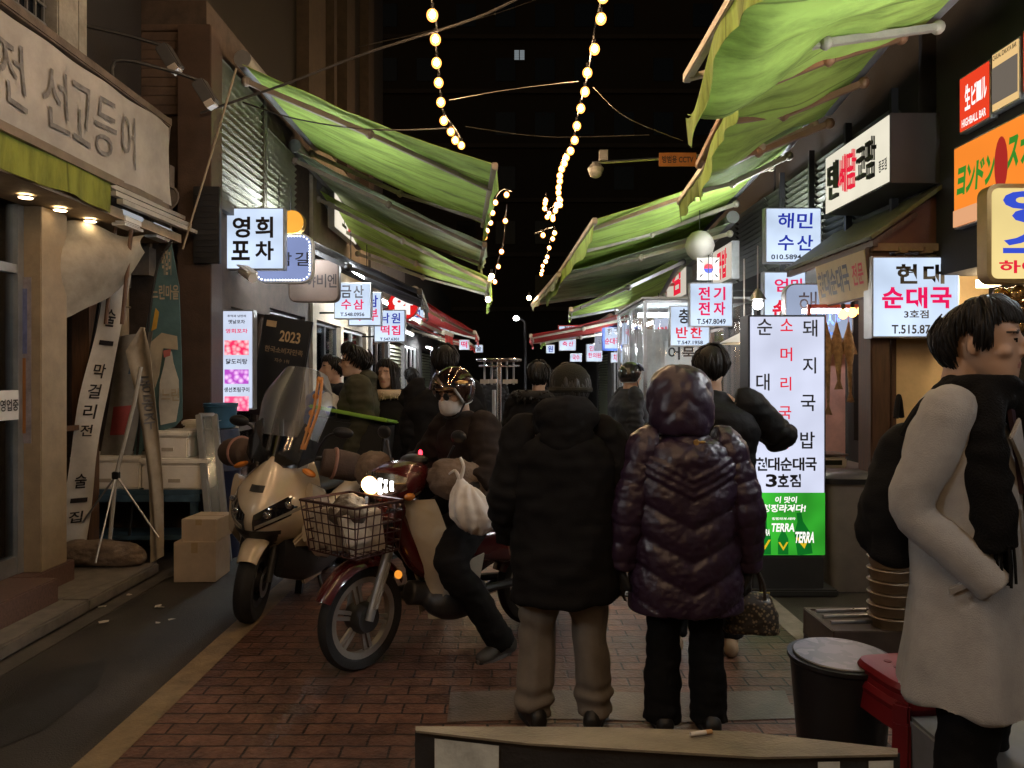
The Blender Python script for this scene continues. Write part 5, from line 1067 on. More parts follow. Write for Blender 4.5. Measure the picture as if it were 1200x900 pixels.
def person(label, loc, rz, J, yaw=0, pitch=0, roll=0, vox=.012, hands=(.35,.35), handdir=None, group=None, glove=None, face=True):
    root = thing('person', label, 'person', loc, rz, group); s = J['s']; m = MB()
    mt = headmat(J, yaw, pitch, roll); head_prims(m, mt)
    m.tube([J['neck']-V((0,0,.06)), J['neck']+V((0,.0,.03)), lerp(J['neck'], J['head'], .62)+V((0,-.022,0))], [.07*s,.055*s,.052*s], 14, 3)
    m.rings(torso_rings(J, [(-.25,.11,.09,0),(-.1,.15,.105,0),(.15,.155,.105,0),(.5,.135,.095,0),(1,.155,.105,0),(1.4,.16,.1,0),(1.7,.12,.07,0),(1.95,.05,.05,0)]), 24)
    for S_ in 'RL':
        sh, el, wr = J['sh'+S_], J['el'+S_], J['wr'+S_]; hp, kn, an = J['hip'+S_], J['kn'+S_], J['an'+S_]
        m.tube([sh-V((0,0,0)), lerp(sh,el,.35), el, lerp(el,wr,.3), wr], [.055*s,.05*s,.04*s,.042*s,.027*s], 12, 3).ell(sh,(.05*s,.05*s,.05*s))
        m.tube([hp, lerp(hp,kn,.3), kn, lerp(kn,an,.3), an], [.085*s,.08*s,.055*s,.055*s,.038*s], 14, 3)
        td = J.get('toe'+S_); f = V(td)-an if td else V((0,.16,-.05))
        m.tube([an+V((0,-.02,-.03)), an+f*.5+V((0,0,-.02)), an+f], [.035*s,.035*s,.025*s], 10)
        hd = (handdir or {}).get(S_, (wr-el)); pn = V((-1 if S_ == 'R' else 1, .1, 0))
        cu = hands[0 if S_ == 'R' else 1]
        if cu is not None: hand_prims(m, wr+V(hd).normalized()*.015, hd, pn, 1 if S_ == 'L' else -1, cu, s)
    b = m.build('body', [glove or skin, eye_m, lip_m, brow_m, skin], root, remesh=vox, smooth=2)
    if face:
        inv = mt.inverted()
        for pl in b.data.polygons:
            q = inv @ pl.center
            if q.z < -.14 or q.length > .2: continue
            if glove: pl.material_index = 4
            if q.y > .05:
                ax = abs(q.x)
                if ((ax-.031)/.0115)**2+((q.z-.011)/.0042)**2 < 1: pl.material_index = 1
                elif ((ax-.031)/.024)**2+((q.z-.034+.12*(ax-.03)**1)/.0055)**2 < 1: pl.material_index = 3
                elif (q.x/.023)**2+((q.z+.060)/.011)**2 < 1 and q.y > .074: pl.material_index = 2
    root['hm'] = [0]; del root['hm']
    return root, mt
def fold(a=.010, f=5, seed=0): return lambda p, n: a*(nz((p[0],p[1],p[2]*1.8), f, seed)+.55*nz((p[0],p[1],p[2]*2.2), f*2.3, seed+3)+.25*nz(p, f*5, seed+5))
def jacket(root, J, mat, hem=-.25, b=1.0, w=(.25,.24,.26,.25), d=(.17,.16,.17,.15), sl=(.085,.08,.07,.058), collar=.1, name='jacket', vox=.015, disp=None, smooth=3, cuff=.0, flare=0, sdisp=None):
    s = J['s']; m = MB()
    pr_ = [(hem,(w[0]+flare)*b,d[0]*b,0),(hem*.3+.1,w[1]*b,d[1]*b,0),(.5,w[1]*b*.98,d[1]*b,0),(1,w[2]*b,d[2]*b,-.01),(1.35,w[3]*b*.93,d[3]*b,-.015),(1.6,w[3]*b*.78,d[3]*b*.85,-.015),(1.8,.12*b,.105*b,-.01),(1.95,.09,.088,0),(2.0+collar,.085,.088,.01)]
    m.rings(torso_rings(J, pr_), 32, 2.4)
    jo = m.build(name, mat, root, remesh=vox, smooth=smooth, disp=disp or fold())
    for S_ in 'RL':
        sh, el, wr = J['sh'+S_], J['el'+S_], J['wr'+S_]; e = lerp(wr, el, -cuff); m = MB()
        m.tube([lerp(sh,J['neck'],.3), sh, lerp(sh,el,.4), el, lerp(el,e,.5), e], [sl[0]*s*b*.8]+[x*s*b for x in (sl[0],sl[0],sl[1],sl[2],sl[3])], 18, 4)
        def crease(p, n, el=el, sh=sh, wr=wr):
            d = V(p)-el; k = math.exp(-d.length_squared/.012); ax = (V(p)-sh).length
            return .010*k*math.sin(ax*95+3*nz(p,7))+.006*math.sin(ax*42+5*nz(p,5,2))*(.4+.6*abs(nz(p,4,9)))
        q = sdisp or disp or fold(.008,6,3)
        m.build('sleeve', mat, jo, remesh=vox*.8, smooth=2, disp=(lambda p, n, c=crease, q=q: c(p,n)+q(p,n)) if not sdisp else sdisp)
    return jo
def trousers(root, J, mat, r=(.1,.085,.075,.075), vox=.014, hem=.0, disp=None, name='trousers', seat=1.0):
    s = J['s']; m = MB()
    pz = J['pelvis']
    m.rings([(pz.z-.1*s,pz.x,pz.y,.155*s*seat,.12*s*seat),(pz.z,pz.x,pz.y,.165*s*seat,.125*s*seat),(pz.z+.12*s,pz.x,pz.y,.155*s,.11*s)], 24)
    for S_ in 'RL':
        hp, kn, an = J['hip'+S_], J['kn'+S_], J['an'+S_]; e = an+V((0,0,-hem))
        m.tube([hp+V((0,0,.03)), lerp(hp,kn,.35), kn, lerp(kn,an,.5), e], [r[0]*1.02*s, r[0]*s, r[1]*s, r[2]*s, r[3]*s], 16, 4)
    return m.build(name, mat, root, remesh=vox, smooth=2, disp=disp or fold(.012, 6, 9))
def shoes(root, J, mat, sole=None, name='shoe', L=.27):
    s = J['s']
    for S_ in 'RL':
        an = J['an'+S_]; td = J.get('toe'+S_); f = (V(td)-an) if td else V((0,1,0)); f.z = 0; f.normalize()
        zb = an.z-.085*s; g = V((0,0,1)); a = V((an.x,an.y,zb)); r_ = f.cross(g)
        mt = Matrix((r_, f, g)).transposed().to_4x4(); mt.translation = a
        q = yloft([(-.1,0,.045,.022,.03),(-.08,0,.052,.04,.048),(-.01,0,.06,.042,.058),(.05,0,.05,.045,.045),(.12,0,.038,.048,.034),(.17,0,.032,.04,.028),(.195,0,.028,.02,.018)], 18, 2.4)
        q.tube([(0,-.015,.06),(0,-.02,.13)], .045, 14).xf(mt)
        o = q.build(name, mat, root, remesh=.011, smooth=2)
        k = MB().prism([(.04*math.cos(t)*(1.08 if math.sin(t) > 0 else .95), .062+.138*math.sin(t)) for t in np.linspace(0,2*math.pi,22)[:-1]], .024)
        k.v = [V((p.x, p.z, p.y+.013)) for p in k.v]; k.xf(mt).build('sole', sole or M('shoe_sole', (.03,.03,.03), .7), o)
def hair(root, mt, mat, line=None, length=0, n=150, seed=1, vol=.014, fringe=0, name='hair', spread=1.0):
    """cap of locks over the skull; line(az) lowest elevation in degrees (az 0 = face, 180 = nape)"""
    line = line or (lambda a: 34 if a < 45 else lerp(34,-6,(a-45)/40) if a < 85 else lerp(-6,-38,min(1,(a-85)/50)))
    rnd = random.Random(seed); c = V((0,-.008,.012)); rad = V((.081,.108,.111))
    def at(az, el, o):
        a = R(az); e = R(el); d = V((math.sin(a)*math.cos(e), math.cos(a)*math.cos(e), math.sin(e))); return c+V((d.x*(rad.x+o), d.y*(rad.y+o), d.z*(rad.z+o)))
    m = MB(); N = 40; K = 12
    vs = []; fs = []
    for i in range(N):
        az = -180+360*i/N; lo = line(abs(az))
        for k in range(K+1): vs.append(at(az, lerp(lo,90,k/K), vol*.5*(.3+.7*min(1,k/6))))
    for i in range(N):
        for k in range(K): fs.append([i*(K+1)+k, ((i+1)%N)*(K+1)+k, ((i+1)%N)*(K+1)+k+1, i*(K+1)+k+1])
    m.add(vs, fs)
    for q in range(n):
        az = rnd.uniform(-180,180); lo = line(abs(az))-rnd.uniform(-4,7)-(fringe if abs(az) < 50 else 0); e0 = min(86, lo+rnd.uniform(35,75)); sw = rnd.uniform(-14,14)*spread
        kk = rnd.uniform(.25,1.25); pts = [at(az+sw*t, lerp(e0,lo,t), vol*kk*(.45+.55*min(1,max(0,(lerp(e0,lo,t)+35)/60)))*(.5+.9*math.sin(math.pi*min(1,t+.15)))+rnd.uniform(-.002,.004)) for t in (0,.33,.66,1)]
        if length and abs(az) > 50:
            e = pts[-1]
            for k in (1,2,3): pts.append(e+V((e.x*.12*k,-.012*k+rnd.uniform(-.01,.01),-length*k/3)))
        w_ = rnd.uniform(*((.003,.0065) if n > 250 else (.007,.012))); m.tube(pts, [w_*.5]+[w_]*(len(pts)-2)+[w_*.25], 6, 2)
    m.v = [mt @ p for p in m.v]
    return m.build(name, mat, root, angle=80)
def open_helmet(root, mt, mat, name='helmet', sc=1.0, trim=None, visor=None):
    c = V((0,-.005,.03)); rad = V((.118,.142,.135))*sc
    N = 48; K = 16; vs = []; fs = []
    def lo(a): a = abs(a); return 14 if a < 50 else lerp(14,-42,min(1,(a-50)/28))
    for o in (0,-.02):
        for i in range(N):
            az = -180+360*i/N
            for k in range(K+1):
                e = R(lerp(lo(az),90,k/K)); a = R(az); vs.append(c+V((math.sin(a)*math.cos(e)*(rad.x+o), math.cos(a)*math.cos(e)*(rad.y+o), math.sin(e)*(rad.z+o))))
    Q = N*(K+1)
    for i in range(N):
        j = (i+1)%N
        for k in range(K):
            fs.append([i*(K+1)+k, j*(K+1)+k, j*(K+1)+k+1, i*(K+1)+k+1]); fs.append([Q+i*(K+1)+k, Q+i*(K+1)+k+1, Q+j*(K+1)+k+1, Q+j*(K+1)+k])
        fs.append([i*(K+1), Q+i*(K+1), Q+j*(K+1), j*(K+1)])
    h = MB().add(vs, fs); h.v = [mt @ p for p in h.v]; o = h.build(name, mat, root, angle=60)
    t = []
    for i in range(N+1):
        az = -180+360*i/N; e = R(lo(az)); a = R(az); t.append(mt @ (c+V((math.sin(a)*math.cos(e)*(rad.x-.006), math.cos(a)*math.cos(e)*(rad.y-.006), math.sin(e)*(rad.z-.006)))))
    MB().tube(t, .0085, 8).build('rim_trim', trim or M('helmet_trim', (.45,.45,.45), .4), o)
    if visor:
        def vf(u, v):
            a = R(lerp(-62,62,u)); e = R(lerp(12,52,v)); return mt @ (c+V((math.sin(a)*math.cos(e)*(rad.x+.012), math.cos(a)*math.cos(e)*(rad.y+.014), math.sin(e)*(rad.z+.012))))
        MB().grid(vf, 20, 10, .003).build('visor', visor, o, angle=80)
    MB().tube([mt @ V((-.1,.02,-.04)), mt @ V((-.06,.06,-.115)), mt @ V((0,.075,-.128)), mt @ V((.06,.06,-.115)), mt @ V((.1,.02,-.04))], .006, 6, 3).build('chin_strap', black, o)
    return o
def fur_ring(root, c, rx, ry, mat, n=260, L=.06, seed=2, name='fur_trim', tilt=0, a0=0, a1=360, nrm=None):
    rnd = random.Random(seed); m = MB()
    rim = []
    for i in range(29):
        a = R(lerp(a0,a1,i/28)); rim.append(V(c)+V((rx*math.sin(a), ry*math.cos(a), tilt*math.cos(a))))
    m.tube(rim, .04, 10)
    for i in range(n):
        a = R(rnd.uniform(a0,a1)); p = V(c)+V((rx*math.sin(a), ry*math.cos(a), tilt*math.cos(a)))
        d = V((math.sin(a)+rnd.gauss(0,.5), math.cos(a)+rnd.gauss(0,.5), rnd.gauss(0,.8))).normalized()*L*rnd.uniform(.6,1.2)
        m.tube([p, p+d*.7, p+d+V((0,0,-.012))], [.013,.008,.001], 5)
    return m.build(name, mat, root, angle=80)
def glasses(root, mt, rimless=False):
    m = MB()
    for s in (-1,1):
        m.torus(.021,.0018,(s*.033,.102,.01),(s*.12,1,0),20,6); m.tube([(s*.053,.098,.014),(s*.078,.0,.016),(s*.08,-.01,.01)], .0016, 5)
    m.tube([(-.013,.104,.013),(.013,.104,.013)], .0016, 5); m.v = [mt @ p for p in m.v]; m.build('glasses', M('glasses_frame', (.03,.03,.03), .3, .5), root)
# --- man in black jacket and cap, seen from behind
mb_ = cloth('matte_black_cloth', (.011,.0105,.011), .9); 
J = std(1.64, anR=(.135,-.02,.085), anL=(-.14,.0,.085), knR=(.115,.02,.46), knL=(-.12,.03,.46), shR=(.19,-.01,1.33), shL=(-.19,-.01,1.33), elR=(.27,.0,1.03), elL=(-.27,.0,1.03), wrR=(.25,.13,.82), wrL=(-.25,.13,.84), toeR=(.2,.2,0), toeL=(-.2,.2,0), head=(.03,.04,1.53))
p1, mt = person('man seen from behind in wide black jacket, dark cap and baggy olive trousers', (.24,3.38,.0), 0, J, face=False, vox=.014)
jacket(p1, J, mb_, hem=-1.02, b=.93, w=(.275,.275,.27,.27), d=(.2,.19,.19,.17), sl=(.105,.1,.09,.075), vox=.016, disp=fold(.02, 4.5, 1), collar=.12)
trousers(p1, J, cloth('olive_twill', (.2,.175,.145), .85), r=(.108,.094,.09,.082), hem=.02, vox=.01, disp=lambda p, n: .017*nz((p[0]*2,p[1]*2,p[2]*.5),7,4)+.006*nz(p,9,2)+.010*math.sin(p[2]*60+5*nz(p,5))*math.exp(-((p[2]-.12)/.08)**2)+.007*math.sin(p[2]*38+5*nz(p,4))*math.exp(-((p[2]-.47)/.1)**2), seat=1.05)
shoes(p1, J, M('black_leather', (.014,.013,.012), .45))
hair(p1, mt, M('grey_black_hair', (.03,.028,.026), .6, var=.4), n=90, vol=.008, seed=4)
m = MB().rings([(.0,0,-.008,.092,.116),(.03,0,-.01,.094,.118),(.07,0,-.012,.088,.11),(.1,0,-.014,.072,.09),(.122,0,-.016,.045,.055),(.132,0,-.016,.012,.016)], 28, 2.1)
m.v = [mt @ p for p in m.v]; cp = m.build('cap', cloth('dark_olive_knit', (.03,.028,.022), .9, .4), p1, angle=70)
m = MB().torus(.1,.012,(0,-.008,.005),(0,0,1),30,8); m.v = [mt @ V((p.x*.95,p.y*1.17,p.z*1.2)) for p in m.v]; m.build('cap_band', MATS['dark_olive_knit'], cp)
q = jacket; 
m = MB().ell(J['neck']+V((0,-.07,.03)),(.15,.1,.1)).ell(J['neck']+V((0,-.11,-.05)),(.12,.06,.1)); m.build('hood', mb_, p1, remesh=.014, smooth=3, disp=fold(.014,7,3))
# --- woman in quilted purple coat with hood
pur = M('plum_nylon', (.026,.013,.032), .37, var=.15, bump=.35, bscale=28, coat=.0, spec=.6)
J = std(1.60, anR=(.1,-.02,.085), anL=(-.105,.0,.085), shR=(.175,-.01,1.29), shL=(-.175,-.01,1.29), elR=(.26,-.04,1.0), elL=(-.255,-.03,1.0), wrR=(.285,.02,.73), wrL=(-.285,.0,.74), head=(-.02,.03,1.50))
p2, mt = person('woman seen from behind in shiny plum quilted coat with its hood up', (.78,3.33,0), 0, J, face=False, glove=M('dark_glove', (.012,.012,.012), .8), vox=.011, hands=(1.1,.3), handdir={'R': V((.02,.05,-1)), 'L': V((-.02,.12,-1))})
aR = (J['shR'], J['elR'], J['wrR']); aL = (J['shL'], J['elL'], J['wrL'])
def quilt(p, n):
    zc = p[2]-.5*abs(p[0]); lv = [1.30,1.168,1.133,1.098,1.063,.935,.79,.655,.50]
    if zc > lv[0]: return .004*nz(p,16)
    for i in range(len(lv)-1):
        if lv[i+1] <= zc <= lv[i]: u = i+(lv[i]-zc)/(lv[i]-lv[i+1]); amp = .012 if lv[i]-lv[i+1] < .05 else .02; break
    else: return 0
    if i == 0: amp = .012
    return amp*(abs(math.sin(math.pi*u))**.5-.7)+.005*nz(p, 18)+.0045*nz((p[0]*1.0,p[1],p[2]*2.2), 38)+.003*nz((p[0],p[1],p[2]*3), 60)
def quilts(p, n):
    P_ = V(p); best = None
    for sh, el, wr in (aR, aL):
        for a, b, off in ((sh, el, 0), (el, wr, (sh-el).length)):
            d = b-a; t = max(0, min(1, (P_-a).dot(d)/d.length_squared)); dist = (P_-a-d*t).length
            if best is None or dist < best[0]: best = (dist, off+t*d.length)
    return .008*(abs(math.sin(math.pi*best[1]/.088))**.5-.7)+.005*nz(p,18)+.0045*nz(p,38)
jacket(p2, J, pur, hem=-1.07, w=(.275,.255,.25,.235), d=(.185,.175,.17,.155), sl=(.095,.09,.08,.07), vox=.0095, disp=quilt, sdisp=quilts, smooth=4, collar=.06)
trousers(p2, J, cloth('black_trouser', (.009,.009,.0095), .85), r=(.1,.082,.085,.092), hem=.03, vox=.01)
shoes(p2, J, M('black_leather', (.014,.013,.012), .45))
def hq(p, n):
    q = mt.inverted() @ V(p); a = math.atan2(q.x, -q.y); u = (q.z*9+1.4*abs(a)); return .008*abs(math.sin(u*2.1))**.6+.006*nz(p,14)+.004*nz(p,34)
m = MB().rings([(-.17,0,-.05,.12,.11),(-.12,0,-.035,.145,.135),(-.05,0,-.02,.152,.15),(.02,0,-.01,.15,.15),(.08,0,-.005,.135,.135),(.125,0,-.01,.1,.1),(.15,0,-.015,.05,.055)], 30, 2.2)
m.v = [mt @ p for p in m.v]; m.build('hood', pur, p2, remesh=.0095, smooth=4, disp=hq)
m = MB().torus(.011,.0025,(.005,-.17,1.315),(0,1,.1),18,6).ell((.03,-.172,1.316),(.014,.003,.006)); m.v = [V((p.x*1,p.y-.012,p.z)) for p in m.v]; m.build('logo_patch', M('gold_thread', (.5,.33,.12), .4, .6), p2)
hb = thing('handbag', 'patterned brown handbag held low by the woman in the plum coat', 'handbag', (1.085,3.36,.52))
bm2 = bpy.data.materials.new('monogram'); bm2.use_nodes = True; t_ = bm2.node_tree; tc = t_.nodes.new('ShaderNodeTexCoord'); ck = t_.nodes.new('ShaderNodeTexVoronoi'); ck.inputs['Scale'].default_value = 65; cr = t_.nodes.new('ShaderNodeValToRGB'); cr.color_ramp.elements[0].color = (.2,.15,.09,1); cr.color_ramp.elements[1].color = (.025,.02,.016,1); cr.color_ramp.elements[0].position = .25; cr.color_ramp.elements[1].position = .45
t_.links.new(tc.outputs['Object'], ck.inputs[0]); t_.links.new(ck.outputs[0], cr.inputs[0]); t_.links.new(cr.outputs[0], t_.nodes['Principled BSDF'].inputs[0]); t_.nodes['Principled BSDF'].inputs['Roughness'].default_value = .5
MB().rings([(-.085,0,0,.115,.06),(-.07,0,0,.125,.07),(.0,0,0,.118,.062),(.06,0,0,.1,.045),(.09,0,0,.085,.02),(.095,0,0,.08,.008)], 32, 3.2).build('bag_body', bm2, hb, angle=60, remesh=.008, smooth=2, disp=fold(.008,9,2))
for s in (-1,1): MB().tube([(-.055,s*.03,.07),(-.05,s*.025,.14),(-.015,s*.01,.215),(.015,s*.01,.215),(.05,s*.025,.14),(.055,s*.03,.07)], .0075, 8, 5).build('handle', M('dark_strap', (.03,.022,.018), .5), hb)
MB().tube([(-.085,-.002,.092),(.085,-.002,.092)], .005, 6).build('zip', M('brass', (.4,.28,.1), .35, .8), hb)
# --- man in grey coat, black scarf, backpack
J = std(1.84, shR=(.175,-.01,1.49), shL=(-.175,-.01,1.49), elR=(.225,-.1,1.2), elL=(-.225,-.06,1.2), wrR=(.185,.1,1.0), wrL=(-.24,.1,.99), pelvis=(0,0,1.0), chest=(0,-.01,1.35), neck=(0,-.015,1.56), head=(0,.04,1.695), hs=1.08)
p3, mt = person('man in profile in long grey wool coat, black scarf and backpack', (1.43,2.32,0), R(-134), J, yaw=5, vox=.0065, hands=(None,None))
coat_m = cloth('grey_wool', (.36,.355,.35), .92, .35, .1, 260)
def pocket(p, n):
    a_ = math.atan2(p[0], p[1]); return fold(.004,3.5,6)(p, n)+.010*math.sin(a_*7+nz(p,2)*2)*max(0,min(1,(1.1-p[2])/.45))-(.012 if abs((p[2]-.985)-(p[1]-.1)*.8) < .008 and .02 < p[1] < .2 and p[0] > .1 else 0)
jacket(p3, J, coat_m, hem=-1.1, w=(.225,.19,.2,.205), d=(.185,.145,.145,.125), sl=(.072,.058,.055,.052), vox=.011, disp=pocket, sdisp=fold(.004,5,2), name='coat', collar=.0, cuff=.06)
MB().slab([(.215,.0,.955),(.2,.11,1.03),(.205,.11,1.055),(.22,.0,.98)], .01).build('pocket_flap', coat_m, p3, bevel=.003)
for s in (-1,1): MB().slab([(s*.02,.165,1.22),(s*.09,.15,1.48),(s*.14,.135,1.42),(s*.11,.158,1.36)], .012).build('lapel', coat_m, p3, bevel=.004)
MB().slab([(.035,.172,.63),(.045,.172,1.22),(.06,.168,1.22),(.05,.17,.63)], .01).build('placket', coat_m, p3)
MB().slab([(-.05,.148,1.25),(.05,.148,1.25),(.06,.12,1.5),(-.06,.12,1.5)], .012).build('sweater', cloth('plum_knit', (.05,.03,.04), .9), p3)
trousers(p3, J, cloth('black_trouser', (.009,.009,.0095), .85), r=(.085,.075,.072,.072), seat=.78); shoes(p3, J, M('black_leather', (.014,.013,.012), .45))
def hl3(a): return 38 if a < 52 else lerp(38,14,(a-52)/20) if a < 72 else -10 if a < 88 else 12 if a < 108 else lerp(12,-38,min(1,(a-108)/22))
hair(p3, mt, hair_m, line=hl3, n=900, vol=.0135, fringe=8, seed=8, spread=.5)
blk = cloth('black_scarf_wool', (.007,.0068,.007), .95, .6, 0, 160)
m = MB()
for k in range(3): m.torus(.078+.01*(k==1),.034,(0,.012+.01*k,1.515+.028*k),(0,.25-.1*k,1),28,10)
m.tube([(.07,.07,1.55),(.13,.07,1.48),(.155,.075,1.38),(.16,.095,1.22),(.155,.105,1.1)], [.045,.055,.06,.062,.06], 14, 4)
m.tube([(-.05,.12,1.56),(-.04,.16,1.45),(-.03,.18,1.3),(-.03,.185,1.18)], [.05,.055,.055,.05], 14, 4)
sf = m.build('scarf', blk, p3, remesh=.011, smooth=2, disp=lambda p, n: .008*math.sin(p[2]*70+6*nz(p,6))*.5+.008*nz(p,15))
m = MB(); rnd = random.Random(5)
for i in range(26):
    x = rnd.uniform(.11,.2); y = .105+rnd.uniform(-.04,.05); m.tube([(x,y,1.12),(x+rnd.uniform(-.008,.008),y+.004,1.06),(x+rnd.uniform(-.012,.012),y+.006,1.0+rnd.uniform(0,.02))], .004, 5)
m.build('fringe', blk, sf); m = MB()
for i in range(14): x = rnd.uniform(-.07,.01); m.tube([(x,.185,1.2),(x,.19,1.08)], .004, 5)
m.build('fringe', blk, sf)
bpk = thing('backpack', 'plain black backpack worn by the man in the grey coat', 'backpack', (1.43,2.32,0), R(-134))
MB().rings([(.98,0,-.19,.12,.05),(1.01,0,-.2,.145,.075),(1.15,0,-.21,.15,.085),(1.3,0,-.2,.14,.075),(1.4,0,-.18,.115,.05),(1.44,0,-.165,.07,.025)], 28, 2.8).rings([(1.02,0,-.28,.1,.025),(1.1,0,-.29,.11,.03),(1.2,0,-.28,.09,.02)], 20, 2.6).build('pack', cloth('black_pack_nylon', (.01,.01,.0105), .8), bpk, remesh=.013, smooth=3, disp=fold(.012,6,8))
for s in (-1,1): MB().tube([(s*.09,-.16,1.41),(s*.115,-.07,1.53),(s*.115,.05,1.48),(s*.125,.09,1.36)], .018, 8, 5).build('strap', MATS['black_pack_nylon'], bpk)
MB().tube([(-.03,-.2,1.46),(0,-.2,1.53),(.03,-.2,1.46)], .009, 8, 3).build('loop', MATS['black_pack_nylon'], bpk)
# --- rider
J = std(1.7, pelvis=(0,-.2,.86), chest=(0,-.13,1.15), neck=(0,-.06,1.35), head=(-.02,.0,1.49), shR=(.19,-.1,1.3), shL=(-.19,-.1,1.3), elR=(.34,-.02,1.08), elL=(-.34,-.02,1.06), wrR=(.38,.1,1.0), wrL=(-.38,.08,1.0),
        hipR=(.1,-.15,.82), hipL=(-.1,-.15,.82), knR=(.24,.2,.66), knL=(-.29,.19,.57), anR=(.25,.05,.33), anL=(-.33,-.13,.085), toeR=(.26,.25,.3), toeL=(-.36,.06,0))
p4, mt = person('motorcycle rider in black with white mask, round glasses and shiny helmet', BO, BR, J, yaw=14, pitch=-14, vox=.008, hands=(.9,.9), glove=MATS['dark_glove'])
jacket(p4, J, cloth('dark_brown_parka', (.022,.016,.014), .85), hem=-.2, w=(.25,.25,.265,.25), d=(.19,.18,.185,.16), sl=(.1,.095,.085,.07), vox=.015, disp=fold(.018,5,3), collar=.18)
trousers(p4, J, mb_, r=(.11,.1,.085,.08), hem=.02); shoes(p4, J, M('grey_boot', (.05,.045,.04), .7), sole=M('boot_sole', (.1,.09,.08), .8))
helm = M('helmet_bronze', (.035,.018,.012), .12, .3, coat=.8)
ho = open_helmet(p4, mt, helm, visor=CLEAR('visor_amber', (.75,.55,.4), .5, .04))
m = MB()
for k in range(2): m.tube([mt @ V((-.095-.004*k,.07-.02*k,.09)), mt @ V((-.112,.01-.02*k,.07))], .008, 6)
m.build('gold_decal', M('gold_decal_paint', (.6,.35,.1), .3, .3), ho)
m = MB().rings([(-.112,0,.05,.036,.044),(-.09,0,.045,.056,.07),(-.06,0,.035,.066,.084),(-.03,0,.03,.066,.086),(-.012,0,.045,.045,.075)], 26, 2.2); m.ell((0,.115,-.045),(.02,.012,.03))
m.v = [mt @ p for p in m.v]; m.build('face_mask', cloth('white_mask', (.5,.46,.42), .8, .1), p4, remesh=.007, smooth=2)
glasses(p4, mt)
# --- generic passers-by
def walker(label, loc, rz, H, mat, trm, yaw=0, hem=-.3, b=1.0, over={}, hairk=None, shoe=None, vox=.014, jw=None, gl=False, **k):
    J = std(H, **over); pz, mt = person(label, loc, rz, J, yaw=yaw, vox=vox, **k)
    jacket(pz, J, mat, hem=hem, b=b, disp=fold(.016,5,random.random()*9), **(jw or {})); trousers(pz, J, trm); shoes(pz, J, shoe or M('black_leather', (.014,.013,.012), .45))
    if hairk is not None: hair(pz, mt, hair_m, **hairk)
    if gl: glasses(pz, mt)
    return pz, mt, J
blkt = MATS['black_trouser']
walker('man in black quilted jacket behind the plum coat woman, hands raised to his face', (1.16,4.3,0), R(-12), 1.76, cloth('black_down', (.012,.012,.013), .6, .4, bscale=30), blkt, yaw=-8,
    over=dict(elR=(.4,.12,1.24), wrR=(.16,.3,1.42), elL=(-.33,.14,1.22), wrL=(-.1,.3,1.4), anL=(-.22,-.05,.1), knL=(-.15,.1,.5), toeL=(-.28,.15,.03)), hairk=dict(n=170, vol=.014, seed=12), hem=-.45, b=1.02, jw=dict(sl=(.092,.086,.076,.064)), shoe=M('tan_trainer', (.4,.3,.2), .7))
dg = cloth('dark_green_parka', (.06,.06,.042), .85)
pz, mt, J = walker('tall man with glasses and curly hair in dark green parka, facing left', (-1.36,6.45,0.0), R(104), 1.84, dg, blkt, yaw=4, hairk=dict(n=200, vol=.03, seed=5, spread=2.5), gl=True, vox=.01, b=1.05, hem=-.4, jw=dict(sl=(.1,.095,.085,.07)))
MB().ell(J['neck']+V((0,-.08,.02)),(.14,.09,.07)).ell(J['neck']+V((0,-.1,-.05)),(.12,.06,.11)).build('hood', dg, pz, remesh=.014, smooth=3, disp=fold(.014,7,3))
walker('man in dark jacket half hidden behind the curly haired man', (-1.72,7.15,0), R(118), 1.78, cloth('navy_jacket', (.018,.02,.03), .8), blkt, hairk=dict(n=120, vol=.012, seed=6))
pz, mt, J = walker('long haired woman in black coat with cream fur collar', (-1.1,6.6,0), R(152), 1.72, mb_, cloth('grey_wool_trouser', (.06,.058,.055), .9), yaw=12, over=dict(wrR=(.1,.25,1.0), elR=(.25,.02,1.1)), hairk=dict(n=190, vol=.016, seed=7, length=.28), hem=-.5, vox=.01)
fur_ring(pz, J['neck']+V((0,-.0,-.02)), .15, .13, M('cream_fur', (.5,.4,.28), .9), n=320, L=.05)
walker('stout figure in long black coat seen from behind, left of the rider', (-.52,5.7,0), R(8), 1.82, mb_, blkt, hairk=dict(n=120, vol=.016, seed=9), hem=-.7, b=1.16)
pz, mt, J = walker('walker in black fur hooded parka in mid alley, seen from behind', (.22,6.1,0), R(-6), 1.70, mb_, blkt, hairk=dict(n=120, vol=.014, seed=10), hem=-.6, b=1.12, face=False)
fur_ring(pz, J['neck']+V((0,-.05,.0)), .17, .15, M('black_fur', (.015,.014,.013), .9), n=300, L=.06)
pz, mt, J = walker('helmeted delivery man in black jacket by the clear booth', (1.27,8.0,0), R(-75), 1.70, cloth('slate_jacket', (.03,.034,.04), .75), blkt, hem=-.5, b=1.08)
open_helmet(pz, mt, M('helmet_black', (.02,.022,.024), .15, .2, coat=.7), visor=CLEAR('visor_smoke', (.2,.2,.22), .6, .04))
walker('distant passer-by in dark coat at the left shop windows', (-1.3,9.6,0), R(20), 1.68, cloth('charcoal_coat', (.025,.024,.026), .85), blkt, hairk=dict(n=90, vol=.014, seed=14), hem=-.5)
walker('distant passer-by in black, farthest down the middle of the alley', (-.35,15,0), R(0), 1.7, mb_, blkt, hairk=dict(n=60, vol=.012, seed=15), hem=-.5, face=False)
walker('distant passer-by in dark grey near the far right signs', (.75,13.2,0), R(170), 1.68, MATS['charcoal_coat'], blkt, hairk=dict(n=60, vol=.012, seed=16), hem=-.4)
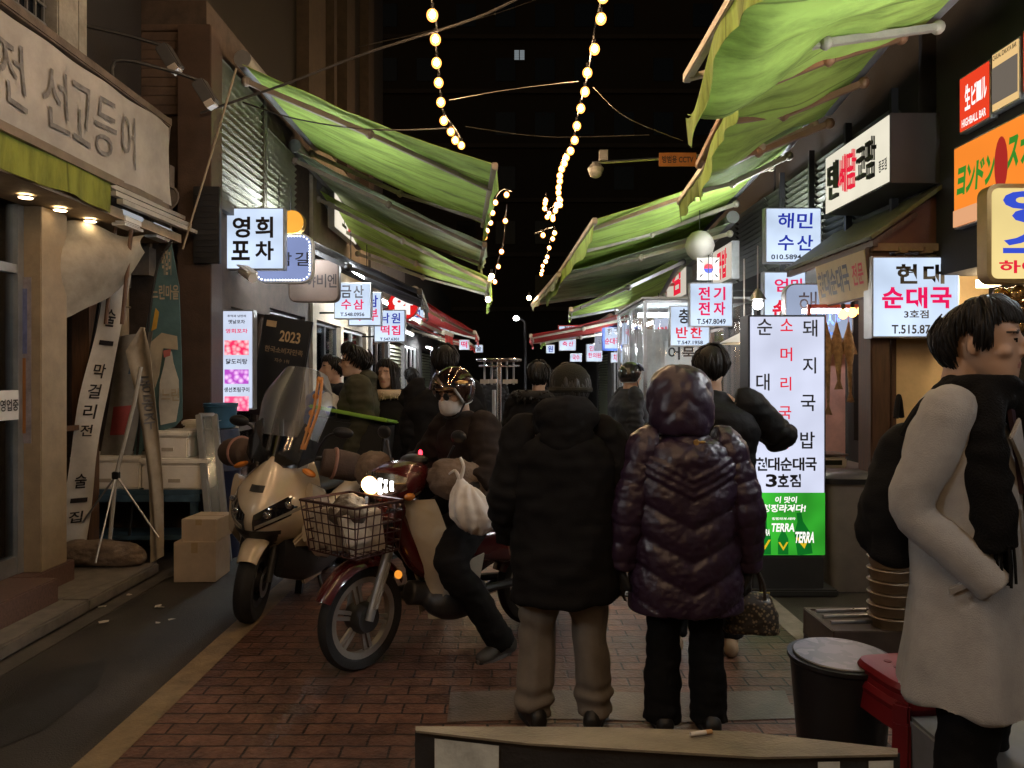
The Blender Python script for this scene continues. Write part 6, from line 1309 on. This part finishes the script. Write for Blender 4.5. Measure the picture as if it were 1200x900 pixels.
# ------------------------------------------------------------------ props, left side
paperw = M('banner_vinyl_white', (.66,.63,.57), .6, var=.18, scale=3, bump=.2, bscale=8)
o = thing('leaning_banner', 'tall narrow white vinyl banner leaning before the dark doorway', 'banner', P(82,652,6.0))
a0, a1, b0, b1 = P(64,655,6.0), P(98,650,6.05), P(122,312,6.0), P(150,318,6.05)
def lb(u, v): return lerp(lerp(a0,a1,u), lerp(b0,b1,u), v)+V((.01*math.sin(v*9),-.03*math.sin(v*5)-.012*math.sin(u*3+v*14),-.05*max(0,v-.93)*8*u))
MB().grid(lb, 8, 50, .004).build('vinyl', paperw, o, world=True, angle=80)
m = MB()
def on_banner(fn, t, u0, u1, v0, v1, mb, off=.012):
    vv_, ff = text_arr(t, .015); mb.add([fn(lerp(u0,u1,a), lerp(v0,v1,b))+V((0,-off,0)) for a, b in vv_], ff)
for t, v0, v1 in (('술',.8,.86),('막',.62,.67),('걸',.55,.6),('리',.48,.53),('전',.42,.46),('술',.24,.29),('집',.12,.16)): on_banner(lb, t, .3, .75, v0, v1, m)
for v in (.735,.19): m.add([lb(u, q)+V((0,-.012,0)) for u, q in ((.25,v),(.85,v),(.85,v+.016),(.25,v+.016))], [[0,1,2,3]])
m.build('lettering', ink, o, world=True)
MB().bar(P(66,657,6.04), P(124,308,6.06), .018, .018).build('spine', darkmetal, o, world=True)
o = thing('folded_banner', 'dull grey banner with a red block hanging behind the leaning white one', 'banner', P(140,560,6.25))
c0, c1, d0, d1 = P(112,560,6.3), P(150,560,6.3), P(138,395,6.3), P(178,388,6.3)
def fb(u, v): return lerp(lerp(c0,c1,u), lerp(d0,d1,u), v)+V((0,.03*math.sin(u*6+v*3),0))
MB().grid(fb, 10, 20, .004).build('vinyl', M('grey_vinyl', (.2,.19,.17), .6, var=.3), o, world=True, angle=80)
MB().grid(lambda u, v: fb(.2+.6*u,.3+.2*v)+V((0,-.01,0)), 5, 4).build('red_block', M('faded_red_print', (.28,.05,.05), .7, var=.3), o, world=True)
MB().grid(lambda u, v: fb(.55+.3*u,.72+.2*v)+V((0,-.01,0)), 5, 4).build('blue_block', M('faded_blue_print', (.05,.08,.13), .7, var=.3), o, world=True)
# teal feather flag with bottle print
fl = thing('feather_flag', 'teal feather flag printed with a white drink bottle', 'flag', P(150,640,6.35))
edge = [(201,286),(210,335),(213,420),(214,490),(205,500),(180,508),(160,540),(152,575),(158,520),(168,440),(172,380),(182,320)]
def flat_sheet(pts, Y, mat, name, par, off=0, t=.006, wob=.02):
    vs = [P(x, y, Y)+V((0, wob*math.sin(x*.09+y*.03)-off, 0)) for x, y in pts]
    return MB().slab(vs, t).build(name, mat, par, world=True) if 0 else MB().add([p+V((0,-t/2,0)) for p in vs]+[p+V((0,t/2,0)) for p in vs], [list(range(len(vs))), list(range(len(vs),2*len(vs)))[::-1]]+[[i,(i+1)%len(vs),len(vs)+(i+1)%len(vs),len(vs)+i] for i in range(len(vs))]).build(name, mat, par, world=True)
flat_sheet(edge, 6.35, M('teal_flag_cloth', (.08,.16,.17), .7, var=.25, scale=4, bump=.3, bscale=14), 'cloth', fl, wob=0)
MB().tube([P(150,648,6.33), P(160,540,6.33), P(172,400,6.33), P(184,315,6.33), P(201,282,6.33)], .011, 8, 5).build('pole', darkmetal, fl, world=True)
flat_sheet([(189,498),(207,494),(211,470),(210,445),(204,425),(202,412),(196,412),(193,428),(188,448),(187,475)], 6.33, M('print_white', (.5,.48,.42), .7), 'printed_bottle', fl, .012, .002, 0)
flat_sheet([(192,411),(201,409),(200,417),(193,419)], 6.32, M('print_pink', (.4,.12,.1), .7), 'printed_cap', fl, .012, .002, 0)
flat_sheet([(176,402),(190,390),(208,394),(209,410),(192,408),(187,440),(182,455),(178,430)], 6.33, M('print_cream', (.42,.36,.26), .7), 'printed_dish', fl, .008, .002, 0)
flat_sheet([(178,388),(183,361),(187,366),(184,385)], 6.33, M('print_yellow', (.5,.3,.04), .7), 'printed_garnish', fl, .010, .002, 0)
m = MB(); q0 = P(176,348,6.3); q1 = P(208,336,6.3); put_text(m, '느린마을', q0.x, q0.z-.02, q1.x, q1.z+.02, 6.325); put_text(m, '막걸리', P(188,322,6.3).x, P(190,322,6.3).z, P(199,322,6.3).x, P(199,292,6.3).z, 6.325); put_text(m, '느린', P(189,0,6.3).x, P(0,470,6.3).z, P(210,0,6.3).x, P(0,455,6.3).z, 6.30)
m.build('lettering', M('print_cream', (.42,.36,.26), .7), fl, world=True)
# drooping cream flag
o = thing('drooping_flag', 'creased cream flag drooping to the ground beside the teal flag', 'flag', P(180,650,6.1))
def df(u, v):
    xl = np.interp(v,[0,.35,.7,.9,1],[176,170,160,150,168]); xr = np.interp(v,[0,.35,.7,.9,1],[191,187,182,178,172]); y = lerp(652,384,v)+(1-u)*8*(1-v)
    return P(lerp(xl,xr,u), y, 6.1)+V((0,.025*math.sin(u*7+v*5)+.03*math.sin(v*4),0))
MB().grid(df, 10, 40, .004).build('cloth', M('flag_cream_cloth', (.34,.29,.22), .75, var=.3, scale=4, bump=.3, bscale=10), o, world=True, angle=80)
m = MB()
for t, v0, v1 in (('동',.72,.79),('동',.64,.71),('주',.56,.63)): on_banner(df, t, .3, .85, v0, v1, m)
m.build('lettering', M('faded_grey_print', (.12,.12,.13), .8), o, world=True)
o = thing('banner_tripod', 'thin white metal tripod stand in front of the drooping flag', 'stand', P(128,648,5.95))
c = P(136,557,5.95)
MB().tube([P(127,650,5.95), c, P(158,470,6.0), P(165,430,6.02)], .016, 8).build('pole', M('dull_white_metal', (.4,.38,.34), .5, .2), o, world=True)
for q in (P(97,612,6.0), P(186,630,5.85), P(112,660,5.7)): MB().tube([c, q], .008, 6).build('leg', alu, o, world=True)
MB().box(c, (.05,.05,.06)).build('clamp', black, o, world=True, bevel=.006)
for i, (xa, xb) in enumerate(((133,128),(152,147))):
    o = thing('brown_pole', ('brown wooden pole under the rail, the one nearer the pillar','brown wooden pole under the rail, the one nearer the teal flag')[i], 'pole', P(xb,330,5.8), 0, 'poles under the awning rail')
    MB().tube([P(xb-4,380,5.8), P(xa+3,258,5.8)], .016, 8).build('shaft', MATS['brown_timber'], o, world=True)
# blue table, foam boxes, cartons
bt = thing('blue_table', 'worn blue steel table carrying the foam boxes', 'table', (-3.15,6.45,0))
m = MB().b2(-3.75,6.2,.60,-2.62,6.72,.64).b2(-3.75,6.19,.54,-2.62,6.22,.6); m.build('tabletop', M('blue_steel', (.05,.1,.15), .5, .2, var=.4), bt, world=True, bevel=.004)
for x in (-3.7,-2.68):
    for y in (6.24,6.68): MB().b2(x-.025,y-.025,0,x+.025,y+.025,.6).build('leg', MATS['blue_steel'], bt, world=True)
MB().b2(-3.68,6.3,.2,-2.7,6.66,.23).build('lower_shelf', MATS['blue_steel'], bt, world=True)
foam = M('styrofoam', (.78,.74,.67), .75, var=.1, bump=.2, bscale=120)
def foambox(lb, x0, y0, z0, x1, y1, z1):
    o = thing('foam_box', lb, 'box', ((x0+x1)/2,(y0+y1)/2,z0), 0, 'foam boxes on the blue table')
    MB().b2(x0,y0,z0,x1,y1,z1-.05).build('body', foam, o, world=True, bevel=.015); MB().b2(x0-.01,y0-.01,z1-.048,x1+.01,y1+.01,z1).build('lid', foam, o, world=True, bevel=.012)
    MB().b2((x0+x1)/2-.05,y0-.006,z0+.06,(x0+x1)/2+.05,y0+.004,z0+.09).build('handhold', M('foam_shade', (.4,.35,.28), .8), o, world=True)
foambox('long foam box on the blue table, under the smaller ones', -3.12,6.22,.64,-2.56,6.6,.9)
foambox('foam box on the blue table beside the tripod, partly behind the flag', -3.72,6.24,.64,-3.14,6.62,.92)
foambox('smaller foam box stacked on the long foam box', -3.08,6.25,.9,-2.74,6.58,1.13)
foambox('foam box behind the blue table top against the brown column', -2.95,6.62,.64,-2.5,6.78,1.2)
kraft = M('cardboard', (.52,.42,.32), .8, var=.12, bump=.1)
for lb_, x0, x1, z0, z1, y0, rz in (('lower carton of the two on the ground by the scooter',-2.62,-2.3,0,.31,5.72,.03),('upper carton stacked skewed on the other carton',-2.57,-2.29,.31,.48,5.76,-.06)):
    o = thing('carton', lb_, 'box', ((x0+x1)/2, y0+.16, z0), rz, 'cartons by the scooter')
    MB().box((0,0,(z1-z0)/2),(x1-x0,.32,z1-z0)).build('body', kraft, o, bevel=.004); MB().b2(-(x1-x0)/2+.01,-.004,z1-z0,(x1-x0)/2-.01,.004,z1-z0+.002).box((0,-.1615,(z1-z0)*.86),(.05,.002,(z1-z0)*.26)).build('tape', M('parcel_tape', (.42,.31,.18), .4), o)
o = thing('window_frame', 'old aluminium window frame leaning by the cartons', 'frame', P(262,640,6.05))
A, B = P(249,660,6.0), P(233,486,6.35); D = V((.11,.06,0))
m = MB().bar(A, B, .05, .035, (0,1,0)).bar(A+D, B+D, .05, .035, (0,1,0)).bar(A, A+D, .04, .03).bar(B, B+D, .04, .03)
m.build('sash', alu, o, world=True, bevel=.004)
MB().slab([A+D*.12, A+D*.88, B+D*.88, B+D*.12], .006).build('pane', CLEAR('green_glass', (.5,.6,.55), .3, .1, milk=.15), o, world=True)
o = thing('blue_bucket', 'round blue plastic bucket on top of the navy drum', 'bucket', (-2.58,6.55,1.14))
MB().lathe([(.0,.0),(.125,.0),(.14,.2),(.147,.2),(.147,.215),(.135,.215),(.12,.02),(0,.02)], n=30).torus(.143,.006,(0,0,.19)).build('bucket', M('blue_plastic', (.03,.1,.18), .4), o)
MB().tube([(-.145,0,.2),(-.1,-.05,.1),(0,-.155,.06),(.1,-.05,.1),(.145,0,.2)], .004, 6, 4).build('bail', steel, o)
o = thing('navy_drum', 'navy blue plastic drum under the blue bucket', 'drum', (-2.58,6.55,0))
MB().lathe([(.0,0),(.15,0),(.165,.05),(.165,.35),(.175,.37),(.165,.4),(.165,.75),(.175,.77),(.165,.8),(.16,1.08),(.15,1.13),(0,1.135)], n=32).build('drum', M('navy_plastic', (.012,.02,.06), .45), o)
o = thing('sand_sack', 'long dusty sack lying on the kerb below the leaning banner', 'sack', (-3.25,5.85,.09))
MB().tube([(-.38,-.02,.08),(-.25,0,.1),(0,.02,.1),(.2,.03,.085),(.32,.04,.06)], [.05,.1,.105,.095,.05], 18, 5).build('sack', M('dusty_sack', (.16,.12,.09), .9, var=.4, bump=.5), o, remesh=.012, smooth=3, disp=fold(.018,9,5))
rnd = random.Random(21)
for i in range(12):
    px, py = rnd.choice([(270,0)])and (rnd.uniform(95,230), rnd.uniform(672,735)); Yg = 1387/(py-440); x = X(px, Yg)
    if x < -2.85 or x > -1.9: continue
    q = MB(); n_ = 6; r_ = rnd.uniform(.015,.035); q.add([(x+r_*math.cos(k)*rnd.uniform(.6,1.2), Yg+r_*math.sin(k)*rnd.uniform(.5,1.2), .004+rnd.uniform(0,.012)) for k in np.linspace(0,6.28,n_+1)[:-1]], [list(range(n_))])
    tag(q.build('paper_scrap', M('scrap_paper', (.6,.56,.5), .8)), 'small pale paper scrap lying on the asphalt near the left kerb', 'litter', 'paper scraps on the asphalt')
# bundle and stand beyond the scooter
o = thing('wrapped_bundle', 'rounded white and blue bundle with blue emblem behind the scooter screen', 'bundle', P(384,500,6.35))
MB().ell((0,0,.13),(.14,.12,.17)).ell((.02,.03,.0),(.13,.12,.1)).build('white_wrap', M('white_cloth', (.6,.6,.6), .7), o, remesh=.014, smooth=4, disp=fold(.012,9,2))
MB().ell((-.1,.04,.2),(.1,.1,.12)).ell((-.13,.02,.08),(.08,.1,.12)).build('blue_wrap', M('blue_cloth', (.03,.06,.22), .7), o, remesh=.014, smooth=4, disp=fold(.012,9,3))
MB().lathe([(.0,0),(.045,0),(.045,-.004),(0,-.004)], (.06,-.125,.14), (0,1,0), 20).build('emblem', M('blue_cloth_dark', (.02,.05,.2), .6), o)
o = thing('steel_stand', 'tall steel rack with round top rail in mid alley, beyond the rider', 'rack', P(585,500,9))
c = P(585,422,9); zt_ = c.z
m = MB().torus(.26,.018,(c.x,9,zt_),(0,0,1),30,8).torus(.24,.012,(c.x,9,zt_-.07),(0,0,1),30,8)
m.build('top_rail', chrome, o, world=True)
MB().tube([(c.x,9,0),(c.x,9,zt_)], .03, 10).b2(c.x-.25,8.98,zt_-.02,c.x+.25,9.02,zt_+.0).build('post', chrome, o, world=True)
for a in range(4):
    dx, dy = .2*math.cos(a*1.57+.5), .2*math.sin(a*1.57+.5); MB().tube([(c.x+dx,9+dy,zt_-.3),(c.x+dx,9+dy,zt_)], .012, 8).box((c.x+dx,9+dy,zt_-.26),(.1,.08,.05)).build('hook', steel, o, world=True)
MB().lathe([(0,0),(.25,0),(.25,.03),(.04,.05),(0,.05)], (c.x,9,0), n=24).build('base', darkmetal, o, world=True)
o = thing('chrome_pole', 'upright pale pole just right of the rider, before the dark end', 'pole', P(579,520,8.2))
MB().tube([(X(579,8.2),8.2,0),(X(579,8.2),8.2,Z(457,8.2))], .022, 8).build('shaft', alu, o, world=True)
MB().lathe([(0,0),(.14,0),(.14,.03),(.03,.05),(0,.05)], (X(579,8.2),8.2,0), n=20).build('base', darkmetal, o, world=True)
# ------------------------------------------------------------------ props, right side
bo = thing('vinyl_booth', 'clear vinyl walled food booth with steel posts, lit inside', 'booth', (2.2,9.6,0))
x0, x1, y0, y1, zt_ = 1.62, 2.95, 9.0, 11.2, 2.5
m = MB()
for x, y in ((x0,y0),(x1,y0),(x0,y1),(x1,y1),(x0,(y0+y1)/2),((x0+x1)/2,y0)): m.b2(x-.022,y-.022,0,x+.022,y+.022,zt_)
m.build('posts', steel, bo, world=True)
m = MB()
for z in (.85,zt_): m.b2(x0+.022,y0-.018,z-.02,x1-.022,y0+.018,z+.02).b2(x0-.018,y0+.022,z-.02,x0+.018,y1-.022,z+.02)
m.build('rails', steel, bo, world=True)
def vy(u, v): return (lerp(x0,x1,u), y0-.03+.012*math.sin(u*17+v*3)+.01*math.sin(u*41), lerp(.05,zt_-.03,v))
MB().grid(vy, 50, 14).build('vinyl_front', vinyl, bo, world=True, angle=80)
def vx(u, v): return (x0-.03+.012*math.sin(u*19+v*3)+.01*math.sin(u*47), lerp(y0,y1,u), lerp(.05,zt_-.03,v))
MB().grid(vx, 60, 14).build('vinyl_side', vinyl, bo, world=True, angle=80)
MB().b2(x0-.05,y0-.08,zt_+.022,x1+.05,y1+.05,zt_+.05).build('roof', M('booth_roof', (.4,.42,.42), .5), bo, world=True)
MB().b2(1.8,10.0,0,2.9,10.5,.85).build('counter', steel, bo, world=True, bevel=.01)
MB().b2(1.7,9.9,zt_-.12,2.9,9.95,zt_-.06).build('ceiling_lamp', EM('booth_tube', (.85,.95,1), 9), bo, world=True)
m = MB(); rnd = random.Random(9)
for i in range(14): xx = rnd.uniform(1.85,2.85); m.lathe([(.0,0),(.07,0),(.08,.1),(.06,rnd.uniform(.12,.3)),(0,.3)], (xx,rnd.uniform(10.05,10.4),.85), n=12)
m.build('pots', M('pot_enamel', (.4,.38,.33), .35, .3, var=.4), bo, world=True)
MB().b2(1.8,11.22,.9,2.9,11.25,2.3).build('back_board', M('booth_board', (.55,.55,.52), .6), bo, world=True)
for i, (z0, t1, c) in enumerate(((1.75,'어묵',ink),(1.3,'떡볶이',red_paint))):
    q = thing('paper_menu', ('upper','lower')[i]+' white paper menu hanging inside the clear booth', 'menu', (2.5,10.9,z0), 0, 'paper menus in the booth')
    MB().b2(2.25,10.9,z0,2.75,10.905,z0+.36).build('sheet', white_p, q, world=True); l = MB(); put_text(l, t1, 2.3, z0+.08, 2.7, z0+.28, 10.897); l.build('lettering', c, q, world=True)
# dried fish stall
o = thing('display_case', 'pink lit display case of the dried fish stall beside the standing sign', 'display case', (3.05,7.3,0))
MB().b2(2.72,7.5,.75,3.38,7.54,2.25).build('back_panel', M('pink_panel', (.62,.4,.36), .6), o, world=True)
MB().b2(2.7,6.75,0,3.38,7.5,.75).build('counter', M('counter_steel_dull', (.3,.28,.27), .45, .5), o, world=True, bevel=.01)
m = MB()
for x in (2.72,3.36): m.b2(x-.015,6.76,.75,x+.015,6.79,2.25)
m.b2(2.72,6.76,2.22,3.36,6.79,2.25); m.build('case_frame', M('pink_frame', (.5,.1,.12), .4), o, world=True)
MB().b2(2.8,7.1,2.2,3.3,7.14,2.24).build('lamp', EM('pink_white_lamp', (1,.82,.8), 18), o, world=True)
for i, x in enumerate((2.78,2.86,2.95,3.05,3.16)):
    f = thing('dried_fish', ('leftmost','second','middle','fourth','rightmost')[i]+' dried fish hanging in the pink lit stall, counted from the standing sign', 'fish', (x,6.95,2.1), 0, 'dried fish hanging in the stall')
    L_ = .55+.12*(i%3)
    MB().rings([(.0,0,0,.008,.006),(-.06,0,0,.02,.012),(-.14,0,0,.045,.018),(-.26,.01,0,.05,.02),(-.4,.015,0,.03,.014),(-L_,.02,0,.012,.006),(-L_-.08,.02,0,.04,.004)], 14, 2).build('body', M('dried_fish_skin', (.26,.19,.11), .6, var=.5, scale=20, bump=.4), f, disp=fold(.008,20,i))
    MB().slab([(-.045,-.004,-.16),(-.085,-.004,-.28),(-.04,-.004,-.26)], .005).slab([(.05,-.004,-.18),(.085,-.004,-.3),(.05,-.004,-.3)], .005).build('fin', MATS['dried_fish_skin'], f)
    MB().tube([(0,0,0),(0,0,.14)], .003, 5).build('string', M('red_string', (.4,.03,.04), .7), f)
o = thing('shop_scale', 'white electronic scale on the stall counter under the dried fish', 'scale', (2.92,6.9,.75))
MB().b2(-.15,-.13,.0,.15,.13,.1).build('body', white_p, o, bevel=.015); MB().b2(-.16,-.14,.115,.16,.14,.13).b2(-.03,-.03,.1,.03,.03,.115).build('tray', steel, o, bevel=.004)
MB().b2(-.1,-.136,.03,.1,-.131,.075).build('display', M('scale_display', (.03,.04,.03), .2), o)
o = thing('waste_bin', 'tall grey bin with black lid right of the standing sign', 'bin', (2.52,5.62,0))
MB().rings([(.0,0,0,.16,.16),(.02,0,0,.165,.165),(.78,0,0,.2,.19),(.8,0,0,.2,.19)], 32, 6).build('body', M('grey_bin_plastic', (.17,.15,.13), .55), o)
MB().rings([(.8,0,0,.215,.205),(.84,0,0,.215,.205),(.875,0,0,.17,.16),(.88,0,0,.05,.05)], 32, 6).build('lid', black, o)
o = thing('drum_table', 'black round drum with pale patterned top beside the red stools', 'drum', (1.31,2.95,0))
MB().lathe([(.0,0),(.15,0),(.155,.02),(.185,.4),(.19,.46),(.2,.47),(.2,.485),(.0,.485)], n=40).build('drum', black, o)
pm = bpy.data.materials.new('drum_top_print'); pm.use_nodes = True; t_ = pm.node_tree; tc = t_.nodes.new('ShaderNodeTexCoord'); vn = t_.nodes.new('ShaderNodeTexNoise'); vn.inputs['Scale'].default_value = 9; cr = t_.nodes.new('ShaderNodeValToRGB'); cr.color_ramp.interpolation = 'CONSTANT'
cr.color_ramp.elements[0].color = (.15,.14,.13,1); cr.color_ramp.elements[1].position = .5; cr.color_ramp.elements[1].color = (.1,.1,.09,1); e_ = cr.color_ramp.elements.new(.6); e_.color = (.2,.19,.17,1)
t_.links.new(tc.outputs['Object'], vn.inputs[0]); t_.links.new(vn.outputs[0], cr.inputs[0]); t_.links.new(cr.outputs[0], t_.nodes['Principled BSDF'].inputs[0]); t_.nodes['Principled BSDF'].inputs['Roughness'].default_value = .3
MB().lathe([(0,.4855),(.178,.4855),(.18,.49),(.176,.494),(0,.494)], n=40).build('top', pm, o)
redpl = M('red_plastic', (.17,.008,.011), .4, var=.08)
def stool(lb_, x, y, z, rz):
    o = thing('plastic_stool', lb_, 'stool', (x,y,z), rz, 'red plastic stools')
    MB().rings([(.42,0,0,.15,.15),(.44,0,0,.155,.155),(.46,0,0,.145,.145),(.465,0,0,.12,.12)], 28, 5).build('seat', redpl, o)
    MB().rings([(.36,0,0,.158,.158),(.42,0,0,.152,.152)], 28, 5).build('apron', redpl, o)
    for a, b in ((1,1),(1,-1),(-1,1),(-1,-1)): MB().bar((a*.165,b*.165,0),(a*.135,b*.135,.4),.055,.05).build('leg', redpl, o, bevel=.008)
    m = MB()
    for i in range(3):
        for j in range(3): m.lathe([(0,0),(.014,0),(.014,.002),(0,.002)], (-.06+.06*i,-.06+.06*j,.4652), n=10)
    m.build('vent_holes', M('deep_red', (.12,.006,.008), .5), o)
stool('red plastic stool beside the black drum, the lower front one', 1.47, 2.72, 0, .15); stool('red plastic stool stacked over the front red stool', 1.48, 2.73, .06, .12)
o = thing('steamer_stack', 'stack of pale round steamer bowls on the low crate', 'bowls', (2.12,4.15,.2))
for k in range(6): MB().lathe([(0,0),(.1,0),(.115,.05),(.12,.055),(.115,.06),(.1,.06),(.0,.055)], (0,0,.066*k), n=24).build('bowl', M('bowl_tan', (.2,.15,.1), .5, var=.2), o)
o = thing('low_crate', 'low dark crate with metal skewers beside the steamer bowls', 'crate', (1.98,4.25,0))
MB().b2(-.22,-.2,0,.28,.22,.05).b2(-.22,-.2,.05,.28,-.17,.2).b2(-.22,.19,.05,.28,.22,.2).b2(-.22,-.17,.05,-.19,.19,.2).b2(.25,-.17,.05,.28,.19,.2).b2(-.19,-.17,.1,.25,.19,.19).build('tray', M('crate_brown', (.08,.06,.05), .6, var=.3), o, bevel=.005)
for k in range(3): MB().tube([(-.2,-.12+.1*k,.22),(.1,-.1+.1*k,.22)], .012, 8).build('skewer', steel, o)
o = thing('grey_cabinet', 'low grey cabinet at the bottom right corner behind the coat', 'cabinet', (1.62,2.35,0))
MB().b2(-.25,-.2,0,.6,.3,.42).build('body', M('cabinet_grey', (.2,.2,.2), .5), o, bevel=.01); MB().b2(-.24,-.206,.06,.59,-.2,.36).build('door', M('cabinet_door', (.28,.28,.28), .45), o)
psign('small_lit_sign', 'small yellow lit sign low behind the man in the grey coat', 1180,493,1215,516,4.3, [('영업중',.1,.2,.9,.8,red_ink)], EM('lit_yellow', (1,.7,.1), .9))
# striped barrier in the foreground
o = thing('striped_barrier', 'chipped black and white striped barrier across the foreground', 'barrier', (.3,2.0,0))
zt_ = .62
def G3(px, py): Yq = F*(1.6-zt_)/(py-440); return V((X(px,Yq), Yq, zt_))
tp = [G3(487,856), G3(620,871), G3(890,887), G3(1052,884), G3(1052,877), G3(870,857), G3(700,852), G3(487,851)]
b0_ = [V((p.x, p.y+(.012 if i < 4 else -.012), 0)) for i, p in enumerate(tp)]; n = len(tp)
MB().add([V((p.x,p.y,0)) for p in b0_]+[V((p.x,p.y,zt_-.006)) for p in b0_], [list(range(n)), list(range(n,2*n))[::-1]]+[[i,(i+1)%n,n+(i+1)%n,n+i] for i in range(n)]).build('body', M('barrier_black', (.025,.025,.025), .5, var=.4, bump=.3), o, world=True)
MB().add([V((p.x,p.y,zt_-.006)) for p in tp]+[V((p.x,p.y,zt_)) for p in tp], [list(range(n)), list(range(n,2*n))[::-1]]+[[i,(i+1)%n,n+(i+1)%n,n+i] for i in range(n)]).build('top_board', M('worn_board', (.21,.18,.13), .42, var=.5, stretch=(1,2,2), scale=3, bump=.3), o, world=True)
def stripe(i, t0, t1):
    a, b = b0_[i], b0_[(i+1)%n]; p, q = lerp(a,b,t0), lerp(a,b,t1); off = V((0,-.004,0))
    MB().add([p+off, q+off, q+off+V((0,0,zt_-.02)), p+off+V((0,0,zt_-.02))], [[0,1,2,3]]).build('white_stripe', M('chipped_white', (.6,.63,.58), .6, var=.3, scale=9, bump=.2), o, world=True)
stripe(0,.17,.74); stripe(2,.43,.59); stripe(2,.8,.98)
c = G3(822,864); o = thing('cigarette_butt', 'cigarette butt lying on top of the striped barrier', 'cigarette', c)
MB().tube([(-.03,0,.008),(.015,.012,.008)], .006, 10).build('paper', M('cigarette_paper', (.6,.56,.5), .8), o); MB().tube([(.0152,.0121,.008),(.032,.0165,.008)], .0061, 10).build('filter', M('cigarette_filter', (.45,.25,.1), .8), o)
